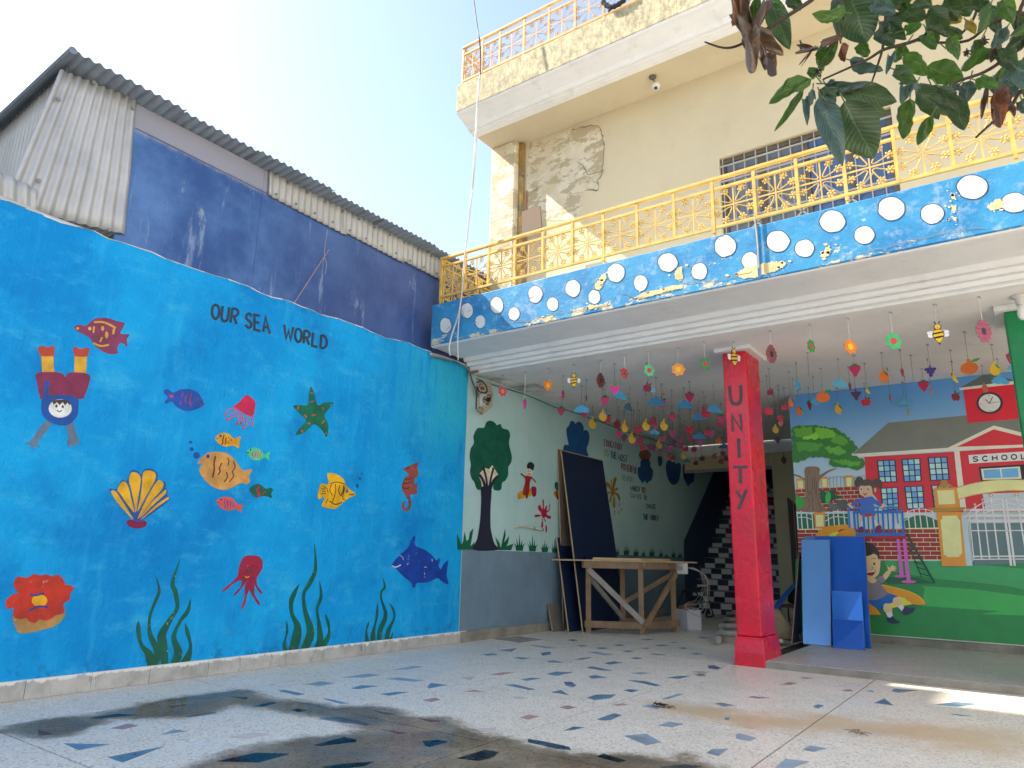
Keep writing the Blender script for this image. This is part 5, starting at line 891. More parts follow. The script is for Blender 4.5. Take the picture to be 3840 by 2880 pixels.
for x in (1288,1400): f.ell(c, x, 330, 20, 24, wh, n=12); f.up().ell(c, x, 332, 13, 18, blk, n=12); f.lv -= .0005
f.line(c, ((1320,400),(1350,415),(1388,392)), 8, print_('7a2030')); f.poly(c, [(1325,405),(1355,415),(1380,400),(1358,432),(1335,430)], print_('9c3040')); f.line(c, ((1328,370),(1315,378)), 4, ol)
f.build('banner_girl', muralw, 'printed girl with pigtails and blue jumper')
f = bfig(.0245); bl = print_('1a66b0')
f.line(c, ((1150,715),(1988,705)), 42, bl, False); f.line(c, ((1188,1083),(2012,1078)), 48, bl, False)
f.up()
for a, b in ((1165,1198),(1322,1345),(1478,1502),(1642,1665),(1812,1828),(1965,1994)): f.line(c, ((a,712),(b,1090)), 36, bl, False)
f.poly(c, [(1180,1108),(2028,1105),(2040,1150),(1340,1158),(1180,1158)], print_('9a2330'), False)
f.poly(c, [(520,1125),(600,1020),(720,950),(880,930),(1060,918),(1072,985),(950,1000),(870,1060),(740,1125)], print_('d2851f')); f.up().poly(c, [(740,1125),(800,1060),(925,1045),(870,1125)], print_('d9c62e')); f.up().poly(c, [(870,1130),(940,1030),(1040,995),(1165,985),(1178,1130)], print_('d2851f'))
c = 'b5'; pk = print_('bb5aa6'); lg = print_('1c4734')
f.line(c, ((925,0),(1408,862)), 34, lg, False); f.line(c, ((950,160),(1188,770)), 18, lg, False)
for a, b, x2, y2 in ((945,215,1035,238),(960,300,1090,332),(1015,395,1145,432),(1050,490,1195,532),(1100,585,1255,628),(1150,685,1315,738)): f.line(c, ((a,b),(x2,y2)), 17, lg, False)
f.poly(c, [(752,100),(805,100),(875,740),(808,740)], pk, False); f.poly(c, [(855,97),(912,97),(997,835),(925,838)], pk, False); f.ell(c, 815, 740, 100, 24, pk); f.ell(c, 962, 836, 128, 26, pk)
f.poly(c, [(490,885),(800,950),(1050,1030),(1180,1110),(1250,1222),(1030,1222),(880,1120),(600,1030)], print_('d0882a'), n=3); f.poly(c, [(250,1180),(400,1290),(487,1405),(250,1405)], print_('d0882a'), False); f.up().poly(c, [(740,1080),(880,1112),(1030,1222),(680,1290),(600,1200)], print_('d3cc4c'), False)
f.line(c, ((495,890),(800,955),(1045,1035),(1172,1115),(1238,1220)), 16, print_('dcae30')); f.build('banner_playground', muralw, 'printed slide, blue railing and ladder')
f = bfig(.0285); sk2 = print_('cbae80'); nvs = print_('27354a')
f.poly(c, [(515,735),(600,640),(655,660),(600,765),(550,805)], sk2); f.poly(c, [(588,545),(630,600),(690,538),(705,570),(752,570),(722,595),(757,605),(718,622),(747,645),(690,648),(640,665),(605,620)], sk2, False)
f.poly(c, [(690,1130),(760,1088),(812,1130),(852,1225),(780,1272),(730,1240),(680,1180)], sk2); f.poly(c, [(518,1290),(530,1230),(600,1203),(662,1240),(672,1352),(568,1368)], sk2)
f.up().poly(c, [(778,1272),(850,1222),(890,1290),(886,1332),(840,1338)], wh, False); f.poly(c, [(565,1370),(675,1352),(688,1430),(640,1458),(600,1442)], wh, False)
f.up().poly(c, [(848,1350),(900,1270),(980,1282),(1062,1280),(1030,1350),(900,1412)], nvs); f.poly(c, [(588,1452),(640,1455),(690,1428),(740,1490),(822,1535),(700,1558),(600,1522)], nvs)
f.poly(c, [(240,1150),(420,1145),(590,1040),(700,1060),(772,1090),(700,1120),(685,1190),(640,1212),(540,1215),(515,1312),(420,1300),(330,1230)], print_('1a5ca4'), n=3)
f.up().poly(c, [(200,790),(300,830),(390,830),(400,780),(510,735),(550,820),(490,872),(560,980),(597,1045),(500,1110),(400,1150),(290,1152),(200,1100)], print_('79727f'), n=3); f.up().poly(c, [(255,790),(390,780),(400,830),(360,858),(300,850)], sk2)
f.up().poly(c, [(180,360),(320,350),(410,380),(440,460),(472,540),(452,680),(400,750),(330,778),(180,765)], sk2); f.ell(c, 460, 487, 18, 42, sk2)
f.up().poly(c, [(150,165),(300,170),(400,240),(452,340),(456,450),(438,420),(400,350),(355,330),(320,372),(160,388)], print_('2d2c2e'), n=3)
f.poly(c, [(180,650),(310,655),(388,628),(372,690),(330,732),(250,715)], print_('83202a')); f.up().poly(c, [(180,650),(310,656),(384,632),(372,664),(250,682)], wh, False); f.ell(c, 368, 527, 17, 24, blk)
f.line(c, ((318,565),(348,590),(346,615),(315,630)), 7, ol); f.line(c, ((318,445),(350,432),(400,446)), 8, ol); f.line(c, ((450,820),(490,870)), 5, ol); f.line(c, ((470,960),(440,1030),(370,1060)), 7, print_('5f5866')); f.build('banner_boy', muralw, 'printed laughing boy in grey shirt on the slide')
# ------------------------------------------------------------------ paper cut-outs hanging from the hall ceiling
CZ = 3.1
def foam(h): return M('craft_paper_'+h, h, .62, .06, 12, .06, 50)
m_thr, m_thw = M('thread_dark', '66615c', .8), M('string_white', 'd6d2c8', .8)
SH = {}
def cut(key, P, col, th=.005, y=0, sm=True):        # shared outline, local x right, z up, facing -y
    k = (key, col)
    if k not in SH:
        Q = smooth_closed([(a, b, 0) for a, b in P], 3) if sm else [Vector((a, b, 0)) for a, b in P]
        SH[k] = MB().prism([(q.x, y-th/2, q.y) for q in Q], (0, th, 0)).mesh(key, Vector(), foam(col))
    return SH[k]
def circ(cx, cy, rx, ry, n=12): return [(cx+rx*math.cos(2*math.pi*i/n), cy+ry*math.sin(2*math.pi*i/n)) for i in range(n)]
FLOW = [((.5 if i % 2 == 0 else .4)*math.cos(i*math.pi/7), (.5 if i % 2 == 0 else .4)*math.sin(i*math.pi/7)) for i in range(14)]
OUT = dict(
 strawberry=[('body', [(0,-.5),(-.2,-.25),(-.36,.08),(-.34,.28),(-.15,.34),(0,.3),(.15,.34),(.34,.28),(.36,.08),(.2,-.25)], 0, 0), ('leaf', [(-.3,.3),(-.12,.36),(-.16,.5),(0,.4),(.14,.5),(.12,.36),(.3,.3),(0,.24)], 1, -.004)],
 apple=[('body', [(0,.18),(-.2,.24),(-.4,.1),(-.4,-.2),(-.22,-.45),(0,-.4),(.22,-.45),(.4,-.2),(.4,.1),(.2,.24)], 0, 0), ('stem', [(-.05,.15),(.05,.15),(.07,.5),(-.07,.5)], 0, .001), ('leaf', [(.04,.2),(.2,.36),(.46,.36),(.3,.2)], 1, -.004)],
 orange=[('body', circ(0,-.1,.5,.4,14), 0, 0), ('stem', [(-.07,.25),(.07,.25),(.1,.5),(-.1,.5)], 0, .001), ('leaf', [(.05,.28),(.3,.46),(.68,.5),(.45,.3)], 1, -.004)],
 mango=[('body', [(-.05,.32),(-.24,.1),(-.3,-.15),(-.2,-.4),(.03,-.5),(.24,-.38),(.3,-.1),(.2,.12),(.06,.3)], 0, 0), ('stem', [(-.05,.26),(.06,.26),(.05,.5),(-.04,.5)], 0, .001), ('leaf', [(.04,.28),(.16,.2),(.3,-.04),(.14,.04)], 1, -.004)],
 cloud=[('body', [(-.7,-.3),(-.78,-.12),(-.6,.02),(-.5,.2),(-.28,.22),(-.12,.42),(.12,.42),(.26,.24),(.5,.22),(.58,.04),(.78,-.08),(.72,-.3),(.4,-.38),(.1,-.32),(-.2,-.38),(-.45,-.32)], 0, 0)],
 grapes=[('body', [(-.42,.2),(-.28,.28),(.28,.28),(.42,.2),(.36,.04),(.26,.0),(.28,-.14),(.14,-.2),(.14,-.36),(0,-.5),(-.14,-.36),(-.14,-.2),(-.28,-.14),(-.26,0),(-.36,.04)], 0, 0), ('stem', [(-.05,.25),(.05,.25),(.05,.5),(-.05,.5)], 0, .001)],
 banana=[('body', [(-.08,.5),(.02,.48),(.06,.2),(.2,-.1),(.34,-.34),(.3,-.46),(.12,-.4),(-.1,-.16),(-.14,.16)], 0, 0), ('leaf', [(-.1,.5),(-.2,.3),(-.16,.1),(-.06,.3)], 1, -.004)],
 flower=[('petals', FLOW, 0, 0), ('centre', circ(0,0,.19,.2), 1, -.005)],
 hive=[('body', [(-.12,.5),(.12,.5),(.2,.36),(.28,.34),(.3,.2),(.38,.18),(.38,.02),(.42,0),(.4,-.16),(.34,-.18),(.34,-.32),(.22,-.36),(.2,-.5),(-.2,-.5),(-.22,-.36),(-.34,-.32),(-.34,-.18),(-.4,-.16),(-.42,0),(-.38,.02),(-.38,.18),(-.3,.2),(-.28,.34),(-.2,.36)], 0, 0), ('door', circ(0,-.02,.12,.17), 1, -.005)]+[('ridge', [(-.36+.1*abs(i-1),.3-.22*i),(.36-.1*abs(i-1),.33-.22*i),(.36-.1*abs(i-1),.315-.22*i),(-.36+.1*abs(i-1),.285-.22*i)], 2, -.004) for i in range(4)],
 bee=[('wing', circ(-.3,.08,.15,.09), 1, .002), ('wing', circ(.3,.08,.15,.09), 1, .002), ('wing', circ(-.3,-.06,.13,.09), 1, .002), ('wing', circ(.3,-.06,.13,.09), 1, .002), ('outline', [(0,.5),(-.15,.42),(-.15,.28),(-.12,.22),(-.23,.05),(-.21,-.16),(-.06,-.4),(0,-.52),(.06,-.4),(.21,-.16),(.23,.05),(.12,.22),(.15,.28),(.15,.42)], 2, 0), ('body', [(0,.2),(-.13,.18),(-.2,.04),(-.18,-.16),(0,-.42),(.18,-.16),(.2,.04),(.13,.18)], 0, -.005), ('head', circ(0,.35,.125,.115), 0, -.005), ('stripe', [(-.19,.05),(.2,.11),(.2,.05),(-.2,-.01)], 2, -.009), ('stripe', [(-.18,-.14),(.18,-.09),(.16,-.16),(-.15,-.21)], 2, -.009), ('antenna', [(-.05,.44),(-.03,.44),(-.08,.6),(-.12,.58)], 2, -.002), ('antenna', [(.05,.44),(.03,.44),(.08,.6),(.12,.58)], 2, -.002), ('eye', circ(-.045,.37,.03,.034,8), 1, -.009), ('eye', circ(.045,.37,.03,.034,8), 1, -.009), ('pupil', circ(-.04,.365,.013,.015,6), 2, -.013), ('pupil', circ(.05,.365,.013,.015,6), 2, -.013), ('mouth', circ(0,.295,.022,.026,6), 3, -.009)])
TOPV = dict(strawberry=.42, apple=.5, orange=.5, mango=.5, cloud=.42, grapes=.5, banana=.5, flower=.5, hive=.5, bee=.5)
CAT = dict(strawberry='paper strawberry', apple='paper apple', orange='paper orange', mango='paper mango', cloud='paper cloud', grapes='paper grapes', banana='paper banana', flower='paper flower', hive='paper beehive', bee='paper bee')
thr = [MB().tube([(0,0,-1),(0,0,0)], .0017, 4).mesh('thread', Vector(), m_thr), MB().tube([(0,0,-1),(0,0,0)], .003, 4).mesh('thread', Vector(), m_thw)]
hookm = MB().tube([(-.012,0,-.012),(-.006,0,0),(.008,0,-.003),(.016,0,-.018)], .0028, 4).mesh('hook', Vector(), m_thr)
NH = [0]
def hang(kind, cols, k, hook, item, h, turn, label, white=False, drop=None, group=None):
    f = K[k]; ix, iy = f(*item); sc = f(1,0)[0]-f(0,0)[0]; hpx = h*sc
    if hook:
        H = at(*f(*hook), 'z', CZ-.002); lo, hi = .6, CZ
        for _ in range(40):
            z = (lo+hi)/2
            if proj((H.x, H.y, z))[1] > iy: lo = z
            else: hi = z
        zc = z
        H.x += 0
    else:
        zc = CZ-drop; p = at(ix, iy, 'z', zc); H = Vector((p.x, p.y, CZ-.002))
    if H.y > 12.9: H.y = 12.9
    size = hpx*depth((H.x, H.y, zc))/FPX
    d = (EYE-H); a = math.atan2(d.x, -d.y)+R(turn)
    t = thing('hanging_'+kind, label, CAT[kind], H, group or 'paper cut-outs hanging from the hall ceiling'); t.rotation_euler = (0, 0, a)
    L = max(.03, H.z-zc-TOPV[kind]*size)
    o = inst('thread', thr[1 if white else 0], t, H); o.location = (0, 0, 0); o.scale = (1, 1, L)
    o = inst('hook', hookm, t, H); o.location = (0, 0, 0)
    for n, (nm, P, ci, y) in enumerate(OUT[kind]):
        me = cut(kind+'_'+nm+str(n), P, cols[min(ci, len(cols)-1)], .012 if nm in ('body','petals','outline') else .006, y*1.6 if nm not in ('body','petals') or kind == 'bee' else 0)
        if n == 0 or kind == 'bee': o = inst(nm, me, t, H); o.location = (0, 0, zc-H.z); o.scale = (size, .35, size); main = o
        else: o = inst(nm, me, main, H); o.location = (0, 0, 0)
    NH[0] += 1; return t
GL, GD = '3f9b57', '2f6e45'
PINK, RED, MAR, ORG_, YEL, SKY, BRN = 'd83a78', 'd02a45', '8f2340', 'e0702a', 'e0b33a', '4fa9d8', '6e3f3c'
BEE = ['f0c32c', 'e8e8f0', '2b2b26', 'd0702c']
A, B = 'hA', 'hB'
def bare(k, hook, end, label):
    H = at(*K[k](*hook), 'z', CZ-.002); E = at(*K[k](*end), 'y', H.y); t = thing('hanging_thread', label, 'thread', H)
    o = inst('thread', thr[0], t, H); o.location = (0,0,0); o.scale = (1,1,max(.05, H.z-E.z)); o = inst('hook', hookm, t, H); o.location = (0,0,0)
for a in (
 ('flower', [ 'c9506c', 'e89a5c'], A, (60,245), (52,385), 95, 35, 'dusty pink paper flower beside the electricity box', True),
 ('strawberry', ['cf4fa0', GD], A, (253,215), (268,495), 100, 62, 'narrow magenta paper strawberry low against the teal wall, nearest the sea mural', True),
 ('flower', ['e8863c', 'f0c83a'], A, (450,185), (443,335), 108, 38, 'orange paper flower left of the leftmost bee', True),
 ('bee', BEE, A, (673,150), (670,295), 130, 5, 'paper bee hanging over the teal wall, leftmost of the bees', True),
 ('hive', ['6b3c38', '3a2426', '4a2a28'], A, (902,115), (880,290), 130, 50, 'dark brown paper beehive right of the leftmost bee', True),
 ('flower', ['e03a5c', '2f8a5c'], A, (1108,70), (1125,228), 105, 52, 'red paper flower with green centre', True),
 ('flower', ['5ccf9c', 'e0405c'], A, (1318,35), (1333,205), 115, 36, 'mint paper flower with pink centre left of the big orange flower', True),
 ('flower', ['f09a50', 'f4d02c'], A, (1568,5), (1576,197), 122, 8, 'large orange paper flower with yellow centre left of the red column', True),
 ('flower', ['3f9a5c', 'e0405c'], A, (1798,-45), (1800,150), 115, 45, 'green paper flower just left of the red column top', True),
 ('bee', BEE, A, (2050,-45), (2058,95), 165, 45, 'paper bee hanging in front of the red column', True),
 ('hive', ['8a5358', '3a3038', '5f3a40'], B, (185,295), (192,482), 148, 50, 'mauve brown paper beehive just right of the red column', True),
 ('flower', ['3a9a50', 'e0405c'], B, (500,245), (515,420), 118, 60, 'green paper flower seen nearly edge on, right of the column beehive', True),
 ('flower', ['f08a3c', 'f0d03a'], B, (805,195), (835,425), 128, 40, 'orange paper flower right of the red column', True),
 ('flower', ['46c47c', 'e84a60'], B, (1145,148), (1180,382), 146, 36, 'large mint green paper flower in the middle of the verandah', True),
 ('bee', BEE, B, (1498,85), (1515,325), 175, 12, 'largest paper bee, over the verandah right of the mint flower', True),
 ('hive', ['a85a72', '44404c', '6f3a4c'], B, (1850,25), (1912,300), 182, 48, 'pink paper beehive beside the green column', True),
 ('apple', [MAR, GD], B, (175,597), (185,785), 62, 20, 'dark red paper apple under the column beehive', False),
 ('apple', ['c8304c', GD], B, (155,655), (175,935), 84, 25, 'red paper apple low beside the red column', False),
 ('cloud', [SKY], B, (392,548), (405,730), 100, 72, 'blue paper cloud turned edge on beside the red column', False),
 ('mango', [ORG_, GD], B, (335,620), (343,865), 84, 45, 'orange paper mango at the banner corner', False),
 ('mango', ['a8a040', GD], B, (362,672), (372,820), 74, 78, 'olive paper mango edge on near the banner corner', False),
 ('strawberry', [MAR, GD], B, (490,745), (500,890), 88, 60, 'dark paper strawberry edge on over the banner sky', False),
 ('cloud', [SKY], B, (527,660), (545,862), 70, 55, 'blue paper cloud half hidden behind the leftmost big orange', False),
 ('orange', ['e8742c', GL], B, (588,595), (602,820), 100, 0, 'large orange paper tangerine with leaf over the banner tree side', False),
 ('cloud', ['5fb4d6'], B, (725,520), (755,718), 100, 45, 'pale blue paper cloud left of the crimson strawberry', False),
 ('strawberry', ['a04058', GD], B, (808,582), (818,745), 78, 72, 'paper strawberry edge on beside the pale cloud', False),
 ('strawberry', ['c22a62', GD], B, (853,490), (858,610), 112, 10, 'crimson paper strawberry under the orange flower', False),
 ('grapes', ['5a3458'], B, (858,655), (865,810), 92, 8, 'dark purple paper grapes under the crimson strawberry', False),
 ('banana', [YEL, GD], B, (938,555), (968,775), 66, 10, 'yellow paper banana above the red apple', False),
 ('mango', [YEL, GD], B, (715,755), (740,915), 98, 30, 'yellow paper mango over the banner sky', False),
 ('apple', ['cf2c3c', GD], B, (935,715), (965,862), 80, 0, 'red paper apple with leaf stacked above an orange mango', False),
 ('mango', ['e06a34', GD], B, (940,790), (948,945), 84, 15, 'orange paper mango below the red apple', False),
 ('mango', ['e4762c', GD], B, (1073,470), (1103,655), 118, 10, 'big orange paper mango under the mint flower', False),
 ('strawberry', ['c0353c', GD], B, (1118,592), (1135,835), 66, 75, 'red paper strawberry edge on, low over the banner sky', False),
 ('strawberry', ['b83a50', GD], B, (1220,445), (1238,630), 74, 65, 'red paper strawberry edge on with green leaf, under the mint flower', False),
 ('cloud', ['5aa6cc'], B, (1240,705), (1265,870), 66, 10, 'faint blue paper cloud against the banner sky', False),
 ('mango', ['a8a23c', GD], B, (1255,655), (1266,940), 80, 75, 'yellow green paper mango edge on, lowest over the banner sky', False),
 ('strawberry', ['c4285c', GD], B, (1395,600), (1410,735), 104, 8, 'crimson paper strawberry left of the purple grapes', False),
 ('grapes', ['4a3a86'], B, (1440,405), (1463,620), 98, 8, 'violet paper grapes below the largest bee', False),
 ('mango', ['d86a44', GD], B, (1440,520), (1463,768), 74, 75, 'orange paper mango edge on below the violet grapes', False),
 ('banana', ['e6c02c', GD], B, (1622,450), (1655,672), 92, 30, 'yellow paper banana left of the large tangerine', False),
 ('apple', ['7f2430', GD], B, (1630,540), (1668,820), 84, 40, 'dark red paper apple low beside the printed clock tower', False),
 ('orange', ['f0782c', '6fae3f'], B, (1735,305), (1765,585), 122, 0, 'largest orange paper tangerine with light green leaf', False),
 ('mango', ['ecc42c', GL], B, (1950,405), (1975,598), 118, 5, 'large yellow paper mango above the printed clock', False),
 ('mango', ['cc6a50', GD], B, (1873,572), (1897,750), 86, 40, 'dull red paper mango over the printed tower roof', False),
 ('cloud', [SKY], B, (1995,520), (2020,690), 96, 40, 'blue paper cloud right of the large yellow mango', False),
 ('strawberry', ['b8305c', GD], B, (2075,310), (2103,520), 112, 48, 'crimson paper strawberry touching the green column', False),
 ('cloud', ['58aedb'], B, (2100,440), (2122,592), 62, 40, 'small blue paper cloud half hidden by the green column', False),
 ('apple', ['cf3c58', GD], B, (295,750), (300,905), 64, 0, 'pink red paper apple at the left edge of the banner', False),
 ('mango', ['e07a3c', GD], B, (405,770), (420,930), 92, 30, 'orange paper mango low at the left of the banner', False),
 ('strawberry', [PINK, GD], A, (580,245), (575,415), 90, 72, 'pink paper strawberry edge on left of the leftmost bee', False),
 ('strawberry', ['b8436c', GD], A, (565,430), (563,555), 90, 8, 'rose paper strawberry low below the leftmost bee', False),
 ('strawberry', [MAR, GD], A, (780,280), (780,448), 58, 75, 'small maroon paper strawberry edge on right of the leftmost bee', False),
 ('cloud', ['55aede'], A, (740,335), (740,538), 88, 0, 'blue paper cloud under the leftmost bee', False),
 ('strawberry', ['b04468', GD], A, (765,430), (768,585), 76, 10, 'dull rose paper strawberry behind the cloud under the bee', False),
 ('mango', ['dcb23c', GD], A, (835,515), (837,655), 112, 10, 'yellow paper mango nearest the teal wall', False),
 ('strawberry', ['e03a9a', GL], A, (1025,145), (1033,365), 104, 8, 'bright magenta paper strawberry left of the red flower', False),
 ('cloud', [SKY], A, (1073,200), (1060,420), 96, 48, 'blue paper cloud behind the bright magenta strawberry', False),
 ('strawberry', ['d44880', GD], A, (940,310), (940,465), 104, 10, 'pink paper strawberry below the dark beehive', False),
 ('mango', ['dcb03a', SKY], A, (922,365), (918,590), 110, 5, 'yellow paper mango with a blue patch left of the red apple', False),
 ('apple', ['cc3a50', GD], A, (955,500), (950,620), 86, 0, 'red paper apple beside the blue patched mango', False),
 ('cloud', ['3f86b4'], A, (1140,400), (1135,520), 88, 60, 'deep blue paper cloud edge on behind the magenta strawberry', False),
 ('mango', ['9c4a54', GD], A, (1155,345), (1158,505), 70, 75, 'dull red paper mango edge on beside the deep blue cloud', False),
 ('apple', [MAR, GD], A, (1303,140), (1288,350), 92, 30, 'maroon paper apple behind the blue cloud under the mint flower', False),
 ('cloud', ['6fc0ec'], A, (1312,150), (1328,355), 96, 42, 'light blue paper cloud under the mint flower', False),
 ('cloud', ['3f86b8'], A, (1380,262), (1383,472), 104, 25, 'blue grey paper cloud left of the scarlet apple', False),
 ('apple', ['c62a40', GD], A, (1427,320), (1445,480), 100, 30, 'scarlet paper apple under the large orange flower', False),
 ('cloud', ['3f97c8'], A, (1622,355), (1622,498), 88, 8, 'wide blue paper cloud left of the red column', False),
 ('strawberry', ['b82f60', GD], A, (1668,297), (1673,432), 102, 5, 'crimson paper strawberry right of the wide blue cloud', False),
 ('cloud', ['4ba2d4'], A, (1875,330), (1870,535), 98, 40, 'blue paper cloud touching the red column', False),
 ('cloud', ['3f9ad0'], A, (1750,470), (1760,605), 78, 5, 'broad blue paper cloud low beside the red column', False),
 ('strawberry', ['c0456c', GD], A, (1787,385), (1790,545), 92, 60, 'rose paper strawberry edge on above the broad low cloud', False),
 ('apple', ['c83248', GD], A, (1803,425), (1803,575), 92, 10, 'red paper apple at the end of the broad low cloud', False),
 ('strawberry', ['c85078', GD], A, (1940,490), (1940,625), 100, 10, 'pink paper strawberry closest to the red column', False),
 ('strawberry', ['b84a66', GD], A, (1925,535), (1920,680), 72, 15, 'dull pink paper strawberry low beside the red column', False)): hang(*a)
bare(B, (483,470), (492,665), 'bare thread hanging beside the column beehive'); bare(B, (1305,490), (1320,700), 'bare thread hanging left of the violet grapes')
DEEP = 'dense far cluster of paper cut-outs'
far = dict(strawberry='small paper strawberry, %s in the far hall cluster', apple='small red paper apple, %s in the far hall cluster', mango='small yellow paper mango, %s in the far hall cluster', cloud='small blue paper cloud, %s in the far hall cluster', orange='small paper tangerine, %s in the far hall cluster')
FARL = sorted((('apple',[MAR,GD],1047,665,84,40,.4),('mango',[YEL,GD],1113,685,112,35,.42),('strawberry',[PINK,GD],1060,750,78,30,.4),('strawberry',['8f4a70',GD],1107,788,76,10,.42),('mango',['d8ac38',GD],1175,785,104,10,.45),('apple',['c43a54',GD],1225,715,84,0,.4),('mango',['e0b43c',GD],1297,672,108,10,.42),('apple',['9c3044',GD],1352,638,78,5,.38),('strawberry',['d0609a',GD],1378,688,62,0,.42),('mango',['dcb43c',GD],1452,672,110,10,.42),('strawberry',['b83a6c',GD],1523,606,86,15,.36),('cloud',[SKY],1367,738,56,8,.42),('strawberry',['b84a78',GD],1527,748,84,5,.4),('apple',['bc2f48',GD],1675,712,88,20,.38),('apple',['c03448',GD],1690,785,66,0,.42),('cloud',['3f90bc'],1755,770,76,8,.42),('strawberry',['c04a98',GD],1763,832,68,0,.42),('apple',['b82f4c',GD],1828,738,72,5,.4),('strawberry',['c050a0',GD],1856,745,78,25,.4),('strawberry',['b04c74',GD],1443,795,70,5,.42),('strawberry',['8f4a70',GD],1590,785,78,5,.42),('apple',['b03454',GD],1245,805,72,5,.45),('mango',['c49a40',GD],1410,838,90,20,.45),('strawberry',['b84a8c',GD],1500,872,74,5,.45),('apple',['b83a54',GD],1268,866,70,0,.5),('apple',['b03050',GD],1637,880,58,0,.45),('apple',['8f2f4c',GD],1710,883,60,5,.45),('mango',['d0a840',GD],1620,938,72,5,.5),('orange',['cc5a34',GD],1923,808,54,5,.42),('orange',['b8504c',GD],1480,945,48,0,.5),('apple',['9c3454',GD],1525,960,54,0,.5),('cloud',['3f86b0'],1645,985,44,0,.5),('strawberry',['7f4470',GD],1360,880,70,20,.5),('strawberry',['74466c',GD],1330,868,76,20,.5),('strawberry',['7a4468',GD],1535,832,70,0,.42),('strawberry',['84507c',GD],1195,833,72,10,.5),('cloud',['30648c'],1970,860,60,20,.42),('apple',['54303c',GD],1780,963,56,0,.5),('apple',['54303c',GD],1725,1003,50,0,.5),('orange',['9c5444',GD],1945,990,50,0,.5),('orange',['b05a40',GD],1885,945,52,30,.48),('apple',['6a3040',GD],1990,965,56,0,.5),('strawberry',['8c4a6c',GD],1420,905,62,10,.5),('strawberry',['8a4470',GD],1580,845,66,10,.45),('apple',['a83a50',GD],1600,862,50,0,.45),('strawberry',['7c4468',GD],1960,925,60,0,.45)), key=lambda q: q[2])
ORD = 'leftmost second third fourth fifth sixth seventh eighth ninth tenth eleventh twelfth thirteenth fourteenth fifteenth sixteenth seventeenth eighteenth'.split(); cnt = {}
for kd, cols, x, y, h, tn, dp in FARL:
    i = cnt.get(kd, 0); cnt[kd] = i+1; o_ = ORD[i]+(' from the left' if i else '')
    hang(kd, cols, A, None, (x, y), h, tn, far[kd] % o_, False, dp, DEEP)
for kd, cols, x, y, h, tn, dp, lb in (('apple',['c0304c',GD],60,510,62,10,.42,'red paper apple in the gap between column and banner'),('strawberry',['c8607c',GD],65,562,60,5,.45,'pale pink paper strawberry in the gap between column and banner'),('mango',['c49c40',GD],20,605,86,10,.45,'yellow paper mango in the gap beside the red column'),('strawberry',['6f4474',GD],38,705,74,5,.5,'dull purple paper strawberry in the gap beside the banner'),('mango',['5a5038',GD],92,875,80,20,.45,'dark paper mango against the beige back wall')):
    hang(kd, cols, 'b1', None, (x, y), h, tn, lb, False, dp)
# ------------------------------------------------------------------ things in the hall and on the verandah
def zat(x, y, py):                                # height on a vertical line that shows at photo row py
    lo, hi = -.5, 4
    for _ in range(40):
        z = (lo+hi)/2
        if proj((x, y, z))[1] > py: lo = z
        else: hi = z
    return z
m_wood, m_wood2 = M('sawn_timber', '8c7258', .75, .22, 5, .3, 40, streak=.15), M('pale_plywood', 'b79f78', .7, .12, 6, .2, 40)
TA, TB, TC = Vector((-4.82, 8.5, 0)), Vector((-4.22, 8.83, 0)), Vector((-4.06, 9.5, 0)); TD = TA+TC-TB
ZT = .905; tb = thing('work_bench', 'rough timber work bench with diagonal braces in the hall entrance', 'table', (TA+TC)/2)
tops = []
for p in (TA, TB, TC, TD): MB().bar(p+Vector((0,0,.002)), p+Vector((0,0,ZT-.075)), .068, .068, up=(1,.5,0)).build('leg', m_wood, tb, bevel=.004)
off = Vector((.04,-.045,0))
for a, b in ((TA,TB),(TB,TC),(TC,TD),(TD,TA)):
    d = (b-a).normalized(); n = Vector((d.y, -d.x, 0))*.05
    MB().bar(a-d*.06+n+Vector((0,0,ZT-.045)), b+d*.06+n+Vector((0,0,ZT-.045)), .028, .085).build('top_rail', m_wood, tb)
    if a is not TD: MB().bar(a-d*.05+n+Vector((0,0,.11)), b+d*.05+n+Vector((0,0,.11)), .026, .085).build('lower_rail', m_wood, tb)
    if a is TA: MB().bar(a+n*1.5+Vector((0,0,ZT-.1)), b+n*1.5+d*.02+Vector((0,0,.15)), .026, .07).build('brace', M('grey_timber', '9a9288', .8, .15, 6, .3), tb)
    elif a is TB: MB().bar(b+n*1.5+Vector((0,0,ZT-.12)), a+n*1.5-d*.02+Vector((0,0,.1)), .026, .075).build('brace', m_wood, tb)
    elif a is TC: MB().bar(a-n*.2+Vector((0,0,ZT-.15)), b-n*.2+Vector((0,0,.35)), .026, .06).build('brace', m_wood, tb)
    else: MB().bar(b-n*.2+Vector((0,0,ZT-.2)), a-n*.2+Vector((0,0,.15)), .026, .06).build('brace', M('grey_timber', '9a9288', .8, .15, 6, .3), tb)
e1_, e2_ = (TB-TA).normalized(), (TC-TB).normalized()
Q = [TA-e1_*.42-e2_*.1, TB+e1_*.1-e2_*.12, TC+e1_*.28+e2_*.1, TD-e1_*.1+e2_*.1]
MB().prism([q+Vector((0,0,ZT)) for q in Q], (0,0,.02)).build('bench_top', m_wood2, tb, bevel=.003)
pl = thing('loose_plank', 'pale plank lying on the work bench top', 'plank', TB)
Q = [TA+e1_*.1-e2_*.06, TB+e1_*.03-e2_*.06, TC-e1_*.02, TD+e1_*.15]
MB().prism([q+Vector((0,0,ZT+.0215)) for q in Q], (0,0,.028)).build('plank', M('fresh_pine', 'c2a678', .65, .1, 6, .2), pl)
sx = TC+e1_*.2-e2_*.12+Vector((0,0,ZT-.06))
sk_ = thing('extension_socket', 'white switched socket box with grey leads on the end of the work bench', 'socket', sx)
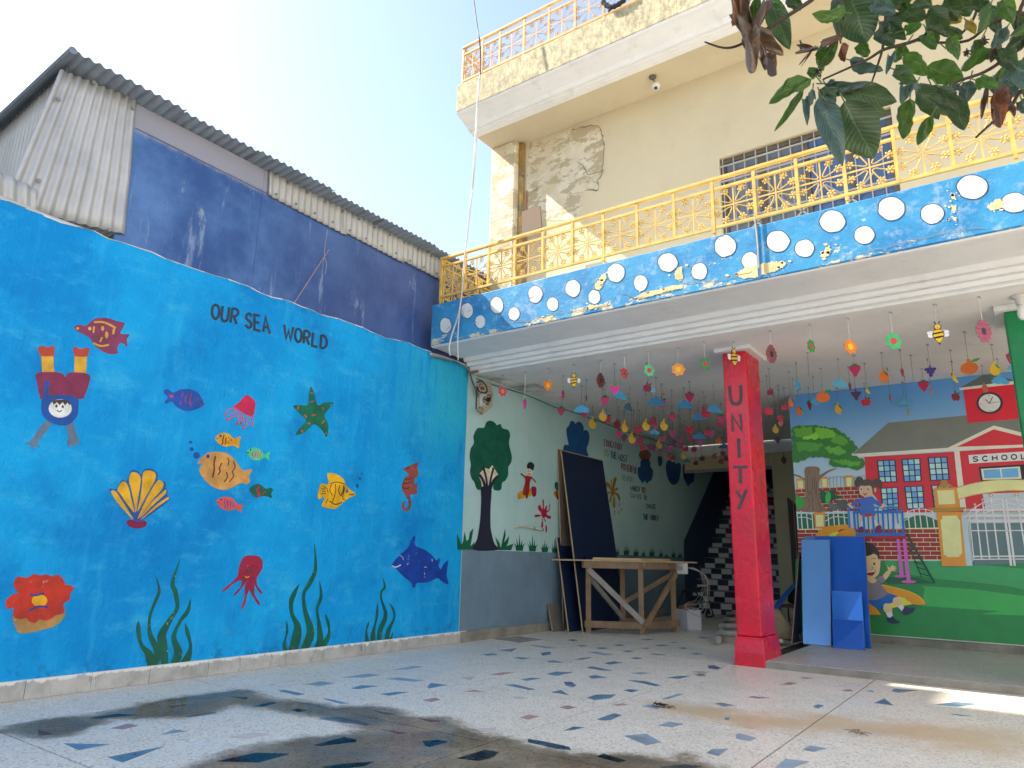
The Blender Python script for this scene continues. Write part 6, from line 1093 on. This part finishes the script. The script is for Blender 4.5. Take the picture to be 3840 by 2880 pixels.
MB().bar(sx+e1_*.0-Vector((0,0,.085)), sx+Vector((0,0,.06)), .17, .05, up=e2_).build('socket_box', M('socket_white', 'd3d2ca', .4), sk_, bevel=.008)
for i in range(3): MB().bar(sx+Vector((.035*i-.05,-.05,-.03)), sx+Vector((.035*i-.05,-.05,.02)), .022, .02, up=e2_).build('switch', M('switch_grey', 'a7a6a0', .4), sk_)
for i in range(5):
    P = [sx+Vector((.05+.01*i,.0,.0)), sx+Vector((.2+.03*i,.05,-.02-.02*i)), sx+Vector((.26+.02*i,.08,-.22-.03*i)), sx+Vector((.16+.02*i,.05,-.42-.05*i)), sx+Vector((.05-.01*i,.02,-.46-.02*i)), sx+Vector((-.02+.05*i,.0,-.55))]
    MB().tube(smooth_open(P, 5), .004, 5).build('lead', random.choice((m_cab, m_cabw, MATS['cable_dark'], m_cab)), sk_, smooth=True)
# boards leaning on the hall wall
m_lam, m_edge, m_back = M('navy_laminate', '1d2b4a', .35, .1, 2, .04), M('board_edge', 'b39b78', .7, .1, 9), M('hardboard_grey', '6e625a', .7, .1, 4)
def leaning(name, label, b0, b1, t1, t0, th, face, edge, cat='board'):
    """quad bottom-left, bottom-right, top-right, top-left of the front face; th = depth behind it"""
    q = [Vector(p) for p in (b0, b1, t1, t0)]; n = (q[1]-q[0]).cross(q[3]-q[0]).normalized()
    if n.dot(EYE-q[0]) < 0: n = -n
    mb = MB(); mb.prism(q, -n*th); mb.m = [1, 1]+[1]*4
    mb.add([p+n*.0012 for p in [q[0].lerp(q[2], .004), q[1].lerp(q[3], .004), q[2].lerp(q[0], .004), q[3].lerp(q[1], .004)]], [(0,1,2,3)], 0)
    t = thing(name, label, cat, q[0]); mb.build('panel', [face, edge], t, fix=False); return t
leaning('tall_board', 'brown hardboard sheet standing flat on the hall wall behind the tall navy board', (-5.2,8.5,0), (-5.2,9.4,0), (-5.285,9.4,2.44), (-5.285,8.46,2.44), .012, m_back, m_edge)
leaning('tall_board', 'tall navy laminated board leaning on the hall wall behind the work bench', (-4.87,8.45,0), (-4.87,9.72,0), (-5.262,9.74,2.43), (-5.262,8.52,2.43), .02, m_lam, m_edge)
leaning('narrow_board', 'narrow navy board leaning left of the tall navy board', (-5.0,8.31,0), (-5.0,8.7,0), (-5.262,8.78,1.21), (-5.262,8.42,1.21), .02, m_lam, m_edge)
zz_ = at(*K['t2'](1150,1300), 'x', -5.27).z
leaning('short_board', 'short grey brown board offcut, leftmost of the leaning boards', (-5.17,8.19,0), (-5.17,8.45,0), (-5.272,8.49,zz_), (-5.272,8.22,zz_), .018, M('offcut_grey', '6f6963', .7, .1), M('offcut_edge', 'a58c78', .7))
# opened white carton
P = [at(*K['t4'](*p), 'z', 0) for p in ((705,1590),(858,1610),(1020,1610))]; P.append(P[0]+P[2]-P[1]+Vector((0,.1,0)))
m_card, m_cin = M('white_carton', 'c8c8cf', .7, .05), M('carton_inside', '7d6b56', .8)
cb_ = thing('carton', 'small open white carton on the hall floor right of the work bench', 'box', P[1]); hb_ = .27
for a, b in ((0,1),(1,2),(2,3),(3,0)):
    n = (P[b]-P[a]).normalized().cross(Vector((0,0,1)))*.004
    MB().prism([P[a], P[b], P[b]+Vector((0,0,hb_*(1 if b != 3 else .94))), P[a]+Vector((0,0,hb_*(1.02 if a == 0 else 1)))], -n).build('side', m_card if a < 2 else m_cin, cb_)
MB().prism([p+Vector((0,0,.003)) for p in P], (0,0,.004)).build('base', m_cin, cb_)
MB().prism([P[3]+Vector((0,0,hb_*.95)), P[0]+Vector((0,0,hb_)), P[0]+Vector((.16,.12,hb_+.09)), P[3]+Vector((.14,.0,hb_+.08))], (0,.004,0)).build('flap', m_cin, cb_)
# black tubular chair on its side behind the carton
m_blk = M('black_tube', '17181c', .4); c0 = at(*K['t4'](1090,1465), 'z', 0)
g = lambda x, y, v: at(*K['t4'](x, y), 'y', v)
ch = thing('stacking_chair', 'black tubular chair tipped over at the foot of the stairs', 'chair', (c0.x, c0.y, 0)); y1, y2 = c0.y, c0.y+.35
for nm, P, r in (('leg',[g(955,1170,y1),g(1010,1290,y1),g(1085,1465,y1)],.012),('leg',[g(1060,1165,y2),g(1110,1290,y2),g(1155,1440,y2)],.012),('leg',[g(880,1180,y1),g(830,1300,y1),g(800,1400,y1)],.012),('leg',[g(800,1170,y2),g(760,1280,y2),g(720,1395,y2)],.012),('runner',[g(1085,1465,y1),g(1155,1440,y2)],.012),('seat_rail',[g(780,1165,y1),g(960,1168,y1),g(1100,1150,y2)],.013)): MB().tube(P, r, 8).build(nm, m_blk, ch, smooth=True)
MB().prism(smooth_closed([g(790,1140,y1),g(900,1130,y1),g(1000,1105,y1),g(1045,1108,y1),g(1030,1135,y1),g(960,1160,y1),g(800,1170,y1)], 3), (0,.3,0)).build('seat', M('black_seat', '1c1e24', .6), ch)
# ladder of rough round poles lying by the column
m_pole = M('bark_pole', 'a09a8b', .85, .2, 9, .6, 40, .006); ld = thing('pole_ladder', 'rough pole ladder lying on the hall floor behind the red column', 'ladder', at(*K['t4'](1300,1500), 'z', 0))
L0, L1 = at(*K['f3'](1968,232), 'z', .045), at(*K['t4'](1345,1380), 'z', .045); wv = Vector((.5, .05, 0))
for k in (0, 1): MB().tube([L0+wv*k*1.0, (L0+L1)/2+wv*k, L1+wv*k+Vector((0,.3,0))], [.042,.04,.038], 9).build('rail', m_pole, ld, smooth=True)
for x, y in ((1180,1640),(1218,1555),(1272,1485),(1305,1415),(1337,1352)):
    a = at(*K['t4'](x, y), 'z', .11); MB().tube([a, a+wv*.6+Vector((0,0,.008)), a+wv*1.4], [.034,.036,.033], 9).build('rung', m_pole, ld, smooth=True)
# chair with jacket and sack beside the banner
e = lambda x, y, v: at(*K['e3'](x, y), 'y', v)
cy_ = 10.25; sy_ = at(*K['e3'](300,1425), 'z', .062).y+.1; c1 = Vector((e(380,1400,cy_).x, cy_, .06)); zs = zat(c1.x, cy_, 2060+.2411*870); zb_ = zat(c1.x, cy_+.3, 2060+.2411*380)
jc = thing('desk_chair', 'black tubular chair with wooden seat half hidden behind the blue panels', 'chair', c1)
sx0, sx1 = e(250,870,cy_).x, e(250,870,cy_).x+.42
for x, y in ((sx0,cy_),(sx1,cy_),(sx0+.02,cy_+.38),(sx1,cy_+.38)): MB().tube([(x,y,.062),(x,y,zs-.03)], .012, 8).build('leg', m_blk, jc, smooth=True)
MB().box(sx0, sx1, cy_-.02, cy_+.4, zs-.03, zs).build('seat', M('seat_brown', '4a3d36', .6), jc, bevel=.008)
bk = [(sx0+.1,cy_+.38,zs), (sx0+.13,cy_+.41,zs+.26), (sx0+.17,cy_+.42,zb_-.01), (sx0+.24,cy_+.42,zb_+.02), (sx1-.05,cy_+.42,zb_+.02), (sx1,cy_+.4,zs)]
MB().tube(smooth_open(bk, 5), .013, 8).build('back_frame', m_blk, jc, smooth=True)
def blob(name, m, parent, rings, n=14, amp=.02, sm=True):      # soft cloth body: rings of (centre, rx, ry)
    mb = MB(); vs = []
    for i, (c, rx, ry) in enumerate(rings):
        for j in range(n):
            t = 2*math.pi*j/n; k = 1+random.uniform(-amp, amp)*3+.06*math.sin(3*t+i); vs.append(Vector(c)+Vector((rx*k*math.cos(t), ry*k*math.sin(t), random.uniform(-amp,amp)*.5)))
    r = len(rings); mb.add(vs, [(i*n+j, i*n+(j+1)%n, (i+1)*n+(j+1)%n, (i+1)*n+j) for i in range(r-1) for j in range(n)]+[tuple(range(n-1,-1,-1)), tuple((r-1)*n+j for j in range(n))])
    o = mb.build(name, m, parent, smooth=True); md = o.modifiers.new('soft', 'SUBSURF'); md.levels = 1; md.render_levels = 2; return o
jk = thing('jacket', 'blue and black jacket thrown over the half hidden chair', 'jacket', (sx0, cy_, zs))
blob('jacket_lining', M('cloth_black', '14161f', .9), jk, [((sx0+.27,cy_+.18,zs+.002),.24,.17),((sx0+.28,cy_+.2,zs+.12),.22,.16),((sx0+.3,cy_+.24,zs+.28),.17,.13),((sx0+.32,cy_+.3,zs+.4),.09,.07)], amp=.03)
m_jean = M('cloth_blue', '2f5f94', .9, .2, 12, .5, 60)
mb = MB(); rows = 7; colz = 9; vs = []
for i in range(rows):
    for j in range(colz):
        u, v = i/(rows-1), j/(colz-1); x = sx0+.34-.42*v+.05*u; z = zs+.42-.46*v**1.15+.03*math.sin(9*u+3*v); y = cy_+.3-.32*v-.1*u+.025*math.sin(14*u+5*v)
        vs.append((x-.1*u*(1-v), y, z-.07*u))
mb.add(vs, [(i*colz+j, i*colz+j+1, (i+1)*colz+j+1, (i+1)*colz+j) for i in range(rows-1) for j in range(colz-1)]); o = mb.build('jacket_shell', m_jean, jk, smooth=True)
o.modifiers.new('t', 'SOLIDIFY').thickness = .012; o.modifiers.new('s', 'SUBSURF').render_levels = 2
m_sack = M('jute_sack', '85745c', .95, .22, 14, .7, 80, .006)
sxx = e(300,1300,sy_).x; sa = thing('sack', 'slumped brown cloth sack in front of the half hidden chair', 'sack', (sxx, sy_, .06))
zt = zat(sxx-.03, sy_, 2060+.2411*930); hh = zt-.06; sx0, cy_ = sxx-.1, sy_+.14
blob('sack_body', m_sack, sa, [((sx0+.1,cy_-.14,.062),.19,.1),((sx0+.1,cy_-.14,.06+hh*.12),.23,.13),((sx0+.08,cy_-.13,.06+hh*.35),.19,.12),((sx0+.04,cy_-.11,.06+hh*.6),.12,.09),((sx0+.02,cy_-.09,.06+hh*.85),.08,.06),((sx0+.02,cy_-.08,zt),.06,.04)], 22, .035)
pv = [at(*K['e3'](*p), 'z', .085) for p in ((120,1385),(300,1428))]
pp_ = thing('plastic_pipe', 'short white plastic pipe lying in front of the sack', 'pipe', pv[1]); MB().tube(pv, .011, 8).build('pipe', MATS['pvc_white'], pp_, smooth=True); MB().tube([pv[1].lerp(pv[0], .2), pv[1]], .019, 8).build('coupling', MATS['pvc_white'], pp_, smooth=True)
# blue laminated panels leaning by the banner
def m_gloss(n, h): return M(n, h, .2, .03, 1, .02, metal=.2, spec=.8)
mb1, mb2, mb3 = m_gloss('blue_film_pale', '6aa8ec'), m_gloss('blue_film_deep', '1468d8'), m_gloss('blue_film_mid', '2a7fe4')
def v(x, y, yy): return at(*K['b2'](x, y), 'y', yy)
def fl(x, y): return at(*K['b2'](x, y), 'z', .061)
m_pe = M('panel_edge_grey', '7c756d', .6)
leaning('blue_panel', 'pale blue panel, leftmost and widest of the glossy blue panels', fl(450,1222), fl(674,1242), v(662,390,9.28), v(437,390,9.28), .02, mb1, m_pe)
leaning('blue_panel', 'tall deep blue panel, rightmost of the glossy blue panels', fl(640,1240)+Vector((0,.12,0)), fl(995,1262), v(940,363,9.42), v(540,362,9.42), .02, mb2, m_pe)
leaning('blue_panel', 'half height blue panel with bright sheen, standing behind the lowest blue panel', fl(688,1245)+Vector((0,.06,0)), fl(938,1262)+Vector((0,.06,0)), v(916,808,8.98), v(676,798,8.98), .025, mb3, m_pe)
leaning('blue_panel', 'lowest deep blue panel in front of the other blue panels', fl(690,1255), fl(942,1273), v(928,1037,8.83), v(682,1025,8.83), .025, mb2, m_pe)
leaning('grey_panel', 'dull blue sheet edge showing above the pale blue panel', fl(440,1195)+Vector((0,.1,0)), fl(700,1215)+Vector((0,.1,0)), v(665,364,9.45), v(463,362,9.45), .02, M('blue_grey_film', '5d7fb6', .4), m_pe)
leaning('dark_board', 'dark navy board with brown edge leaning left of the blue panels', e(460,1468,8.62), at(*K['e3'](612,1425), 'z', .062), e(596,60,9.40), e(574,60,9.36), .012, M('navy_board', '182030', .4), M('brown_edge', '8a6a58', .6))
Fig('y', v(680,830,8.96).y-.012, -1).text('b2', 'W', (676,848), (700,852), (674,815), (700,818), 4, print_('0d4ea8')).build('panel_mark', [o for o in bpy.data.objects if o.get('label','').startswith('half height blue')][0])
# dry litter on the paving
for k, p, lb in (('f3',(1545,785),'crumpled dry leaf with fine stalks on the paving below the red column'),('f4',(930,925),'dry grass tuft on the sandy paving, right foreground'),('f3',(1830,520),'scrap of dry stalks on the paving left of the red column')):
    c = at(*K[k](*p), 'z', 0); t = thing('dry_litter', lb, 'litter', c)
    for i in range(16):
        a = random.uniform(0, 6.28); q = c+Vector((random.uniform(-.03,.03), random.uniform(-.03,.03), .004)); MB().tube([q, q+Vector((.025*math.cos(a), .025*math.sin(a), .01)), q+Vector((.05*math.cos(a+.4), .05*math.sin(a+.4), .003))], .0012, 4).build('stalk', M('dry_stalk', '6e5a40', .9), t)
    if k == 'f3' and p[0] < 1600:
        vs = [c+Vector((-.09+.018*i, .012*math.sin(i*2+j)-.03+.03*j, .006+.018*abs(math.sin(i*1.3+j)))) for i in range(6) for j in range(3)]
        MB().add(vs, [(i*3+j, i*3+j+1, (i+1)*3+j+1, (i+1)*3+j) for i in range(5) for j in range(2)]).build('dead_leaf', M('dead_leaf_dark', '3a3028', .8), t, smooth=True)
# ------------------------------------------------------------------ loquat branch reaching in from the upper right
def m_leaf(name, top, back, tr):
    s = NT(name); uv = s.n('ShaderNodeUVMap'); q = s.n('ShaderNodeSeparateXYZ'); s.put(q.inputs[0], uv.outputs[0])
    av = s.math('ABSOLUTE', s.math('SUBTRACT', q.outputs[1], .5)); w = s.math('SINE', s.math('MULTIPLY', s.math('SUBTRACT', q.outputs[0], s.math('MULTIPLY', av, .42)), 82.))
    vein = s.math('MAXIMUM', s.ramp(w, .84, 1), s.ramp(av, .012, .03, 1, 0))
    c = s.mix(s.ramp(s.noise(9, 5), .3, .7), lin(top), tuple(x*.62 for x in lin(top))); c = s.mix(s.g.outputs['Backfacing'], c, lin(back)); c = s.mix(s.math('MULTIPLY', vein, .4), c, lin('9aa57c'))
    n = s.bump(s.math('MULTIPLY', w, -1.), .35, .004); s.done(c, .42, n, spec=.4)
    t = s.n('ShaderNodeBsdfTranslucent'); s.put(t.inputs[0], tuple(min(1, x*2.2) for x in lin(tr))); mx = s.n('ShaderNodeMixShader'); mx.inputs[0].default_value = .28
    s.t.links.new(s.b.outputs[0], mx.inputs[1]); s.t.links.new(t.outputs[0], mx.inputs[2]); s.t.links.new(mx.outputs[0], s.out.inputs[0]); return s.mat
LM = dict(g=m_leaf('leaf_green', '455c2e', '68764f', '5f8a2c'), d=m_leaf('leaf_dark', '4c5946', '6c7664', '4a6a2c'), t=m_leaf('leaf_dusty', '5a6c6a', '76817c', '4c6a54'), b=m_leaf('leaf_dead', '8d7868', '9a8675', '7a5a44'), r=m_leaf('leaf_rust', '8c6450', '9c7660', '8a5438'), y=m_leaf('leaf_yellow', 'b99a2c', 'b9a04c', 'c9a02c'))
tr = thing('loquat_tree', 'leafy loquat branch with large ribbed leaves hanging in from the upper right', 'tree', (1.2, 1.6, 0))
def leaf(bx, by, tx, ty, w, kind, curl=.15, d0=2.35, dd=0, side=0.):
    f = K['u4']; D0 = d0+random.uniform(-.1,.1); D1 = D0+dd+random.uniform(-.12,.06); a, b = dist(*f(bx,by), D0), dist(*f(tx,ty), D1)
    ax = b-a; L = ax.length; ax.normalize(); nrm = (EYE-(a+b)/2).normalized(); nrm = (nrm-ax*nrm.dot(ax)).normalized(); sd = ax.cross(nrm); ti = random.uniform(-.5,.5)+side
    sd, nrm = sd*math.cos(ti)+nrm*math.sin(ti), nrm*math.cos(ti)-sd*math.sin(ti); W = w*.5606*D0/FPX/max(.5, math.cos(ti)); nu, nv = 14, 8; vs = []; uvs = []; ph = random.uniform(0, 6)
    for i in range(nu+1):
        u = i/nu; pw = (math.sin(math.pi*min(1, u**.8*1.0)))**.75*(1 if u < .97 else .5)+.02; c = a+ax*(L*u)+nrm*(curl*L*math.sin(math.pi*u)*(1 if kind != 'b' else .6))
        for j in range(nv+1):
            v_ = j/nv; q = (v_-.5)*2; k = 1.5 if kind in 'br' else .35
            vs.append(c+sd*(q*W/2*pw*(1 if kind not in 'br' else math.cos(q*.9)))+nrm*(-abs(q)**1.5*W*.16*k*pw+.006*math.sin(u*24+q*3)*pw+.012*math.sin(7*u+4*q+ph)*pw*(3 if kind in 'br' else 1))); uvs.append((u, v_))
    w_ = nv+1; mb = MB().add(vs, [(i*w_+j, i*w_+j+1, (i+1)*w_+j+1, (i+1)*w_+j) for i in range(nu) for j in range(nv)]); o = mb.build('leaf', LM[kind], tr, smooth=True, fix=False)
    if kind not in 'br': MB().tube([a-ax*.035+nrm*.004, a+ax*.01], .0022, 5).build('petiole', LM['g'], tr)
    ul = o.data.uv_layers.new(name='UVMap')
    for lp_ in o.data.loops: ul.data[lp_.index].uv = uvs[lp_.vertex_index]
LEAVES = [(790,530,505,695,105,'g',.2),(735,600,540,882,52,'g',.1),(800,600,762,842,58,'t',.1),(850,640,1000,1112,150,'t',.12),(1010,680,1205,1062,270,'d',.05),(990,600,1362,680,160,'d',.1),(890,560,1190,575,95,'t',.3),(1045,400,1272,472,85,'t',.15),(850,470,868,282,72,'g',.05),(875,445,968,268,62,'g',.05),(1015,650,1292,775,130,'d',.1),(885,570,950,735,140,'d',.15),(1040,-60,1160,288,290,'d',.03),(1115,270,1165,382,84,'g',.05),(1015,85,793,92,104,'g',.1),(955,-60,988,280,84,'d',.03),(1410,360,1562,505,112,'g',.1),(1345,465,1502,545,100,'d',.1),(1560,445,1808,525,148,'g',.05),(1490,560,1392,700,95,'t',.2),(1500,560,1642,800,125,'d',.1),(1590,570,1695,775,110,'d',.1),(1640,580,1765,745,120,'d',.1),(1450,660,1405,932,112,'g',.1),(1595,775,1500,972,82,'g',.05),(1745,640,1812,872,130,'d',.08),(1795,475,2035,308,86,'g',.08),(2015,535,2230,395,92,'g',.05),(1558,195,1622,332,84,'g',.08),(1712,255,1772,405,76,'g',.08),(1830,150,1890,232,60,'y',.1),(1690,80,1790,150,90,'y',.1),(1985,30,1898,222,92,'g',.1),(2000,60,2045,235,84,'d',.1),(2075,-10,2135,160,96,'g',.1),(2150,70,2225,260,84,'d',.1),(1290,90,1425,265,110,'d',.1),(1250,150,1345,305,118,'d',.1),(1370,60,1565,115,118,'d',.08),(1195,-20,1352,95,120,'t',.1),(1410,200,1530,160,70,'g',.1),(1345,365,1290,502,54,'t',.2),(500,-30,645,332,140,'d',.04),(440,-30,368,192,66,'g',.08),(285,-40,298,142,48,'g',.05),(545,20,592,62,50,'g',.05),(1850,540,1812,690,96,'t',.1),(1895,540,2045,588,90,'g',.1),(2035,535,2155,645,160,'t',.12),(2120,430,2225,610,130,'t',.1),(2195,670,2235,760,90,'t',.1),(640,-40,720,70,90,'d',.1),(1590,40,1702,250,130,'d',.08),(1690,0,1765,140,130,'d',.08),(1770,-40,1850,110,120,'d',.1),(1480,-50,1600,40,110,'d',.1),(1330,-50,1440,60,110,'d',.1),(1880,-50,1960,90,110,'d',.1),(2100,180,2000,330,95,'t',.1),(2212,250,2080,330,90,'d',.1),(1690,190,1800,260,80,'d',.1),(1420,300,1340,420,70,'g',.1),(1640,280,1560,210,64,'g',.1),(1930,260,1870,380,80,'d',.1),(2040,330,2160,470,110,'d',.1),(820,510,770,450,60,'g',.1),(1780,560,1690,640,70,'t',.1),(905,700,985,800,80,'g',.05),
 (330,-60,260,175,80,'r',.1),(350,-40,352,340,150,'b',.15),(405,170,388,492,150,'b',.1),(395,180,602,372,160,'b',.2),(480,370,557,502,70,'b',.1),(480,10,428,195,95,'b',.15),(300,60,345,250,90,'b',.15),(450,280,480,470,80,'b',.1),(945,240,872,312,48,'r',.2),(1000,285,1012,415,70,'r',.2),(690,300,830,330,40,'r',.2),(800,320,690,360,36,'b',.2),(760,385,722,418,36,'r',.2),(1960,600,1928,795,70,'b',.2),(2030,595,2055,855,130,'r',.15),(2090,615,2145,785,60,'b',.2),(2000,700,2035,820,60,'r',.2),(2040,300,1990,420,90,'b',.2)]
for q in LEAVES: leaf(*q)
for _ in range(85):                               # the rest of the crown, above and right of the frame
    if _ < 45: bx_, by_ = random.uniform(2290, 2900), random.uniform(-350, 650)
    else: bx_, by_ = random.uniform(500, 2700), random.uniform(-420, -150)
    an = random.uniform(.2, 2.9); ln = random.uniform(140, 290); leaf(bx_, by_, bx_+ln*math.cos(an), by_+min(ln*math.sin(an), -70-by_ if by_ < -80 else 999), random.uniform(70, 140), random.choice('ggddt'), .1, random.uniform(2.2, 2.7))
m_bark = M('loquat_bark', '4c423a', .85, .25, 20, .8, 70, .004)
for P, r0, r1 in ([(1720,-60),(1600,180),(1490,270),(1280,330),(1170,395),(1050,450),(870,530)],18,8),([(1300,-80),(1290,60),(1270,300),(1235,430),(1190,560)],15,7),([(2300,60),(2212,180),(2100,370),(1950,480),(1780,540),(1690,600)],22,8),([(850,-60),(790,0),(640,100),(480,200),(310,300),(200,320),(75,280)],20,7),([(2300,80),(2100,110),(1980,160),(1840,270),(1640,285),(1500,270)],16,9),([(1930,-40),(1900,60),(1860,150),(1790,230)],14,9),([(2260,560),(2180,620),(2120,720),(2000,820),(1890,920)],17,9),([(2230,-40),(2160,160),(2212,300),(2100,370)],16,12),([(1020,195),(960,260),(900,330),(870,470)],10,6),([(2230,620),(2100,635),(1960,650)],10,5),([(960,-40),(985,290)],8,6):
    n = len(P); MB().tube(smooth_open([dist(*K['u4'](*p), 2.36) for p in P], 4), [(r0+(r1-r0)*i/((n-1)*4))*.5606*2.36/FPX*.8 for i in range((n-1)*4+1)], 7).build('branch', m_bark, tr, smooth=True)
for cx, cy in ((1950,265),(1830,345),(720,300),(1745,620),(830,480)):
    for i in range(14):
        a = random.uniform(0, 6.28); r_ = random.uniform(10, 38); p = dist(*K['u4'](cx, cy), 2.34); q = dist(*K['u4'](cx+r_*math.cos(a), cy+r_*math.sin(a)), 2.34+random.uniform(-.03,.03)); MB().tube([p, q], .0022, 4).build('flower_stalk', m_bark, tr)
# trunk and main limb outside the frame, carrying the branch
LT = [Vector((1.75,1.9,-.03)), Vector((1.72,1.85,.7)), Vector((1.6,1.8,1.5)), Vector((1.3,1.75,2.1)), Vector((.85,1.9,2.55)), dist(*K['u4'](2300,60), 2.36)]
MB().tube(smooth_open(LT, 5), [.085-.0028*i for i in range(26)], 10).build('trunk', m_bark, tr, smooth=True)
MB().tube([Vector((.85,1.9,2.55)), dist(*K['u4'](2300,60), 2.36)+Vector((0,0,.25)), dist(*K['u4'](1720,-60), 2.36)], [.03,.022,.012], 8).build('branch', m_bark, tr, smooth=True)
